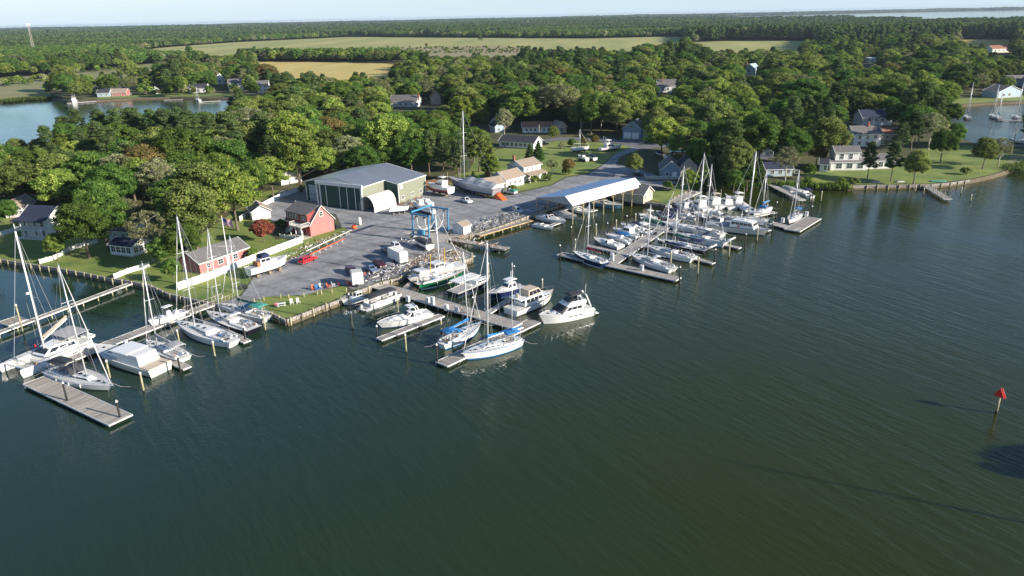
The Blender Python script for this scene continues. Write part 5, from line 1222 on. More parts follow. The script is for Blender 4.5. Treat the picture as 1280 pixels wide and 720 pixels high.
o, zt = s.cab(.40,.80,.80,1.1, fi=.35, ri=.02, si=.25, w1=.5, name='forward_cabin', win=(('l',3),('r',3),('f',3)), m='gel')
s.cab(.14,.50,.86,2.05, z0=s.fs-.05, fi=.06, ri=.10, si=.22, name='canvas_enclosure', m='canvwhite'); s.cab(.30,.58,.92,.14, z0=s.fs+2.0, fi=.05, ri=.05, name='hard_top', m='gel')
s.cab(-.0,.15,.9,.3, z0=s.fs-.1, fi=0, ri=0, si=0, name='aft_deck', m='canvtan'); s.rails(.45,.75); s.hatches([(.86,0,.6)])
mb = MB(); mb.box((s.x(-.005),0,.75),(.05,s.B*.9,.12)); mb.build('transom_stripe', M['canvtan'], s.t)
for f in (.5,.58): facequads(s.hull, [(s.x(f)-.4,-s.b(f)*.985,1.0),(s.x(f)+.4,-s.b(f)*.985,1.0),(s.x(f)+.4,-s.b(f)*.99,1.3),(s.x(f)-.4,-s.b(f)*.99,1.3)], 1, v=(0,1), name='port_light')
sailboat('small white sloop with pale grey bimini between the cream cruiser and the longest sloop', (232,453), (184,432), (179,329), t=.70, boomf=.42, cover='canvlgrey', bimini='canvlgrey', stripe='bottomblue', cab=(.38,.74), fb=1.2, fs=1.0, spr=1)
s = Boat('white centre console fishing boat with hard T-top behind the walkway float', 'fishing boat', (233,393), (187,410), 'centre_console_boat', motor=True, fb=1.7, fs=1.1, sw=.92, z=.4, Bf=.28)
s.cab(.40,.56,.35,1.1, name='console', win=(('f',1),)); s.cab(.36,.60,.55,.10, z0=3.3, fi=.05, ri=.05, name='t_top', m='gel')
mb = MB(); [mb.bar((s.x(f),q*.7,1.2),(s.x(f),q*.8,3.3),.05,n=5) for f in (.4,.56) for q in (-1,1)]; mb.build('t_top_frame', M['steel'], s.t)
s.cab(.60,.72,.5,.4, name='bow_seat', m='gel'); s.cab(.22,.33,.5,.7, name='leaning_post', m='gel'); s.rails(.6,.35); outboard(s,2,1.2)
sailboat('big white sloop with bare boom, the longest sailboat on the left docks', (295,434), (221,410), (221,271), t=.66, boomf=.44, cover=None, teak=False, cab=(.36,.74), stripe='bottomblue', fb=1.8, fs=1.4, sw=.5, mizzen=None, mastr=.16, radar=True, rail='canvblue')
sailboat('dark hulled white decked sloop with navy stern canvas beside the large ketch', (319,418), (260,397), (265,287), hull='blackhull', t=.70, boomf=.40, cover='canvlgrey', dodger='canvwhite', cab=(.38,.72), stripe='gel', fb=1.6, fs=1.3, sw=.75, bimini=None)
sailboat('white sloop with dark green boom cover and teal bimini at the sea wall', (337,402), (277,387), (295,296), t=.60, boomf=.42, cover='canvgreen', bimini='canvteal', dodger='canvblue', cab=(.38,.72), fb=1.5, fs=1.2)

# ---------------------------------------------------------------- centre dock
s = Boat('small white cabin boat nosed towards the sea wall below the lawn', 'fishing boat', (462,373), (428,383), 'cabin_boat', motor=True, fb=1.4, fs=.9, sw=.92, Bf=.30)
s.cab(.45,.78,.72,.55, fi=.4, name='trunk_cabin'); s.cab(.30,.55,.70,1.5, fi=.12, ri=.05, name='wheelhouse', win=(('l',2),('r',2),('f',3)), wv=(.5,.9)); s.rails(.6,.5)
def pontoon():
    a, b = G(455,388,0), G(499,372,0); d = b-a; L = d.length*1.05; t = thing('pontoon_boat', 'grey pontoon boat under a black bimini with outboard towards the lawn', 'pontoon boat', (a+b)/2, math.atan2(d.y,d.x))
    for q in (-1,1): mb = MB(); mb.smooth = True; mb.bar((-L/2,q*1.0,.2),(L/2-.8,q*1.0,.2),.38,n=9); mb.bar((L/2-.8,q*1.0,.2),(L/2,q*1.0,.35),.38,.08,n=9); mb.build('pontoon', M['alu'], t)
    mb = MB(); mb.box((0,0,.66),(L-.4,2.7,.12)); mb.build('deck', M['canvlgrey'], t)
    for q in (-1,1): mb = MB(); mb.box((.3,q*1.3,1.05),(L-1.8,.06,.7)); mb.build('side_panel', M['gel2'], t)
    for x in (L/2-.6,-L/2+1.2): mb = MB(); mb.box((x,0,1.05),(.06,2.5,.7)); mb.build('end_panel', M['gel2'], t)
    for x in (-1.6,1.8):
        for q in (-1,1): mb = MB(); mb.box((x,q*.95,.95),(1.8,.6,.45)); mb.box((x,q*1.2,1.25),(1.8,.15,.5)); mb.build('bench', M['canvlgrey'], t)
    R = [[(-L*.42+L*.75*f, 1.45*c, 2.75+.25*(1-c*c)-.1*(2*f-1)**2) for c in (-1,-.6,0,.6,1)] for f in [i/5 for i in range(6)]]
    mb = MB(); mb.smooth = True; mb.loft(R, False); o = mb.build('bimini', M['canvgrey'], t); o.modifiers.new('cloth_thickness','SOLIDIFY').thickness = .06
    mb = MB()
    for x in (-L*.38,-.3,L*.28):
        for q in (-1,1): mb.bar((x,q*1.4,2.75),(x*.6,q*1.3,.7),.03,n=4)
    mb.build('bimini_frame', M['steel'], o)
    mb = MB(); mb.tbox(-.4,.35,.26,.24,0,.7,.12,.08,.06); mb.box((0,0,-.5),(.3,.16,1.1)); mb.build('outboard_motor', M['silver'], t, loc=(-L/2-.35,0,.8))
    mb = MB(); mb.box((-L/2-.3,0,.5),(.9,2.4,.08)); mb.build('swim_platform', M['deck'], t)
pontoon()
s = Boat('sleek white express cruiser with tan tinted windscreen on the centre finger', 'motor cruiser', (538,396), (472,412), 'express_cruiser', motor=True, fb=1.6, fs=1.3, sw=.90, Bf=.31, stripe='bottomblue')
s.cab(.42,.88,.70,.55, fi=.45, ri=.02, si=.35, w1=.22, name='trunk_cabin'); o, zt = s.cab(.34,.56,.74,1.15, fi=.62, ri=.05, si=.3, w1=.5, name='windscreen', m='gel', win=(('f',3),('l',2),('r',2)), wv=(.15,.92))
s.cab(.28,.44,.66,.10, z0=s.fs+2.2, fi=.15, ri=.0, name='hard_top'); mb = MB(); [mb.bar((s.x(.20),q*1.5,s.fs),(s.x(.30),q*1.1,s.fs+2.35),.12,n=6) for q in (-1,1)]; mb.bar((s.x(.30),-1.1,s.fs+2.35),(s.x(.30),1.1,s.fs+2.35),.12,n=6); mb.build('radar_arch', M['gel'], s.t)
cockpit(s,.08,.32,.72,'deck',False); s.rails(.5,.6); s.hatches([(.78,0,.6),(.62,.5,.4)]); s.cab(-.06,.0,.85,.12, z0=.35, fi=0, ri=0, si=0, name='swim_platform', m='deck')
s = Boat('old white timber trawler workboat with wheelhouse and yellow poles at the quay', 'workboat', (577,336), (510,357), 'trawler_workboat', motor=True, fb=2.0, fs=1.5, sw=.85, Bf=.30, stripe='bottomred', hull='gel2')
s.cab(.66,.86,.70,1.3, fi=.1, ri=.05, name='fore_cabin', win=(('l',2),('r',2),('f',2)), wv=(.45,.85)); s.cab(.38,.58,.66,2.2, fi=.08, ri=.05, name='wheelhouse', win=(('l',3),('r',3),('f',3)), wv=(.6,.9)); s.cab(.20,.38,.55,1.1, name='engine_box')
for tt, q in ((.62,.6),(.30,-.4)):
    mb = MB(); mb.bar((s.x(tt),q,1.4),(s.x(tt)-.3,q*1.3,6.4),.12,.08,n=6); mb.build('derrick_pole', M['yellow'], s.t)
mb = MB(); mb.box((s.x(.48)-.2,-1.36,s.fs+1.6),(.45,.05,.7)); mb.build('life_ring', M['red'], s.t); s.rails(.7,.5)
s = sailboat('green hulled sloop with cream decks and pale sail bag along the quay', (521,362), (583,344), (548,262), hull='greenhull', t=.47, boomf=.42, cover='canvwhite', cab=(.34,.72), stripe='gel', fb=1.7, fs=1.4, sw=.4, deck='gel2', rail='teak', mastr=.15, bottom='bottomred')
s = Boat('black hulled workboat with a full length white canopy on posts', 'workboat', (566,371), (613,352), 'canopied_workboat', motor=True, fb=1.6, fs=1.1, sw=.9, hull='blackhull', rail='gel', Bf=.31)
s.cab(.05,.62,.86,.12, z0=s.fs+2.2, fi=.03, ri=.02, name='canopy', m='canvwhite'); mb = MB(); [mb.bar((s.x(f),q*s.B*.40,s.fs),(s.x(f),q*s.B*.40,s.fs+2.2),.04,n=4) for f in (.08,.25,.42,.58) for q in (-1,1)]; mb.build('canopy_post', M['steel'], s.t)
s.cab(.50,.85,.68,.75, fi=.3, name='trunk_cabin', win=(('l',2),('r',2))); s.cab(.02,.5,.8,.2, z0=s.fs-.1, fi=0, ri=0, si=.02, name='cockpit_sole', m='canvlgrey'); s.rails(.6,.5)
s = Boat('dark hulled sport cruiser with pale blue foredeck behind the canopied boat', 'motor cruiser', (651,362), (610,376), 'sport_cruiser', motor=True, fb=1.9, fs=1.3, sw=.9, hull='navyhull', deck='canvlgrey', Bf=.34)
s.cab(.40,.85,.70,.6, fi=.5, w1=.3, name='trunk_cabin', m='deck'); s.cab(.22,.55,.72,1.5, fi=.35, ri=.05, si=.3, name='wheelhouse', win=(('l',3),('r',3),('f',3)), wv=(.35,.85)); s.cab(.20,.46,.66,.12, z0=s.fs+1.75+.4, fi=.1, ri=.05, name='hard_top'); s.rails(.5,.7)
mb = MB(); mb.bar((s.x(.3),0,s.fs+2.2),(s.x(.3),0,s.fs+4.0),.05,n=4); mb.build('antenna', M['white'], s.t)
s = Boat('white trawler yacht with tan topped flybridge enclosure and black boot line', 'trawler yacht', (638,394), (692,373), 'trawler_yacht', motor=True, fb=2.2, fs=1.4, sw=.93, stripe='bottom', Bf=.33, rail='teak')
o, zt = s.cab(.20,.66,.78,1.7, fi=.12, ri=.04, si=.1, name='saloon', win=(('l',4),('r',4),('f',3),('a',2)), wv=(.42,.85)); s.cab(.10,.60,.86,.14, z0=zt, fi=0, ri=0, name='boat_deck'); s.cab(.64,.84,.62,.7, fi=.2, name='fore_cabin', win=(('l',2),('r',2)))
o, z2 = s.cab(.30,.62,.68,1.35, z0=zt+.14, fi=.25, ri=.04, si=.12, name='flybridge_enclosure', m='canvtan', win=(('l',3),('r',3),('f',3)), wv=(.15,.8)); s.rails(.45,.85)
mb = MB(); mb.bar((s.x(.22),0,zt),(s.x(.22),0,zt+3.2),.06,n=5); mb.bar((s.x(.22),-.8,zt+2.4),(s.x(.22),.8,zt+2.4),.04,n=4); mb.build('signal_mast', M['white'], s.t)
mb = MB(); mb.bar((s.x(.16),.2,zt+.55),(s.x(.16)+.25,.2,zt+.6),.5,n=12); mb.bar((s.x(.15),.2,zt+.55),(s.x(.16)+.27,.2,zt+.6),.35,n=12); mb.build('tender_hull', M['canvtan'], s.t)
mb = MB()
for q in (-1,1): mb.path([(s.x(.0),q*s.B*.44,s.fs+.9),(s.x(.2),q*s.B*.47,s.fs+.9),(s.x(.45),q*s.B*.48,s.fs+1.0)],.03,4)
mb.path([(s.x(0),-s.B*.44,s.fs+.9),(s.x(0),s.B*.44,s.fs+.9)],.03,4); mb.build('side_rail', M['teak'], s.t)
s = Boat('large white flybridge motor yacht with black canvas at the outer end of the centre dock', 'motor yacht', (738,391), (674,406), 'flybridge_yacht', motor=True, fb=2.3, fs=1.5, sw=.93, Bf=.33, stripe='gel', bottom='gel2')
s.cab(.42,.84,.70,.75, fi=.55, si=.35, w1=.30, name='trunk_cabin'); o, zt = s.cab(.22,.66,.84,1.75, fi=.40, ri=.04, si=.32, name='saloon', win=(('l',3),('r',3)), wv=(.45,.78))
v = [q for q in MB().v]; x0, x1 = s.x(.48), s.x(.68)
mb = MB(); mb.tbox(x0-.1, x1+.08, s.B*.36, s.B*.40, s.zs(.6)+.45, zt-.10, 1.75, .1, .30); mb.build('windscreen_cover', M['canvgrey'], o)
o, z2 = s.cab(.16,.56,.80,.75, z0=zt-.06, fi=.28, ri=.02, si=.22, name='flybridge'); e = MB(); 
mb = MB(); mb.tbox(s.x(.26), s.x(.50), s.B*.30, s.B*.26, z2-.02, z2+.55, .7, .05, .08); mb.build('flybridge_screen', M['glass'], o)
canopy(s, .20,.47,.66, z2+1.25, 'canvgrey', 'bimini', h0=z2, arch=.3)
mb = MB(); [mb.bar((s.x(.08),q*s.B*.38,s.fs+.8),(s.x(.17),q*s.B*.34,z2+1.0),.16,n=6) for q in (-1,1)]; mb.bar((s.x(.17),-s.B*.34,z2+1.0),(s.x(.17),s.B*.34,z2+1.0),.16,n=6); mb.bar((s.x(.17),0,z2+1.0),(s.x(.17),0,z2+1.5),.3,.2,n=8); mb.bar((s.x(.17),1.0,z2+1.0),(s.x(.15),1.0,z2+3.2),.03,n=4); mb.build('radar_arch', M['gel'], s.t)
s.rails(.45,.75); cockpit(s,.02,.2,.8,'deck',False); s.hatches([(.84,0,.55),(.74,0,.45)]); s.cab(-.07,.0,.9,.14, z0=.35, fi=0, ri=0, si=0, name='swim_platform', m='deck')
for q in (-1,1):
    for f in (.30,.40,.50): facequads(s.hull, [(s.x(f)-.45,q*s.B*.492,1.05),(s.x(f)+.45,q*s.B*.492,1.05),(s.x(f)+.45,q*s.B*.497,1.25),(s.x(f)-.45,q*s.B*.497,1.25)][::q], 1, v=(0,1), name='port_light')
sailboat('white and blue sloop with bright blue sail cover, inner boat on the centre T-head', (551,437), (602,411), (578,315), t=.66, boomf=.5, cover='canvblue', dodger='canvblue', bimini='canvblue', cab=(.36,.72), stripe='canvblue', fb=1.6, fs=1.2, sw=.45, rail='canvblue', solar=False)
sailboat('white two masted ketch with blue sail covers, outermost on the centre T-head', (652,430), (578,452), (605,305), t=.58, boomf=.30, cover='canvblue', bimini='canvblue', cab=(.36,.72), stripe='canvblue', fb=1.8, fs=1.3, sw=.55, mizzen=(.17,(634,331),'canvblue'), rail='canvblue', mastr=.15)

# ---------------------------------------------------------------- right marina
sailboat('navy hulled daysailer with crimson boom cover at the outer T-head', (757,335), (717,321), (733,253), hull='navyhull', t=.56, boomf=.40, cover='canvred', cab=(.40,.70), stripe='gel', fb=1.7, fs=1.4, spr=1, deck='gel', L=12.5)
sailboat('white sloop nearest the outer T-head right half, small white cabin top', (842,341), (786,322), (812,256), t=.58, boomf=.38, dodger='canvwhite', cab=(.36,.72), fb=1.5, spr=1)
sailboat('long white sloop second from the outer T-head with white dodger', (868,328), (808,313), (834,250), t=.60, boomf=.40, dodger='canvnavy', cover='canvnavy', cab=(.36,.72), fb=1.6, fs=1.3, spr=2)
sailboat('black hulled sloop with green boom cover and white inflatable on its stern', (884,318), (819,305), (845,262), hull='blackhull', t=.62, boomf=.40, cover='canvgreen', bimini='canvnavy', cab=(.36,.72), stripe='gel', fb=1.6, fs=1.3, dinghy=True)
sailboat('pale sloop with blue striped coachroof and a big inflatable on its stern', (908,309), (844,297), (868,192), t=.58, boomf=.38, dodger='canvnavy', cover='canvlgrey', cab=(.36,.74), fb=1.6, fs=1.4, dinghy=True, rail='canvblue', stripe='canvblue')
sailboat('grey white sloop with white furled sail beside the patrol boat', (904,298), (852,286), (887,206), t=.42, boomf=.3, cover='canvwhite', cab=(.34,.70), fb=1.5, fs=1.3)
s = Boat('big white aluminium patrol boat with row of wheelhouse windows and orange badge', 'patrol boat', (884,284), (961,296), 'patrol_boat', motor=True, fb=2.2, fs=1.5, sw=.95, Bf=.30, hull='gel2', rail='canvblue', deck='canvlgrey')
o, zt = s.cab(.40,.80,.78,1.9, fi=.10, ri=.03, si=.12, name='wheelhouse', win=(('l',5),('r',5),('f',4)), wv=(.5,.85)); s.cab(.42,.76,.70,.25, z0=zt, name='roof_rack', m='gel')
mb = MB(); mb.box((s.x(.55),-s.B*.392,s.zs(.6)+.4),(.7,.05,.5)); mb.build('badge', M['orange'], s.t); s.rails(.75,.8); mb = MB(); mb.box((s.x(.30),0,s.fs+.35),(2.2,2.2,.9)); mb.build('deck_box', M['sblue'], s.t)
mb = MB(); mb.bar((s.x(.55),0,zt),(s.x(.55),0,zt+2.6),.07,n=5); mb.bar((s.x(.55),-.8,zt+1.6),(s.x(.55),.8,zt+1.6),.05,n=4); mb.bar((s.x(.60),0,zt+.4),(s.x(.60),0,zt+.65),.35,.3,n=8); mb.build('radar_mast', M['white'], s.t)
sailboat('very tall masted sloop behind the patrol boat wheelhouse', (960,281), (905,276), (939,190), t=.46, boomf=.36, cover='canvwhite', cab=(.36,.70), fb=1.5, fs=1.3, spr=3, mastr=.2)
sailboat('white sloop with sky blue canvas at the far finger dock', (962,262), (940,273), (949,214), t=.42, boomf=.42, cover='canvblue', dodger='canvblue', cab=(.36,.72), fb=1.5, spr=1, L=12, rail='gel')
sailboat('lone small white sloop with blue bimini on the far square dock', (1000,270), (984,282), (995,214), t=.55, boomf=.40, bimini='canvblue', cab=(.36,.72), fb=1.4, spr=1, L=11, detail=True)
sailboat('blue grey sloop tucked between the walkway and the green covered boat', (872,291), (826,282), (858,208), t=.50, boomf=.36, cover='canvlgrey', cab=(.36,.72), fb=1.4, detail=False)
def runabout(label, st, bw, kind='open', hull='gel', canv='canvnavy', ob=1, name='runabout', z=0.0, cat='motorboat', fb=1.15, fs=.85, L=None, Bf=.34, group=None, stripe='bottomblue'):
    s = Boat(label, cat, st, bw, name, group, z, Bf, True, fb, fs, .92, hull, stripe, 'bottom', L=L)
    if kind in ('open', 'console', 'ttop'):
        cockpit(s, .06, .62 if kind == 'open' else .8, .74, 'deck', False, .2)
        s.cab(.34,.46,.36 if kind != 'open' else .7, .65, name='console', win=(('f',2),))
        if kind == 'ttop': canopy(s, .28,.58,.6, fs+2.1, canv, 't_top', arch=.1)
    elif kind == 'cuddy':
        s.cab(.45,.82,.66,.5, fi=.5, w1=.25, si=.25, name='cuddy_cabin'); s.cab(.36,.52,.72,.85, fi=.6, si=.2, name='windscreen', win=(('f',2),('l',1),('r',1)), wv=(.2,.9)); cockpit(s,.06,.36,.74,'deck',False,.2)
    elif kind == 'cover':
        R = []
        for i in range(9):
            f = i/8; t_ = .03+.8*f; hh = .55*math.sin(PI*min(1,f*1.15+.1))+.15; w_ = s.b(t_); R.append([(s.x(t_),-w_,s.zs(t_)),(s.x(t_),-w_*.6,s.zs(t_)+hh*.75),(s.x(t_),0,s.zs(t_)+hh*(1.1 if i % 2 else 1.0)),(s.x(t_),w_*.6,s.zs(t_)+hh*.75),(s.x(t_),w_,s.zs(t_))])
        mb = MB(); mb.loft(R, False); o = mb.build('boat_cover', M[canv], s.t); o.modifiers.new('cloth_thickness','SOLIDIFY').thickness = .04
    elif kind == 'bimini':
        cockpit(s,.06,.6,.74,'deck',False,.2); s.cab(.40,.56,.72,.75, fi=.5, si=.2, name='windscreen', win=(('f',2),)); canopy(s, .10,.50,.74, fs+1.7, canv, 'bimini')
    elif kind == 'pilot':
        s.cab(.46,.80,.66,.5, fi=.4, w1=.3, name='trunk_cabin'); s.cab(.26,.56,.70,1.7, fi=.15, ri=.05, name='wheelhouse', win=(('l',2),('r',2),('f',3)), wv=(.5,.88)); s.cab(.05,.24,.7,.1, z0=fs-.05, fi=0, ri=0, name='cockpit_sole', m='canvlgrey')
    elif kind == 'fly':
        o, zt = s.cab(.24,.68,.78,1.4, fi=.35, ri=.04, si=.2, name='saloon', win=(('l',3),('r',3),('f',3)), wv=(.4,.85)); o, z2 = s.cab(.22,.52,.7,.6, z0=zt, fi=.2, name='flybridge'); canopy(s, .22,.46,.66, z2+1.2, canv, 'bimini', h0=z2)
        mb = MB(); mb.bar((s.x(.2),-1,zt),(s.x(.2),-1,zt+3.5),.03,n=4); mb.bar((s.x(.2),1,zt),(s.x(.2),1,zt+3.5),.03,n=4); mb.build('antenna', M['white'], s.t)
    if kind not in ('cover',): s.rails(.6,.4)
    if ob: outboard(s, ob)
    return s
runabout('slim white sailing skiff, first boat left of the walkway', (776,311), (742,301), 'cuddy', ob=0, fb=1.1)
runabout('white motorboat with bright blue bimini and blue side canvas', (790,306), (757,296), 'bimini', canv='canvblue')
runabout('white hard topped cruiser right behind the blue bimini boat', (799,299), (766,290), 'pilot', fb=1.4, fs=1.1)
runabout('white cuddy cruiser with navy bimini third behind the blue bimini boat', (806,293), (776,284), 'bimini', canv='canvnavy', fb=1.4, fs=1.1)
runabout('grey centre console boat with white T-top and black motor facing the walkway', (817,296), (786,285), 'ttop', hull='greyhull', canv='canvwhite', ob=2)
runabout('white boat with teal green cockpit cover near the blue covered boats', (828,284), (800,276), 'cover', canv='canvgreen', ob=1)
runabout('white topped motorboat left of the green covered boat', (822,277), (798,271), 'ttop', canv='canvwhite')
runabout('motorboat under dark blue full cover, left one of the blue pair', (846,276), (820,268), 'cover', canv='canvnavy', fb=1.3)
runabout('motorboat under dark blue full cover, right one of the blue pair', (853,270), (832,262), 'cover', canv='canvnavy', fb=1.3)
runabout('white cabin motorboat with dark screen above the blue pair', (864,265), (844,258), 'pilot')
runabout('white sport boat beside the tall walkway pedestal', (870,275), (850,270), 'bimini', canv='canvnavy', ob=2)
runabout('white flybridge cruiser leftmost of the far slips by the quay', (884,266), (860,256), 'fly', canv='canvwhite', ob=0, fb=1.8, fs=1.3)
runabout('white cruiser with tan top in the far slips', (900,262), (882,252), 'fly', canv='canvtan', ob=0, fb=1.7, fs=1.2)
runabout('white cruiser with brown cockpit canvas in the far slips', (916,262), (898,252), 'pilot', ob=0, fb=1.5)
runabout('white sportfisher with tall aerials rightmost of the far slips', (930,260), (908,250), 'fly', canv='canvwhite', ob=0, fb=1.7)
runabout('shrouded white cabin boat left of the blue canvased sloop', (938,266), (920,256), 'cover', canv='canvwhite', ob=0, fb=1.5)
runabout('dark sided small boat at the patrol boat stern', (884,276), (868,268), 'console', hull='navyhull', ob=1)
runabout('open boat with outboards behind the patrol boat, beside the far walkway', (905,272), (888,266), 'console', ob=2)
runabout('small blue boat moored beside the patrol boat cabin', (908,285), (886,279), 'pilot', hull='bluehull', ob=1)
runabout('small motorboat with two outboards at the end of the wooden pier', (1013,248), (998,240), 'bimini', canv='canvnavy', ob=2)
runabout('pale low skiff on the near side of the wooden pier', (993,242), (978,234), 'cover', canv='canvlgrey', ob=0)
runabout('little open white skiff at the left end of the covered slips', (668,283), (692,288), 'open', ob=1, fb=.9)
runabout('white express cruiser entering the covered slips from the left', (674,273), (707,282), 'cuddy', ob=0, fb=1.6, fs=1.2)
runabout('white sport cruiser with grey cockpit canvas under the slip roof', (696,267), (721,276), 'cover', canv='canvlgrey', ob=0, fb=1.4)
runabout('open white boat with pale blue bottom under the slip roof', (712,260), (737,270), 'open', hull='gel', fb=1.2, ob=1)
runabout('light blue hulled cabin cruiser at the right of the covered slips', (742,256), (778,262), 'cuddy', hull='bluehull', ob=0, fb=1.7, fs=1.3)
runabout('white open fishing boat deep under the slip roof by the quay', (744,247), (758,251), 'ttop', canv='canvwhite')
# far creeks
runabout('white flybridge cruiser moored in the left creek', (101,131), (84,124), 'fly', canv='canvwhite', ob=0, fb=2.0, fs=1.5, L=13)
sailboat('small white sloop moored on the far side of the left creek', (256,128), (240,124), (249,108), t=.5, boomf=.4, cover='canvwhite', detail=False, fenders=False, spr=1, L=11)
runabout('low pale motorboat at the farthest creek dock', (301,124.5), (288,124), 'open', L=9)
for i, (st, bw, mt, lb) in enumerate([((1214,152),(1203,145),(1211,104),'leftmost sloop in the right harbour'),((1246,150),(1236,144),(1240,106),'sloop with red trim, second in the right harbour'),((1252,152),(1242,146),(1247,116),'shorter masted sloop beside the red trimmed one'),((1276,150),(1264,146),(1274,103),'rightmost sloop in the right harbour'),((1193,128),(1189,125),(1187,112),'distant sloop mast behind the harbour point'),((1286,180),(1268,178),(1277,120),'near sloop cut by the right edge of the harbour')]):
    sailboat(lb, st, bw, mt, t=.5, boomf=.4, cover='canvwhite' if i % 2 else 'canvblue', detail=False, fenders=False, spr=1, L=12, mastr=.16)
dock('pier across the right harbour', (1248,150),(1300,151), 2.0, flot=False)
dock('second pier across the right harbour, nearer the point', (1262,177),(1310,178), 2.0, flot=False)
dock('cruiser pier in the left creek', (84,129),(120,126.5), 2.0, flot=False)
for a, b, l in [((205,125),(228,124.5),'low pier by the white house across the creek'),((250,127.5),(276,126),'pier beside the small creek sloop'),((285,126),(312,127),'farthest pier in the left creek')]: dock(l, a, b, 1.8, flot=False)
# ================================================================== vehicles
def wheelset(t, L, W, r=.36, wb=.30):
    for fx in (-wb, wb):
        for q in (-1,1):
            mb = MB(); mb.smooth = True; mb.bar((0,-.12,0),(0,.12,0),r,n=12); w_ = mb.build('wheel', M['black'], t, loc=(fx*L, q*(W/2-.12), r))
            mb = MB(); mb.bar((0,q*.10,0),(0,q*.135,0),r*.58,n=8); mb.build('rim', M['steel'], w_)
def car(label, a, b, paint='silver', kind='suv', cat='car', z=LZ, L=None, cargo=None):
    """a rear, b front on the ground"""
    p, q = G(*a, z), G(*b, z); d = q-p; L = L or (5.6 if kind == 'pickup' else 4.8); W = 1.95; c = (p+q)/2
    t = thing({'suv':'parked_car','pickup':'pickup_truck','van':'parked_car','sedan':'parked_car'}[kind], label, cat, c, math.atan2(d.y, d.x))
    hl = L/2; h = .95 if kind != 'sedan' else .80; mb = MB(); mb.smooth = False
    prof = [(-hl,.45),(-hl,h),(-hl+.15,h+.06),(hl*.42,h+.06),(hl-.25,h-.08),(hl,h-.25),(hl,.40),(hl-.3,.3),(-hl+.3,.3)]
    if kind == 'pickup': prof = [(-hl,.5),(-hl,h+.05),(-hl+.12,h+.10),(hl*.4,h+.12),(hl-.15,h+.0),(hl,h-.2),(hl,.45),(hl-.3,.35),(-hl+.3,.35)]
    n = len(prof); R = []
    for y, k in ((-W/2,.96),(-W/2+.12,1),(W/2-.12,1),(W/2,.96)):
        R.append([(x, y, .6+(z_-.6)*k) for x, z_ in prof])
    mb.loft(R, True, True, True); body = mb.build('body', M[paint], t); body.modifiers.new('soft_edges','BEVEL').width = .05
    top = {'suv': (-hl+.25, hl*.38, 1.72, .75, .30), 'van': (-hl+.1, hl*.55, 1.95, .8, .15), 'sedan': (-hl*.62, hl*.38, 1.42, .75, .55), 'pickup': (-hl*.12, hl*.42, 1.85, .70, .18)}[kind]
    x0, x1, zt, fi, ri = top; mb = MB(); mb.tbox(x0, x1, W/2-.1, W/2-.1, h+.05, zt, fi, ri, .16); g = mb.build('cab', M[paint], t); g.modifiers.new('soft_edges','BEVEL').width = .05
    v = mb.v; facequads(g, (v[1],v[2],v[6],v[5]), 1, u=(.06,.94), v=(.12,.9), name='windscreen'); facequads(g, (v[3],v[0],v[4],v[7]), 1, u=(.08,.92), v=(.25,.9), name='rear_window')
    facequads(g, (v[2],v[3],v[7],v[6]), 3 if kind in ('suv','van') else 2, u=(.08,.92), v=(.2,.9)); facequads(g, (v[0],v[1],v[5],v[4]), 3 if kind in ('suv','van') else 2, u=(.08,.92), v=(.2,.9))
    if kind == 'pickup':
        mb = MB(); mb.box((-hl*.56,0,h+.12),(hl*.82,W-.35,.04)); mb.build('load_bed', M['cardark'], t)
        if cargo: mb = MB(); mb.box((-hl*.56,0,h+.4),(hl*.8,W-.3,.6)); mb.build('bed_cover', M[cargo], t)
    wheelset(t, L, W)
    for q_ in (-1,1):
        mb = MB(); mb.box((hl+.0,q_*(W/2-.3),h-.28),(.08,.36,.18)); mb.build('headlight', M['lens'], t)
        mb = MB(); mb.box((-hl-.01,q_*(W/2-.22),h-.15),(.06,.2,.3)); mb.build('tail_light', M['tail'], t)
    mb = MB(); mb.box((hl+.03,0,.5),(.14,W-.1,.2)); mb.box((-hl-.03,0,.5),(.14,W-.1,.2)); mb.build('bumper', M['steel'], t)
    return t
car('bright red estate pickup parked beside the white sportfisher on land', (372,333), (397,322), 'red', 'suv', L=5.6)
car('silver and white off-roader facing the covered speedboat', (488,306), (504,316), 'carwhite', 'suv')
car('dark pickup in shadow left of the silver off-roader', (478,312), (492,322), 'cardark', 'pickup')
car('maroon off-roader between the box trailer and the grey blue car', (466,327), (484,339), 'maroon', 'suv')
car('grey blue saloon parked left of the maroon off-roader', (456,334), (474,344), 'carblue', 'sedan')
car('dull maroon pickup behind the white upright trailer', (433,337), (449,349), 'maroon', 'pickup', cargo='maroon')
car('white pickup with open bed below the tarped sailboat', (572,249), (594,257), 'carwhite', 'pickup')
car('white pickup with pale blue cap by the tan roofed office', (648,244), (628,240), 'carwhite', 'pickup', cargo='canvteal')
car('pale silver blue off-roader in the shadow of the slip shed', (639,262), (655,269), 'silver', 'suv')
car('dark car in tree shade beside the blue clubhouse', (792,219), (806,221), 'cardark', 'suv')
car('grey car at the corner of the yard left of the boat shed', (383,236), (390,244), 'silver', 'suv')
car('dark car parked at the end of the ranch house', (676,181), (684,181), 'cardark', 'sedan')
car('small blue car on the far drive behind the clubhouse', (838,208), (850,206), 'carblue', 'sedan')
car('white car beside the houses across the right harbour', (1230,118), (1238,118), 'carwhite', 'van')
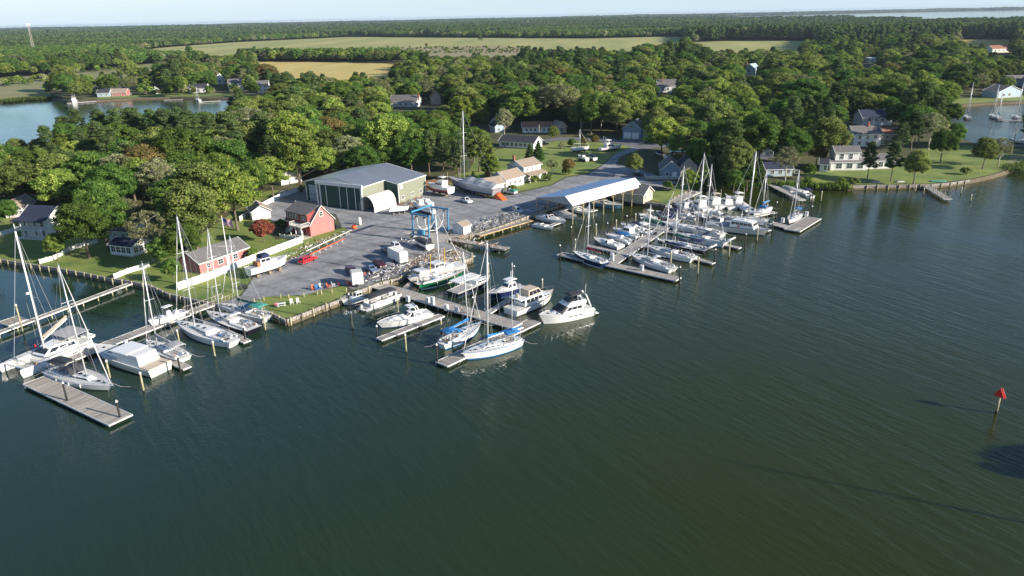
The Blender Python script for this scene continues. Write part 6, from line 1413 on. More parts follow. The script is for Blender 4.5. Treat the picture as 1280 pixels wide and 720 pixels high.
def trailer(label, a, b, L=6.0, H=2.4, name='box_trailer', W=2.4):
    p, q = G(*a, LZ), G(*b, LZ); d = q-p; t = thing(name, label, 'trailer', (p+q)/2, math.atan2(d.y,d.x))
    mb = MB(); mb.box((0,0,.6+H/2),(L,W,H)); o = mb.build('box_body', M['white'], t); o.modifiers.new('soft_edges','BEVEL').width = .06
    mb = MB(); mb.box((0,0,.6+H+.03),(L-.1,W-.1,.08)); 
    for i in range(5): mb.box((-L/2+(i+.5)*L/5,0,.6+H+.09),(.08,W-.2,.05))
    mb.build('roof_skin', M['gel2'], t)
    mb = MB(); [mb.box((-L/2+.04*0+i*L/6,q_*(W/2+.02),.6+H/2),(.06,.04,H-.1)) for i in range(1,6) for q_ in (-1,1)]; mb.build('side_ribs', M['canvwhite'], t)['kind'] = 'stuff'
    for q_ in (-1,1):
        mb = MB(); mb.smooth = True; mb.bar((-.3,q_*(W/2+.02)-.1,.36),(-.3,q_*(W/2+.02)+.1,.36),.36,n=10); mb.build('wheel', M['black'], t)
        mb = MB(); mb.box((-.3,q_*(W/2+.05),.82),(1.1,.28,.06)); mb.build('mudguard', M['cardark'], t)
    mb = MB(); mb.bar((L/2,-.7,.5),(L/2+1.2,0,.5),.06,n=4); mb.bar((L/2,.7,.5),(L/2+1.2,0,.5),.06,n=4); mb.bar((L/2+1.0,0,.5),(L/2+1.0,0,0),.05,n=4); mb.build('drawbar', M['cardark'], t)
    mb = MB(); mb.box((-L/2-.02,0,.6+H/2),(.05,W-.25,H-.2)); mb.box((-L/2-.05,.1,.6+H/2),(.04,.04,H-.3)); mb.build('rear_door', M['gel'], t)
trailer('long white box trailer between the maroon car and the trawler', (510,333), (486,321), 6.6, 2.6)
trailer('white upright box trailer standing in front of the maroon pickup', (443,357), (451,356), 2.6, 2.9, W=3.0)

# ================================================================== travel lift
p0_ = G(540,301,LZ); p1_ = G(556,296,LZ)
def travel_lift():
    base = G(537,303,LZ); r = rad(-32); t = thing('travel_lift', 'sky blue travel lift gantry standing over the slip head', 'boat lift', base, r)
    # local x along the slip (-x inland), y across (away)
    W, L, H = 9.0, 5.6, 7.2
    for x in (-L,0):
        for y in (0,W):
            mb = MB(); mb.box((x,y,.8+(H-.8)/2),(.32,.32,H-.8)); mb.build('leg', M['liftblue'], t)
            mb = MB(); mb.smooth = True; mb.bar((x,y-.25,.65),(x,y+.25,.65),.65,n=12); w_ = mb.build('wheel', M['black'], t); mb = MB(); mb.bar((x,y-.28,.65),(x,y+.28,.65),.3,n=8); mb.build('rim', M['white'], w_)
    for y in (0,W):
        mb = MB(); mb.box((-L/2,y,1.7),(L,.26,.36)); mb.build('lower_beam', M['liftblue'], t)
        mb = MB(); mb.box((-L/2,y,H+.3),(L+1.0,.36,.42)); mb.build('top_beam', M['liftblue'], t)
    mb = MB(); mb.box((-L,W/2,H+.9),(.36,W+.5,.42)); mb.build('cross_beam', M['liftblue'], t)
    for i, x in enumerate((-L*.75,-L*.25)):
        mb = MB(); mb.smooth = True; mb.path([(x,.2,H),(x,.5,4.2),(x,2.2,2.6),(x,W/2,2.2),(x,W-2.2,2.6),(x,W-.5,4.2),(x,W-.2,H)],.12,5); mb.build('sling', M['canvwhite'], t)
    mb = MB(); mb.box((-L*.5,0,2.6),(1.9,1.1,1.3)); mb.build('engine_box', M['liftblue'], t)
    mb = MB(); mb.box((-L*.9,W,3.0),(1.3,1.2,1.8)); mb.build('operator_cab', M['liftblue'], t)
    for x in (-L*.75,-L*.25):
        for y in (0,W): mb = MB(); mb.bar((x,y-.2,H-.35),(x,y+.2,H-.35),.3,n=8); mb.build('hoist_block', M['cardark'], t)
travel_lift()
t = thing('pump_shed', 'small white and tan shed at the slip head behind the travel lift', 'shed', G(566,291,LZ), rad(-38))
gable(t, 4.2, 3.2, 2.3, 1.0, 'y', 'swhite', 'shtan', ov=.25); CLEAR.append(clearbox(t,4,3,3))

# ================================================================== boats on land
def stands(s, n=3, z=LZ, h=1.2):
    for i in range(n):
        f = .2+.55*i/(max(1,n-1))
        for q in (-1,1):
            x, y = s.x(f), q*s.b(f)*.75; mb = MB()
            for a in (0,2.1,4.2): mb.bar((x+.5*math.cos(a),y+.5*math.sin(a),-h),(x,y,-h*.35),.045,n=4)
            mb.bar((x,y,-h*.4),(x,y-.1*q,-.02),.045,n=4); mb.box((x,y-.1*q,.02),(.35,.35,.05)); mb.build('jack_stand', M['cardark'] if q > 0 else M['conc'], s.t)
    mb = MB()
    for f in (.2,.5,.75): mb.box((s.x(f),0,-h/2-.25),(.35,.9,h-.5))
    mb.build('keel_block', M['timber'], s.t)
def landboat(s, h=1.2): s.t.location.z = LZ+h; stands(s, h=h)
s = runabout('white sportfisher with navy canvas top, propped on stands on the gravel', (308,357), (366,340), 'pilot', ob=0, fb=2.1, fs=1.4, L=11.0, Bf=.31, stripe='gel')
s.cab(.30,.52,.66,.9, z0=s.fs+1.75, fi=.1, ri=.1, name='canvas_top', m='canvnavy'); mb = MB(); mb.box((s.x(.22),0,s.fs+.6),(.6,2.2,1.1)); mb.build('cockpit_bulkhead', M['rust'], s.t); landboat(s, 1.4)
def hauled(label, st, bw, mt, **k):
    s = sailboat(label, st, bw, mt, z=LZ, **k); return s
s = hauled('huge grey hulled sailboat on land with silver tarp and a very tall mast', (623,249), (561,235), (582,145), hull='greyhull', t=.66, boomf=0, cab=(.36,.70), stripe='bottomblue', fb=2.6, fs=2.0, sw=.7, fenders=False, detail=False, jib=False, mastr=.16, deck='canvlgrey')
R = []
for i in range(11):
    f = i/10; t_ = .02+.60*f; hh = 1.5+.7*math.sin(PI*f)+.25*math.sin(f*17); w_ = s.b(t_)+.08
    R.append([(s.x(t_),-w_,s.zs(t_)-.7-.2*(i % 2)),(s.x(t_),-w_*1.02,s.zs(t_)+.2),(s.x(t_),-w_*.5,s.zs(t_)+hh*.65),(s.x(t_),0,s.zs(t_)+hh),(s.x(t_),w_*.5,s.zs(t_)+hh*.65),(s.x(t_),w_*1.02,s.zs(t_)+.2),(s.x(t_),w_,s.zs(t_)-.7)])
mb = MB(); mb.loft(R, False, True, True); mb.build('tarp', M['tarp'], s.t); mb = MB(); mb.box((0,0,-.9),(2.4,.5,1.6)); mb.build('keel', M['bottomblue'], s.t); s.t.location.z = LZ+1.7; stands(s, 4, h=1.7)
s = runabout('white flybridge cruiser with deep red boot stripe, on stands by the boat shed corner', (566,251), (534,245), 'fly', canv='canvwhite', ob=0, fb=2.2, fs=1.7, L=11.5); mb = MB()
for q in (-1,1): mb.path([(s.x(t_),q*(s.b(t_)*.96),.5) for t_ in (.02,.2,.4,.6,.78)],.28,6)
mb.build('red_stripe', M['redhull'], s.t); landboat(s, 1.6)
for (st, bw, k, cv, L_, lb) in [((536,266),(512,258),'pilot','canvwhite',8,'white cabin motorboat at the shed corner beside the red striped cruiser'),((542,262),(526,254),'cuddy','canvwhite',7,'small white cuddy boat left of the white pickup'),
        ((487,268),(512,266),'cover','canvwhite',6.5,'low boat under white shrink wrap near the arched shelter'),((545,270),(520,264),'cover','canvlgrey',7.5,'grey covered boat on trailer behind the travel lift'),
        ((545,317),(512,302),'cover','canvgrey',8.6,'white speedboat with pointed bow under a black cover near the slip'),
        ((748,190),(779,187),'fly','canvwhite',11.5,'big white flybridge cruiser parked on the grass by the road'),((739,204),(718,199),'cuddy','canvwhite',6.5,'small white sailboat hull on the grass beside the navy covered boat'),
        ((748,204),(733,197),'cover','canvnavy',7,'navy covered boat on the grass'),((834,200),(814,191),'cover','canvnavy',8,'white boat under a dark navy cover behind the clubhouse'),((838,205),(828,200),'cover','canvwhite',5,'small white covered boat behind the clubhouse roof')]:
    s = runabout(lb, st, bw, k, canv=cv, ob=0, L=L_, z=LZ, fb=1.5); landboat(s, .9)
s = hauled('white sloop on a cradle on the office lawn', (712,192), (738,190), (730,166), t=.5, boomf=.35, cab=(.36,.7), L=9, detail=False, fenders=False, spr=1); landboat(s, 1.2)
s = hauled('light blue hulled sloop stored behind the clubhouse roofs', (836,193), (868,193), (849,157), hull='bluehull', t=.45, boomf=.35, cover='canvblue', cab=(.36,.7), L=11, detail=False, fenders=False, spr=1); landboat(s, 1.2)
mb = MB()

# ================================================================== flag, marker, poles
p = G(292,366,LZ); h = height_for(p, 271)
t = thing('flagpole', 'tall white flagpole with the stars and stripes on the lawn by the gangway', 'flagpole', p)
mb = MB(); mb.smooth = True; mb.bar((0,0,0),(0,0,h),.13,.07,n=8); mb.build('pole', M['white'], t); mb = MB(); mb.ball((0,0,h+.1),.16); mb.build('finial', M['yellow'], t)
mb = MB(); mb.bar((-2.0,0,h*.62),(2.0,0,h*.62),.05,n=4); mb.build('yardarm', M['white'], t)
fm = bpy.data.materials.new('flag_cloth'); fm.use_nodes = True; N, L = fm.node_tree.nodes, fm.node_tree.links; uvn = N.new('ShaderNodeUVMap'); sp = N.new('ShaderNodeSeparateXYZ'); L.new(uvn.outputs[0], sp.inputs[0])
def fmath(op, a, b_):
    n = N.new('ShaderNodeMath'); n.operation = op
    for i, q in enumerate((a, b_)):
        if isinstance(q, (int, float)): n.inputs[i].default_value = q
        else: L.new(q, n.inputs[i])
    return n.outputs[0]
stripe = fmath('LESS_THAN', fmath('FRACT', fmath('MULTIPLY', sp.outputs['Y'], 6.5), 0), .5); canton = fmath('MULTIPLY', fmath('LESS_THAN', sp.outputs['X'], .40), fmath('GREATER_THAN', sp.outputs['Y'], .462))
star = fmath('MULTIPLY', fmath('GREATER_THAN', fmath('SINE', fmath('MULTIPLY', sp.outputs['X'], 94), 0), .75), fmath('GREATER_THAN', fmath('SINE', fmath('MULTIPLY', sp.outputs['Y'], 105), 0), .75))
c1 = N.new('ShaderNodeMix'); c1.data_type = 'RGBA'; c1.inputs['A'].default_value = (.75,.75,.75,1); c1.inputs['B'].default_value = (.50,.02,.04,1); L.new(stripe, c1.inputs['Factor'])
c2 = N.new('ShaderNodeMix'); c2.data_type = 'RGBA'; c2.inputs['A'].default_value = (.02,.035,.18,1); c2.inputs['B'].default_value = (.75,.75,.75,1); L.new(star, c2.inputs['Factor'])
c3 = N.new('ShaderNodeMix'); c3.data_type = 'RGBA'; L.new(canton, c3.inputs['Factor']); L.new(c1.outputs['Result'], c3.inputs['A']); L.new(c2.outputs['Result'], c3.inputs['B']); L.new(c3.outputs['Result'], N['Principled BSDF'].inputs['Base Color'])
nx, ny = 16, 8; FL, FH = 2.9, 1.7; vs, fs, uv = [], [], []
for j in range(ny+1):
    for i in range(nx+1):
        u, v_ = i/nx, j/ny; vs.append((FL*u*.93, .22*math.sin(u*9+v_*1.5)*u, FH*(v_-1)-.9*u**1.3*(.8)-.1*math.sin(u*7)))
for j in range(ny):
    for i in range(nx): a_ = j*(nx+1)+i; fs.append((a_,a_+1,a_+nx+2,a_+nx+1))
me = bpy.data.meshes.new('flag'); me.from_pydata(vs, [], fs); me.materials.append(fm); uvl = me.uv_layers.new(name='UVMap')
for pl in me.polygons:
    pl.use_smooth = True
    for li in pl.loop_indices: k = me.loops[li].vertex_index; uvl.data[li].uv = ((k % (nx+1))/nx, (k//(nx+1))/ny)
fo = link('flag', me, t, (.1,0,h-.25), rad(-18)); fo.modifiers.new('cloth_thickness','SOLIDIFY').thickness = .012
# channel marker
p = G(1245,517,0); h = 3.9; t = thing('channel_marker', 'red triangular channel marker on a weathered pile, alone in open water', 'channel marker', p, rad(-65))
mb = MB(); mb.smooth = True; mb.bar((0,0,-1.2),(0,0,h),.19,.17,n=9); mb.build('pile', M['pile'], t); mb = MB(); mb.bar((0,0,-.6),(0,0,.5),.2,n=9); mb.build('tide_band', M['piledark'], t)
tri = [(-.85,0),(.85,0),(0,1.5)]; mb = MB(); mb.add([(x,-.20,h-.9+z) for x, z in tri]+[(x,-.25,h-.9+z) for x, z in tri], [(0,2,1),(3,4,5),(0,1,4,3),(1,2,5,4),(2,0,3,5)]); mb.build('daymark', M['markred'], t)
mb = MB(); mb.add([(x,.20,h-.9+z) for x, z in tri]+[(x,.25,h-.9+z) for x, z in tri], [(0,1,2),(3,5,4),(0,3,4,1),(1,4,5,2),(2,5,3,0)]); mb.build('daymark', M['markred'], t)
mb = MB(); mb.bar((0,0,h),(0,0,h+.35),.03,n=4); mb.bar((.2,0,h-.2),(.5,.1,h+.5),.02,n=3); mb.build('bird_spike', M['steel'], t)
# utility poles
for (x, y, tp, lb) in [(726,168,147,'grey utility pole with lamp arm at the wood edge'),(674,176,156,'slim pole beside the long ranch house'),(761,83,70,'distant pole in the woodland clearing'),(1267,180,160,'pale pole by the right harbour trees')]:
    p = G(x, y, LZ); h = height_for(p, tp); t = thing('utility_pole', lb, 'utility pole', p); mb = MB(); mb.bar((0,0,0),(0,0,h),.2,.13,n=7); mb.build('pole', M['barkp'], t)
    mb = MB(); mb.box((0,0,h-.7),(1.8,.12,.14)); mb.build('crossarm', M['bark'], t); mb = MB(); mb.bar((0,0,h*.6),(1.9,0,h*.72),.05,n=4); mb.box((2.1,0,h*.72),(.6,.25,.12)); mb.build('lamp_arm', M['steel'], t)
# mast on the offshore point: its long shadow lies on the water
p = Vector((112,66,LZ)); 
t = thing('antenna_mast', 'tall slim mast on the point of land, outside the frame to the right', 'mast', (105.5,56.4,LZ))
mb = MB(); mb.bar((0,0,0),(0,0,31),.26,.10,n=8); mb.build('shaft', M['steel'], t); mb = MB(); mb.box((0,0,.3),(1.4,1.4,.6)); mb.build('footing', M['conc'], t)

# ================================================================== yard clutter
def boxes_stuff(name, pts, mats_, n, sz, seed, z=LZ, kind=True, label=None, cat=None, stick=.35):
    rs = random.Random(seed); mb = MB(); poly = PX(pts); xs_ = [q.x for q in poly]; ys_ = [q.y for q in poly]; k = 0
    while k < n:
        x, y = rs.uniform(min(xs_), max(xs_)), rs.uniform(min(ys_), max(ys_))
        if not poly_in((x, y), poly): continue
        k += 1; mb.cur = rs.randrange(len(mats_)); s = sz*rs.uniform(.4,1.3)
        if rs.random() < stick:
            a = rs.uniform(0, PI); l = s*rs.uniform(2,5); zz = z+rs.uniform(.05,.7); mb.bar((x,y,zz),(x+l*math.cos(a),y+l*math.sin(a),zz+rs.uniform(-.1,.25)), .05+s*.06, n=5)
        elif rs.random() < .5: mb.box((x,y,z+s*.25),(s,s*rs.uniform(.4,1),s*.5),rs.uniform(0,PI),top=(rs.uniform(.6,1),rs.uniform(.6,1)))
        else: mb.bar((x,y,z),(x+rs.uniform(-.1,.1),y,z+s*rs.uniform(.5,1.3)), s*.28, s*.22, n=7)
    o = mb.build(name, [M[q] for q in mats_], None); o['kind'] = 'stuff'
    if label: o['label'] = label; o['category'] = cat
    return o
boxes_stuff('boatyard_scrap', [(505,340),(530,336),(562,328),(586,321),(575,315),(548,312),(530,318),(508,322)], ['junk','timber','rust','white','timber','plank','canvlgrey','conc','plank','bark'], 560, .48, 3, label='loose heap of boatyard scrap and lumber beside the white trawler', cat='scrap')
boxes_stuff('deck_gear', [(476,352),(496,346),(505,340),(500,334),(470,344),(455,352)], ['junk','white','canvlgrey','steel','junk','plank'], 120, .5, 4, label='clutter of gear at the root of the centre dock', cat='gear')
boxes_stuff('yard_gear', [(576,296),(600,290),(640,277),(662,266),(640,266),(612,272),(590,282)], ['junk','canvlgrey','cardark','conc','white','steel'], 300, .55, 5, label='rows of grey cradles and blocks along the dock edge', cat='gear', stick=.5)
boxes_stuff('slip_shed_gear', [(672,264),(715,250),(755,239),(750,235),(700,247),(668,258)], ['junk','timber','white','redhull','cardark','conc'], 160, .6, 6, label='gear stacked along the quay beneath the slip roof', cat='gear')
boxes_stuff('shed_side_gear', [(499,256),(515,250),(527,244),(530,248),(514,258),(500,262)], ['junk','canvlgrey','rust','white','timber'], 70, .55, 8, label='bits and boxes along the side of the boat shed', cat='gear')
boxes_stuff('fence_side_gear', [(388,312),(412,302),(438,291),(435,288),(410,297),(370,312)], ['junk','conc','timber','white','rock'], 110, .45, 9, label='stones and planks along the grass strip by the mast rack', cat='gear')
boxes_stuff('shelter_gear', [(386,252),(400,258),(404,262),(390,262),(380,256)], ['junk','canvlgrey','bark','white'], 60, .6, 10, label='tangle of bicycles and frames before the shed roller door', cat='gear')
boxes_stuff('porch_gear', [(846,258),(868,240),(873,238),(860,255)], ['white','canvlgrey','junk'], 50, .5, 11, label='small gear on the quay ramp by the clubhouse', cat='gear')
boxes_stuff('pier_gear', [(564,299),(600,306),(628,311),(620,306),(598,298),(575,296)], ['rust','white','plank','canvlgrey'], 60, .4, 12, z=1.2, label='odds and ends along the travel lift pier', cat='gear')
boxes_stuff('trailer_row_gear', [(446,352),(470,345),(486,338),(505,336),(500,330),(470,336),(450,345)], ['junk','cardark','white','steel'], 90, .4, 13, label='hand trucks and gear around the parked cars', cat='gear')
boxes_stuff('hoist_gear', [(500,300),(512,293),(530,296),(520,306),(505,312)], ['junk','timber','conc','white'], 50, .45, 14, label='blocking timbers on the concrete by the travel lift', cat='gear')
boxes_stuff('mast_rack_gear', [(330,330),(380,312),(384,316),(338,336)], ['junk','timber','white','conc'], 60, .4, 15, label='planks and blocks behind the white sportfisher', cat='gear')
rs = random.Random(5)
mb = MB(); 
for i in range(420):
    f = i/420; a_ = G(1185,228.6,.2).lerp(G(1270,208.6,.2), f) if f > .5 else G(1180,229,.2).lerp(G(1240,218.4,.2), f*2); r_ = rs.uniform(.25,.7)
    mb.ball((a_.x+rs.uniform(-1.1,1.1), a_.y+rs.uniform(-1.1,1.1), rs.uniform(0,.9)), r_, (1,rs.uniform(.6,1),.7), 5, 4)
mb.build('shore_rocks', M['rock'])['kind'] = 'stuff'
# marsh and bank grass
def tufts(name, pts, n, h, m, seed, z=None, wob=1.0):
    rs = random.Random(seed); mb = MB(); P = [G(x, y, LZ) for x, y in pts]
    for i in range(n):
        k = rs.randrange(len(P)-1); q = P[k].lerp(P[k+1], rs.random()) + Vector((rs.uniform(-wob,wob), rs.uniform(-wob,wob), 0)); zz = rs.uniform(.2, LZ)
        for j in range(4):
            a = rs.uniform(0, 6.28); hh = h*rs.uniform(.5,1.2); w_ = .28; mb.add([(q.x-w_*math.cos(a),q.y-w_*math.sin(a),zz),(q.x+w_*math.cos(a),q.y+w_*math.sin(a),zz),(q.x+rs.uniform(-.4,.4),q.y+rs.uniform(-.4,.4),zz+hh)], [(0,1,2)])
    mb.build(name, m)['kind'] = 'stuff'
tufts('shore_grass', [(866,236),(873,232),(905,231),(937,231),(960,228)], 900, 1.3, MATS['leaf_light'], 2, wob=1.6)
tufts('shore_grass', [(975,230),(1000,231),(1040,232.5),(1060,233)], 700, 1.4, MATS['leaf_light'], 3, wob=1.8)
tufts('marsh_reeds', [(1262,212),(1270,208),(1300,202),(1340,205)], 700, 1.5, MATS['leaf_olive'], 4, wob=3)
tufts('marsh_reeds', [(0,127),(30,124),(62,122.5)], 900, 2.4, MATS['leaf_olive'], 5, wob=6)
# spar rack: long white and orange masts laid on trestles
for (a, b_, m_, lb, r_) in [((383,318),(440,291),'white','long white mast lying on low trestles beside the grass strip',.13),((388,322),(431,302),'orange','long orange spar lying on trestles in the yard',.16)]:
    p, q = G(*a, LZ), G(*b_, LZ); d = q-p; t = thing('stored_mast', lb, 'mast', p, math.atan2(d.y,d.x)); L_ = d.length
    mb = MB(); mb.smooth = True; mb.bar((0,0,.9),(L_,0,.9),r_,r_*.8,n=8); mb.build('spar', M[m_], t)
    for i in range(6):
        x = (i+.5)*L_/6; mb = MB(); mb.bar((x-.1,-.45,0),(x,0,.85),.05,n=4); mb.bar((x+.1,.45,0),(x,0,.85),.05,n=4); mb.box((x,0,.8),(.12,.8,.08)); mb.build('trestle', M['white'], t)
# lawn chairs, tables, bollards
def chair(px, py, rz, label, m='gel2', name='garden_chair', group=None):
    t = thing(name, label, 'chair', G(px,py,LZ), rz, group); mb = MB()
    for i in range(4): mb.box((-.24+.16*i,0,.42+.03*i-.05),(.14,.62,.03))
    mb.build('seat', M[m], t); mb = MB()
    for i in range(5): mb.box((-.36,-.25+.125*i,.85),(.04,.11,.95 if i in (1,2,3) else .85), ry=-.25)
    mb.build('backrest', M[m], t)
    for q in (-1,1):
        mb = MB(); mb.box((0,q*.36,.62),(.8,.14,.04)); mb.build('armrest', M[m], t)
        mb = MB(); mb.box((.32,q*.33,.3),(.08,.06,.6)); mb.build('leg', M[m], t); mb = MB(); mb.box((-.3,q*.33,.2),(.08,.06,.4)); mb.build('leg', M[m], t)
chair(365,381,rad(-60),'left one of the two slatted lawn chairs facing the creek'); chair(373,380,rad(-60),'right one of the two slatted lawn chairs facing the creek')
for i, (x, y, m_, lb) in enumerate([(392,363,'orange','peach coloured folding chair at the left end of the yard edge row'),(397,363,'canvblue','blue folding chair in the yard edge row'),(402,361,'canvwhite','white folding chair behind the blue one'),(408,361,'canvnavy','navy folding chair in the yard edge row'),(411,360,'orange','orange and white folding chair mid row'),(417,358,'canvwhite','white folding chair mid row'),(424,357,'redhull','coral folding chair in the yard edge row'),(436,356,'orange','orange folding chair right of the post'),(439,358,'redhull','red folding chair at the right end of the row')]):
    chair(x, y, rad(-50+i*13), lb, m_, 'folding_chair')
t = thing('picnic_table', 'white picnic table on the lawn beside the seated person', 'table', G(352,383,LZ), rad(20)); mb = MB(); mb.box((0,0,.74),(1.9,.8,.06)); mb.build('table_top', M['white'], t)
for q in (-1,1):
    mb = MB(); mb.box((0,q*.7,.45),(1.9,.28,.05)); mb.build('bench', M['white'], t); mb = MB(); mb.box((q*.7,0,.36),(.1,1.5,.08)); mb.box((q*.7,0,.37),(.1,.6,.7)); mb.build('trestle', M['white'], t)
for i, (x, y) in enumerate([(351,373),(361,373),(380,371),(397,369),(402,368.5),(415,366),(433,365),(318,378),(330,376)]):
    t = thing('bollard', ['stubby wooden post at the yard edge above the lawn chairs','stubby wooden post right above the left lawn chair','tall wooden post above the right lawn chair','first of the paired posts on the lawn edge','second of the paired posts on the lawn edge','wooden post before the coral folding chair','tall wooden post by the red folding chairs','wooden post at the green boom boat bow','wooden post right of the gangway head'][i], 'post', G(x,y,LZ))
    mb = MB(); mb.bar((0,0,0),(0,0,.95),.15,n=8); mb.build('shaft', M['pile'], t); mb = MB(); mb.bar((0,0,.95),(0,0,1.03),.17,.12,n=8); mb.build('cap', M['pile'], t)
t = thing('propane_tank', 'terracotta red storage tank beside the office roofs', 'tank', G(610,222,LZ)); mb = MB(); mb.smooth = True; mb.bar((0,0,.4),(0,0,3.6),1.3,n=14); mb.build('shell', M['shred'], t); mb = MB(); mb.bar((0,0,3.6),(0,0,4.1),1.3,.3,n=14); mb.build('dome', M['shred'], t)
t = thing('pallet_pile', 'bright orange play slide or ramp by the bow of the tarped sailboat', 'ramp', G(626,249,LZ), rad(-50)); mb = MB(); mb.tbox(-2.6,2.4,1.1,1.1,0,2.0,3.9,.0,.15); mb.build('ramp_body', M['orange'], t); mb = MB(); mb.box((-1.2,0,2.05),(1.4,1.2,.12)); mb.build('top_plate', M['red'], t)
t.name = 'orange_ramp'; t['label'] = 'bright orange inflatable ramp by the stern of the tarped sailboat'
t = thing('red_drum', 'round red drum at the end of the grass strip near the boathouse', 'drum', G(443,286,LZ)); mb = MB(); mb.smooth = True; mb.bar((0,0,0),(0,0,1.0),.75,n=12); mb.build('shell', M['orange'], t); mb = MB(); mb.bar((0,0,1.0),(0,0,1.1),.6,n=12); mb.build('lid', M['red'], t)
t = thing('white_tank', 'small white upright tank above the red drum', 'tank', G(450,281,LZ)); mb = MB(); mb.smooth = True; mb.bar((0,0,0),(0,0,1.9),.5,n=10); mb.build('shell', M['white'], t); mb = MB(); mb.ball((0,0,1.9),.5); mb.build('dome', M['white'], t)
for (x, y, lb) in [(418,284,'dark garden tractor at the end of the boathouse lawn'),(423,286,'black cart beside the garden tractor'),(305,361,'black riding mower on the flagpole lawn')]:
    t = thing('garden_tractor', lb, 'tractor', G(x,y,LZ), rad(30)); mb = MB(); mb.tbox(-.9,.9,.45,.4,.35,.95,.2,.5,.05); mb.build('body', M['cardark'], t); mb = MB(); mb.box((-.4,0,1.1),(.4,.5,.5)); mb.build('seat', M['canvgrey'], t)
    for q in (-1,1):
        mb = MB(); mb.bar((-.5,q*.5-.1,.4),(-.5,q*.5+.1,.4),.4,n=10); mb.build('wheel', M['black'], t); mb = MB(); mb.bar((.6,q*.45-.08,.25),(.6,q*.45+.08,.25),.25,n=8); mb.build('wheel', M['black'], t)
for (x, y, lb) in [(1095,228,'grey skiff hull upside down on the right shore lawn'),(1125,227.5,'dark kayak lying on the right shore lawn')]:
    t = thing('upturned_skiff', lb, 'boat', G(x,y,LZ), rad(10)); mb = MB(); mb.smooth = True; mb.loft([[(xx,-w_,.0),(xx,-w_*.6,.45*w_+.1),(xx,w_*.6,.45*w_+.1),(xx,w_,.0)] for xx, w_ in ((-1.8,.55),(-1,.7),(0,.75),(1,.6),(1.9,.05))], False, True, True); mb.build('hull', M['canvlgrey'], t); mb = MB(); mb.bar((-1.8,0,.42),(1.6,0,.36),.04,n=4); mb.build('keel', M['bark'], t)
t = thing('kayak_rack', 'two pale blue kayaks lying on the right shore sea wall', 'kayak', G(1172,227.5,LZ), rad(-5))
for q in (-.5,.5):
    mb = MB(); mb.smooth = True; mb.loft([[(xx,q-w_,.25),(xx,q,.25+w_*.6),(xx,q+w_,.25),(xx,q,.25-w_*.6)] for xx, w_ in ((-3.2,.03),(-2,.32),(0,.4),(2,.32),(3.2,.03))], True, True, True); mb.build('kayak', M['canvteal'], t)

# ================================================================== people
def person(px, py, rz, label, shirt, trousers, hair, pose='stand', z=LZ, hold=None):
    J = {'hip':(0,0,.95),'sp':(0.01,0,1.15),'ch':(0,0,1.36),'nk':(.01,0,1.50),'hd':(.03,0,1.62),'tp':(.02,0,1.72)}; 
    base = G(px, py, z)
    if pose == 'sit': off = -.48
    else: off = 0
    V = [];E_ = [];Rr = []
    def v(p, r): V.append(p); Rr.append(r); return len(V)-1
    def e(a, b): E_.append((a, b))
    o_ = off; hip = v((0,0,.95+o_),(.15,.12)); sp = v((.01,0,1.15+o_),(.135,.10)); ch = v((0,0,1.36+o_),(.17,.115)); nk = v((.01,0,1.49+o_),(.055,.055)); hd = v((.03,0,1.60+o_),(.085,.095)); tp = v((.02,0,1.70+o_),(.06,.07)); ns = v((.115,0,1.59+o_),(.015,.015))
    for a, b in ((hip,sp),(sp,ch),(ch,nk),(nk,hd),(hd,tp),(hd,ns)): e(a, b)
    for q in (-1,1):
        st = .14*q if pose == 'walk' else .03*q
        if pose == 'sit': kn = (.44,q*.11,.50); an = (.46,q*.11,.10); ft = (.64,q*.12,.04)
        else: kn = (.05+st,q*.10,.52); an = (-.02+st*1.3,q*.11,.09); ft = (.17+st*1.3,q*.13,.035)
        a = v((0,q*.09,.90+o_),(.09,.09)); k = v(kn,(.06,.06)); n_ = v(an,(.042,.042)); f = v(ft,(.04,.03)); e(hip,a); e(a,k); e(k,n_); e(n_,f)
        sh = v((0,q*.19,1.40+o_),(.06,.06)); el = v((-.03+st*.5,q*.25,1.12+o_),(.045,.045)); wr = v((.12-st*.4,q*.24,.90+o_),(.03,.03)); pm = v((.15-st*.4,q*.235,.83+o_),(.035,.02)); e(ch,sh); e(sh,el); e(el,wr); e(wr,pm)
        for i in range(4):
            x0 = .13+.017*i-st*.4; l = (.075,.085,.08,.062)[i]; m1 = v((x0+.01,q*.232,.785+o_),(.009,.009)); m2 = v((x0+.02,q*.225,.785-l*.6+o_),(.008,.008)); e(pm,m1); e(m1,m2)
        th = v((.125-st*.4,q*.20,.82+o_),(.010,.010)); th2 = v((.14-st*.4,q*.185,.785+o_),(.008,.008)); e(pm,th); e(th,th2)
    me = bpy.data.meshes.new('body'); me.from_pydata(V, E_, []); me.materials.append(person_mat(shirt, trousers, o_))
    t = thing('person', label, 'person', base, rz); o = link('body', me, t); sk = o.modifiers.new('skin','SKIN'); 
    for i, r_ in enumerate(Rr): me.skin_vertices[0].data[i].radius = r_; me.skin_vertices[0].data[i].use_root = (i == 0)
    sb = o.modifiers.new('sub','SUBSURF'); sb.levels = 1; sb.render_levels = 1; sk.use_smooth_shade = True
    mb = MB(); mb.smooth = True; mb.ball((0.005,0,1.66+o_),.108,(1,.9,.85),10,7); mb.build('hair', hair, t)
    return t
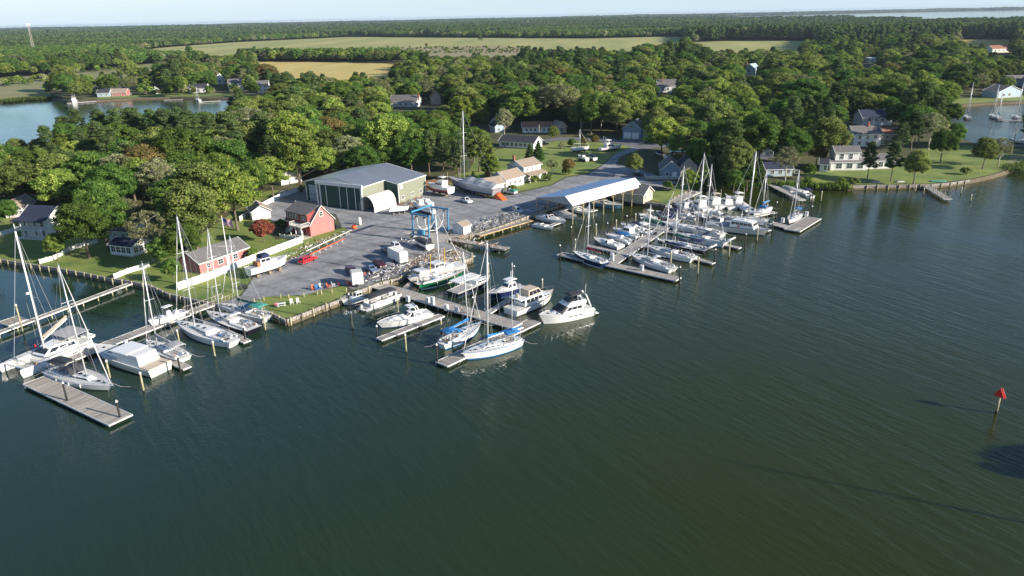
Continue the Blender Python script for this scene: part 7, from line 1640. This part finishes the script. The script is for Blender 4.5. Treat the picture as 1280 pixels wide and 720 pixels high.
def person_mat(shirt, trousers, o_):
    m = bpy.data.materials.new('clothed_body'); m.use_nodes = True; N, L = m.node_tree.nodes, m.node_tree.links
    tcn = N.new('ShaderNodeTexCoord'); sp = N.new('ShaderNodeSeparateXYZ'); L.new(tcn.outputs['Object'], sp.inputs[0]); r = N.new('ShaderNodeValToRGB'); r.color_ramp.interpolation = 'CONSTANT'
    dv = N.new('ShaderNodeMath'); dv.operation = 'DIVIDE'; dv.inputs[1].default_value = 2.0; L.new(sp.outputs['Z'], dv.inputs[0]); L.new(dv.outputs[0], r.inputs['Fac'])
    e = r.color_ramp.elements; e[0].position = 0; e[0].color = (.05,.045,.04,1); e[1].position = .05; e[1].color = (*trousers,1); k = e.new((.98+o_)/2); k.color = (*shirt,1); k = e.new((1.46+o_)/2); k.color = (.50,.30,.21,1)
    L.new(r.outputs['Color'], N['Principled BSDF'].inputs['Base Color']); N['Principled BSDF'].inputs['Roughness'].default_value = .8; return m
hb = mat('brown_hair', (.06,.035,.02), .8); hg = mat('grey_hair', (.35,.34,.32), .8)
person(456.5,348,rad(-70),'person in red shirt standing beside the parked grey blue car',(.55,.08,.08),(.06,.07,.10),hb)
person(462,348,rad(-110),'person in white shirt and dark trousers standing near the dock root',(.70,.70,.68),(.03,.03,.04),hg)
person(345,384,rad(-40),'person in pink shirt sitting at the white lawn table',(.62,.10,.25),(.45,.28,.20),hb,'sit')
person(578,391,rad(150),'person in pale top walking on the centre dock',(.55,.45,.42),(.12,.12,.16),hb,'walk',z=.95)
# ================================================================== trees
T = tpx
for a in [  # kind, px, py, height, label
 ('pine_tree',58,168,17,'round headed pine at the left end of the dark pine row'),('pine_tree',80,158,19,'tall pine second from the left in the dark pine row'),('pine_tree',100,170,16,'shorter pine leaning out before the left pine row'),
 ('pine_tree',122,163,18,'pine in the left third of the dark row above the creek'),('pine_tree',146,150,21,'tallest pine in the left half of the dark row'),('pine_tree',168,149,21,'pine with dense crown in the middle of the dark row'),
 ('pine_tree',190,151,21,'dark pine just right of the middle of the row'),('pine_tree',212,152,21,'dark pine before the creek cottages'),('pine_tree',236,153,21,'tall dark pine second from the right end of the row'),('pine_tree',262,158,20,'pale green pine at the right end of the dark row'),
 ('pine_tree',70,190,15,'lower pine with bare trunk above the plum tree'),('pine_tree',90,200,15,'bare trunked pine above the blue green cedar'),('pine_tree',200,168,17,'pine in front of the dark row centre'),('pine_tree',244,172,16,'pine in front of the right end of the dark row'),
 ('oak_tree',115,215,16,'broad dark oak in the middle of the left wood'),('oak_tree',140,232,15,'oak just above the sunroom house roof'),('oak_tree',172,196,15,'rounded green oak below the pine row'),('oak_tree',120,250,13,'leafy oak right of the navy roofed house'),('oak_tree',208,205,14,'shaded oak between the olive tree and pine row'),
 ('olive_tree',238,262,16,'big olive yellow tree behind the red cottage'),('light_green_tree',290,240,16,'big bright green tree behind the red cottage right end'),('light_green_tree',268,214,15,'pale green tree at the top of the left wood'),('oak_tree',310,222,13,'green tree by the shaded white house'),
 ('cedar_tree',14,196,13,'dark spiky evergreen before the creek at the left edge'),('oak_tree',30,203,11,'dark tree on the creek side at the left edge'),('olive_tree',-6,206,12,'olive tree cut by the left edge above the garage'),('light_green_tree',36,218,9,'bright yellow green tree near the left edge'),('red_tree',14,232,6,'reddish shrub tree at the left edge'),('red_tree',53,238,6.5,'dark plum coloured tree behind the navy roofed house'),('cedar_tree',84,235,12,'blue green cedar beside the navy roofed house'),
 ('oak_tree',10,262,8,'low green tree in front of the left edge garage'),('light_green_tree',68,304,8,'bright green tree in front of the navy roofed house'),('oak_tree',102,280,13,'dark bushy tree on the fence line between the lawns'),('oak_tree',126,268,14,'olive tree on the lawn boundary'),
 ('wispy_tree',184,287,14,'leaning pale trunked tree beside the sunroom'),('oak_tree',203,312,9,'dark green tree at the shore end of the white fence'),('oak_tree',214,335,6,'dark shore shrub tree behind the tall ketch mast'),('wispy_tree',155,268,13,'wispy grey tree rising over the sunroom roof'),('oak_tree',228,300,10,'tree in front of the red cottage left end'),
 ('red_tree',328,289,6.5,'round russet tree beside the boathouse steps'),('light_green_tree',371,192,19,'tall bright green tree left of the boat shed'),('light_green_tree',337,214,13,'yellow green tree half covering the shaded white house'),('olive_tree',350,172,15,'olive green tree behind the tall bright green tree'),('light_green_tree',398,178,13,'light tree left of the boat shed roof corner'),('olive_tree',322,168,15,'yellow green tree above the shaded white house'),
 ('light_green_tree',484,168,20,'large rounded green tree behind the boat shed roof'),('oak_tree',452,168,15,'dark oak left of the large rounded green tree'),('oak_tree',512,180,15,'dark green oak behind the right end of the boat shed'),('pine_tree',535,185,17,'pine behind the boat shed end wall'),('pine_tree',553,190,17,'pine left of the tallest yard mast'),
 ('olive_tree',598,182,17,'yellow green poplar like tree beside the tallest yard mast'),('light_green_tree',612,205,11,'feathery light tree before the office roofs'),('pine_tree',572,196,16,'pine just left of the yellow green tree'),('oak_tree',575,152,13,'round dark tree beside the tip of the tallest yard mast'),
 ('cedar_tree',662,191,8,'left one of two slim cedars by the ranch house'),('cedar_tree',673,189,9,'right one of two slim cedars by the ranch house'),('cedar_tree',592,226,7,'narrow cedar on the dirt bank behind the tarped sailboat'),('cedar_tree',598,230,6,'shorter cedar behind the tarped sailboat'),
 ('olive_tree',692,165,8,'brown green round tree before the terracotta roof'),('rust_tree',711,206,6.5,'rusty brown young tree on the office lawn'),('wispy_tree',690,206,6,'thin grey green young tree on the office lawn'),('wispy_tree',703,183,6,'small pale sapling on the lawn by the sloop'),
 ('oak_tree',715,178,5,'small dark round tree beside the utility pole'),('rust_tree',730,176,5,'reddish low tree beside the road'),('rust_tree',744,174,5,'reddish bushy tree by the road bend'),
 ('wispy_tree',630,150,15,'grey green tree with visible limbs above the white cottage'),('olive_tree',793,203,9,'wide spreading olive tree beside the slip shed roof'),('light_green_tree',862,222,8,'bright green tree right of the blue clubhouse'),
 ('oak_tree',873,190,14,'dark oak behind the tall marina masts'),('oak_tree',898,172,18,'tallest dark oak right of the clubhouse'),('light_green_tree',885,150,14,'pale green crown above the dark oaks'),('light_green_tree',858,158,13,'yellow green tree behind the light blue stored sloop'),('olive_tree',921,196,16,'olive tree at the shore behind the blue covered sloop'),
 ('cedar_tree',893,214,10,'pointed evergreen on the marina shore'),('cedar_tree',905,216,10,'second pointed evergreen on the marina shore'),('cedar_tree',880,218,9,'dark evergreen at the left of the shore thicket'),('oak_tree',918,222,8,'bushy shore tree beside the tall grey mast'),('oak_tree',935,218,9,'dark bushy tree at the right of the shore thicket'),('cedar_tree',949,214,9,'dark evergreen beside the blue gabled house'),
 ('wispy_tree',984,200,13,'pale trunked wispy tree over the small pier'),('wispy_tree',1000,178,14,'wispy grey tree above the blue roofed cottage'),('olive_tree',1036,170,19,'huge spreading sycamore like tree with pale limbs'),('light_green_tree',1012,160,15,'bright crown left of the huge spreading tree'),('rust_tree',1022,190,9,'brown leaved tree under the huge spreading tree'),
 ('oak_tree',1012,212,6,'low shore tree left of the porch shed'),('pine_tree',1088,196,13,'round headed shore pine before the white house wing'),('pine_tree',1118,196,14,'second round headed shore pine'),('olive_tree',1146,204,12,'light shore tree at the root of the small pier'),
 ('oak_tree',1180,178,13,'dark tree with a stout trunk on the right lawn'),('wispy_tree',1165,158,16,'grey green tall tree above the right lawn'),('oak_tree',1196,166,11,'dark tree at the near edge of the right harbour'),('olive_tree',1233,187,12,'left one of the joined trees on the right point'),('wispy_tree',1252,185,11,'right one of the joined trees on the right point'),
 ('light_green_tree',1260,104,12,'round pale green tree across the right harbour'),('oak_tree',1176,108,12,'dark round tree at the left end of the right harbour'),('light_green_tree',1232,103,10,'pale tree left of the round one across the harbour'),
 ('rust_tree',884,108,11,'orange tinged tree in the wood right of centre'),('rust_tree',735,37,14,'small orange tree at the far wood edge'),('rust_tree',533,56,8,'lone bush tree on the scrub field'),('light_green_tree',1006,100,12,'bright green crown in the right wood'),('light_green_tree',950,82,13,'pale round crown left of the blue white cottage'),
 ]:
    k_, x_, y_, h_, l_ = a
    if k_ in ('oak_tree','light_green_tree','olive_tree') and h_ > 9 and y_ > 150 and x_ < 520: tpx(k_, x_, y_, h_*1.18, l_, wide=1.15)
    elif k_ == 'pine_tree' and x_ < 270: tpx(k_, x_, y_+9, h_, l_, wide=1.2)
    else: T(*a)
for (x, y, k, lb) in [(352,280,0,'pale round bush at the right end of the red cottage'),(316,318,1,'bush at the foot of the red cottage end wall'),(685,222,0,'orange brown bush at the office porch'),(668,224,0,'dark red bush at the office wall'),(1207,214,0,'round bush on the right shore lawn'),(640,236,1,'low hedge bush by the middle office'),
        (1010,226,1,'shore bush left of the white shed'),(1052,227,1,'hedge bush under the waterfront house windows'),(1068,227,0,'second hedge bush under the waterfront house'),(708,214,1,'bush at the foot of the rusty young tree'),(834,231,1,'bush on the clubhouse lawn')]:
    tpx('bush', x, y, 2.6, lb, cat='bush', v=k)
# the trees on the offshore point of land
PTL = ['nearest pine on the offshore point beyond the right edge','first oak on the offshore point beyond the right edge','tallest pine on the offshore point beyond the right edge','larger oak on the offshore point beyond the right edge','rearmost pine on the offshore point beyond the right edge']
for i, (x, y, h, k) in enumerate([(103,71,14,'pine_tree'),(107,74,15,'oak_tree'),(113,70,17,'pine_tree'),(121,75,15,'oak_tree'),(127,64,16,'pine_tree')]):
    tree(k, x, y, h, PTL[i], group='trees on the offshore point')
# light woodland models for the distance
proto('far_pine', 61, 18, 4.6, 5.0, 'p', 16, 2.3, 620, .85, 'leaf_pine', core=.8, nl=3)
proto('far_pine', 62, 18, 4.8, 5.0, 'p', 16, 2.4, 620, .85, 'leaf_cedar', core=.8, nl=3)
proto('far_oak', 63, 17, 6.4, 2.0, 'b', 22, 2.5, 800, .85, 'leaf_oak', core=.8, nl=3)
proto('far_oak', 64, 17, 6.0, 2.0, 'b', 22, 2.3, 800, .85, 'leaf_light', core=.8, nl=3)
proto('far_oak', 65, 16, 6.0, 2.0, 'b', 22, 2.3, 800, .85, 'leaf_olive', core=.8, nl=3)
proto('far_oak', 66, 16, 6.0, 2.0, 'b', 22, 2.3, 800, .85, 'leaf_grey', core=.8, nl=3)
FARK = []
for i, (k, x, y, h, lb) in enumerate([('far_pine',600,47,17,'pine at the front of the far wood above the field'),('far_pine',318,64,17,'dark pine at the left end of the hedgerow in the fields'),('far_oak',236,61,16,'lone dark crown where the far field begins'),('far_oak',648,43,17,'green crown before the far wood by the pale roof'),('far_oak',676,43,17,'olive crown before the far wood'),('far_oak',870,47,16,'grey crown at the end of the long field')]):
    t = tpx(k, x, y, h, lb, v=[0,1,0,1,2,3][i]); FARK.append([c for c in t.children if c.name.startswith('crown')][0])
NEARK = []; seen = set()
for t in [o for o in SC.objects if o.get('category') == 'tree']:
    c = [q for q in t.children if q.name.startswith('crown')][0]; kk = c.data.name
    if kk in seen or c in FARK or 'bush' in kk: continue
    seen.add(kk); NEARK.append(c)
kinds = {c.data.name.split('.')[0]: [] for c in NEARK}
for i, c in enumerate(NEARK): kinds[c.data.name.split('.')[0]].append(i)

def inpoly(P, poly):
    x, y = P[:,0], P[:,1]; r = np.zeros(len(P), bool); n = len(poly); j = n-1
    for i in range(n):
        xi, yi, xj, yj = poly[i][0], poly[i][1], poly[j][0], poly[j][1]
        if yi != yj: r ^= ((yi > y) != (yj > y)) & (x < (xj-xi)*(y-yi)/(yj-yi)+xi)
        j = i
    return r
def inset(P, poly, d):    # inside or within d of an edge
    r = inpoly(P, poly); n = len(poly)
    for i in range(n):
        a, b_ = np.array(poly[i][:2]), np.array(poly[(i+1) % n][:2]); ab = b_-a; L2 = (ab**2).sum()+1e-9
        t = np.clip(((P-a)@ab)/L2, 0, 1); r |= ((P-(a+t[:,None]*ab))**2).sum(1) < d*d
    return r
rs = np.random.RandomState(11)
def scatter(d0, d1, sp, jit=.42):
    ys = np.arange(d0, d1, sp*.9); out = []
    for k, y in enumerate(ys):
        xm = .74*y+90; xs = np.arange(-xm, xm, sp) + (k % 2)*sp/2; out.append(np.stack([xs, np.full(len(xs), y)], 1))
    P = np.concatenate(out); return P + rs.uniform(-jit, jit, P.shape)*sp
def allowed(P, m):
    ok = inpoly(P, [tuple(v) for v in outline])
    for nm, poly in SHEETS:
        ok &= ~inset(P, [tuple(v) for v in poly], 0.5 if 'field' in nm or 'marsh' in nm else (1.5 if nm != 'lawn' else .0))
    for h in HOUSES: ok &= ~inset(P, [tuple(v) for v in h], m)
    n = len(outline)
    for i in range(len(coast)-1):
        a, b_ = np.array(coast[i]), np.array(coast[i+1]); ab = b_-a; t = np.clip(((P-a)@ab)/((ab**2).sum()+1e-9), 0, 1); ok &= ((P-(a+t[:,None]*ab))**2).sum(1) > 3.5**2
    return ok
OPEN = [PX([(560,165),(700,165),(760,170),(770,172),(745,182),(600,192),(575,200)]), PX([(1184,120),(1290,116),(1290,128),(1184,128)]), PX([(745,30),(775,30),(775,26),(745,26)])]
P = scatter(150, 1150, 12.0); P = P[allowed(P, 3.0)]
for q in OPEN: P = P[~inpoly(P, [tuple(v) for v in q])]
VIEWS = [(345,222,392,264,420),(768,140,832,240,300),(822,188,868,232,270),(0,119,305,140,860),(0,134,62,176,520),(1197,130,1300,176,470),(328,79,505,95,1150),(200,56,300,68,1400),(300,53,850,60,2000),(520,60,660,68,1150),(868,53,1015,60,1700),(70,84,200,90,900),(0,100,66,118,900),(1205,50,1262,54,2200)]
CLEAR += VIEWS
pl = np.array([(a, b_, c) for a, b_, c, _ in PLACED]); keep = []
CL = [c for c in CLEAR]
for p in P:
    d = np.hypot(pl[:,0]-p[0], pl[:,1]-p[1])
    if (d < pl[:,2]*.85+2.2).any(): continue
    dist = math.hypot(*p); h = 15.0+5.0*noise.noise((p[0]*.012, p[1]*.012, 0)) + rs.uniform(-4.5, 3.0); h *= (1.28 if rs.rand() < .2 else 1.0); R = h*.34
    top = PR((p[0], p[1], LZ+h*1.22)); bot = PR((p[0], p[1], LZ+2)); wpx = R/dist*FPX; x0, x1, y0, y1 = top[0]-wpx, top[0]+wpx, top[1], bot[1]; bad = False
    for (a, b_, c, d_, dd) in CL:
        if dist < dd+6 :
            mx_, my_ = (c-a)*.10, (d_-b_)*.10; lowcut = d_-(d_-b_)*(.12 if dd < 330 else .35)
            if x1 > a+mx_ and x0 < c-mx_ and y1 > b_+my_ and y0 < lowcut: bad = True; break
    if bad: continue
    keep.append((p[0], p[1], h, dist))
def pick(x, y):
    v = noise.noise((x*.008, y*.008, 3.1)); r = rs.rand()
    if v > .22: return 'pine_tree' if r < .45 else ('oak_tree' if r < .85 else 'light_green_tree')
    if v < -.22: return 'light_green_tree' if r < .4 else ('olive_tree' if r < .75 else ('oak_tree' if r < .94 else 'wispy_tree'))
    return 'oak_tree' if r < .42 else ('light_green_tree' if r < .60 else ('olive_tree' if r < .80 else ('pine_tree' if r < .89 else ('wispy_tree' if r < .985 else 'rust_tree'))))
def vis(k): q = PR((k[0], k[1], LZ+k[2])); return -40 < q[0] < 1320
keep.sort(key=lambda k: k[3]); near = [k for k in keep if vis(k)][:190]; ns = set(id(k) for k in near); rest = [k for k in keep if id(k) not in ns]
LBL = {'oak_tree':'dark green broad tree','light_green_tree':'bright green rounded tree','olive_tree':'olive green tree','pine_tree':'dark pine','wispy_tree':'thin grey green tree','rust_tree':'rust tinted tree'}
LM = [('the big boat shed',455,225),('the red cottage',285,325),('the red boathouse',400,275),('the sunroom',150,310),('the navy roofed house',45,280),('the tan roofed offices',645,225),('the white ranch house',650,178),('the terracotta roof',675,160),
      ('the blue garage house',800,165),('the blue clubhouse',840,215),('the white waterfront house',1055,205),('the grey roofed shore house',1085,170),('the right harbour',1200,150),('the small wooden pier',985,235),('the left creek bend',150,165),
      ('the centre wood grey roof',505,130),('the gold field',415,108),('the shaded white house',340,228),('the high white house',835,112),('the blue white cottage',937,92),('the red brick house',950,165),('the right lawn',1180,195),
      ('the tallest yard mast',582,190),('the creek cottages',150,119),('the dark pine row',190,175),('the creek porch house',248,116),('the far right building',1250,70)]
info = []
for x, y, h, d in near:
    k = pick(x, y); q = PR((x, y, LZ)); best = min(LM, key=lambda m_: math.hypot((m_[1]-q[0]), (m_[2]-q[1])*2.2)); dx, dy = q[0]-best[1], (q[1]-best[2])*2.2
    rel = ('right of ' if dx > 0 else 'left of ') if abs(dx) > abs(dy) else ('behind ' if dy < 0 else 'in front of '); info.append((x, y, h, k, LBL[k], rel+best[0], q[0]))
ORD = ['', 'second ', 'third ', 'fourth ', 'fifth ', 'sixth ', 'seventh ', 'eighth ', 'ninth ', 'tenth ', 'eleventh ', 'twelfth ', 'thirteenth ', 'fourteenth ']
cnt = {}
for it in info: cnt.setdefault((it[4], it[5]), []).append(it)
for (kd, rl), L_ in cnt.items():
    L_.sort(key=lambda it: it[6])
    for i, (x, y, h, k, _, _, _) in enumerate(L_):
        lb = kd+' '+rl if len(L_) == 1 else (('leftmost ' if i == 0 else ORD[min(i, 13)])+kd+(' ' if i == 0 else ' from the left ')+rl)
        tree(k, x, y, h*(1.2 if k == 'pine_tree' else 1), lb, wide=1.18, group=k.replace('_', ' ')+'s of the village wood')
def woodland(name, pts, kind, scl, sclz, rot, protos, label):
    me = bpy.data.meshes.new(name); me.from_pydata([tuple(p) for p in pts], [], []); n = len(pts)
    at = me.attributes.new('kind', 'INT', 'POINT'); at.data.foreach_set('value', np.array(kind, np.int32))
    sc = np.stack([scl, scl, sclz], 1).astype(np.float32); at = me.attributes.new('scl', 'FLOAT_VECTOR', 'POINT'); at.data.foreach_set('vector', sc.ravel())
    rt = np.stack([np.zeros(n), np.zeros(n), rot], 1).astype(np.float32); at = me.attributes.new('rotz', 'FLOAT_VECTOR', 'POINT'); at.data.foreach_set('vector', rt.ravel())
    o = link(name, me); o['kind'] = 'stuff'; o['label'] = label; o['category'] = 'wood'
    g = bpy.data.node_groups.new(name+'_nodes', 'GeometryNodeTree'); g.interface.new_socket('Geometry', in_out='INPUT', socket_type='NodeSocketGeometry'); g.interface.new_socket('Geometry', in_out='OUTPUT', socket_type='NodeSocketGeometry')
    N, L = g.nodes, g.links; gi = N.new('NodeGroupInput'); go = N.new('NodeGroupOutput'); jn = N.new('GeometryNodeGeometryToInstance')
    for c in reversed(protos):
        oi = N.new('GeometryNodeObjectInfo'); oi.inputs['Object'].default_value = c; oi.inputs['As Instance'].default_value = False; oi.transform_space = 'ORIGINAL'; L.new(oi.outputs['Geometry'], jn.inputs[0])
    ip = N.new('GeometryNodeInstanceOnPoints'); ip.inputs['Pick Instance'].default_value = True
    def na(nm, ty): q = N.new('GeometryNodeInputNamedAttribute'); q.data_type = ty; q.inputs['Name'].default_value = nm; return q.outputs['Attribute']
    L.new(gi.outputs[0], ip.inputs['Points']); L.new(jn.outputs[0], ip.inputs['Instance']); L.new(na('kind','INT'), ip.inputs['Instance Index']); L.new(na('scl','FLOAT_VECTOR'), ip.inputs['Scale'])
    er = N.new('FunctionNodeEulerToRotation'); L.new(na('rotz','FLOAT_VECTOR'), er.inputs[0]); L.new(er.outputs[0], ip.inputs['Rotation'])
    L.new(ip.outputs[0], go.inputs[0]); m_ = o.modifiers.new('instances', 'NODES'); m_.node_group = g; return o
K, S, SZ, RT, PT_ = [], [], [], [], []
for x, y, h, d in rest:
    k = pick(x, y); ci = kinds[k+'_crown'][rs.randint(len(kinds[k+'_crown']))]; H0 = {'oak_tree':15,'light_green_tree':15,'olive_tree':14,'pine_tree':20,'wispy_tree':16,'rust_tree':12}[k]
    s_ = h*(1.2 if k == 'pine_tree' else 1)/H0; PT_.append((x, y, LZ)); K.append(ci); S.append(s_*1.2); SZ.append(s_); RT.append(rs.uniform(0, 6.28))
woodland('village_wood', PT_, K, np.array(S), np.array(SZ), np.array(RT), NEARK, 'continuous wood of mixed trees around the village houses')
PT_, K, S, SZ, RT = [], [], [], [], []
for (d0, d1, sp, fs_, fz) in ((1150,2000,9.0,1.05,1.0),(2000,3600,13.5,1.6,1.05),(3600,6500,26,3.0,1.1),(6500,13800,55,6.2,1.25)):
    P = scatter(d0, d1, sp); P = P[allowed(P, 4.0)]; dd_ = np.hypot(P[:,0], P[:,1])
    if d0 < 3000:
        tp = np.array([PR((x, y, LZ+17)) for x, y in P]); bad = np.zeros(len(P), bool)
        for a, b_, c, d_, dv in VIEWS: bad |= (dd_ < dv) & (tp[:,0] > a) & (tp[:,0] < c) & (tp[:,1] < d_-2) & (tp[:,1] > b_-12)
        P = P[~bad]
    for x, y in P:
        v = noise.noise((x*.0016, y*.004, 1.3)) + .35*noise.noise((x*.01, y*.01, 7)); r = rs.rand()
        K.append((0 if r < .6 else 1) if (v > -.02 and r < .8) else (2 if r < .5 else (3 if r < .72 else (4 if r < .9 else 5))))
        s_ = rs.uniform(.8, 1.2); PT_.append((x, y, LZ)); S.append(fs_*s_); SZ.append(fz*s_*(1.0+.3*v+.5*noise.noise((x*.0007,y*.0007,4)))); RT.append(rs.uniform(0, 6.28))
woodland('distant_forest', PT_, K, np.array(S), np.array(SZ), np.array(RT), FARK, 'far forest reading as one dark green mass to the horizon')
print('TREES', len(near), len(rest), len(PT_))
# scrub dotted on the brown field and rough wood edges
PT_ = []
for i in range(260):
    f = rs.rand(); p = G(470+190*rs.rand(), 59+8*rs.rand(), LZ); PT_.append((p.x, p.y, LZ-.8))
n = len(PT_); s_ = rs.uniform(.12,.32,n); woodland('field_scrub', PT_, rs.randint(2,6,n), s_*1.3, s_, rs.uniform(0,6,n), FARK, 'scattered scrub bushes on the brown far field')
PT_ = []
for a, b_ in [((20,104),(70,100)),((0,108),(40,104)),((95,92),(150,86)),((60,116),(70,108)),((125,120),(215,119)),((220,117),(300,117))]:
    for i in range(12): f = rs.rand(); p = G(a[0]+(b_[0]-a[0])*f, a[1]+(b_[1]-a[1])*f+rs.uniform(-1.5,1.5), LZ); PT_.append((p.x, p.y, LZ-.5))
n = len(PT_); s_ = rs.uniform(.25,.6,n); woodland('creek_scrub', PT_, rs.randint(2,6,n), s_*1.2, s_, rs.uniform(0,6,n), FARK, 'scrub and small trees along the far creek bank')
# ================================================================== air
mb = MB(); mb.box((0,7000,31), (29000,14700,68))
hz = bpy.data.materials.new('haze_air'); hz.use_nodes = True; nn = hz.node_tree.nodes; nn.clear()
pv = nn.new('ShaderNodeVolumePrincipled'); pv.inputs['Color'].default_value = (.70,.85,1,1); pv.inputs['Density'].default_value = .00004; pv.inputs['Anisotropy'].default_value = .2
om = nn.new('ShaderNodeOutputMaterial'); hz.node_tree.links.new(pv.outputs[0], om.inputs['Volume'])
hz.cycles.homogeneous_volume = True
o = mb.build('haze', hz); o['kind'] = 'stuff'
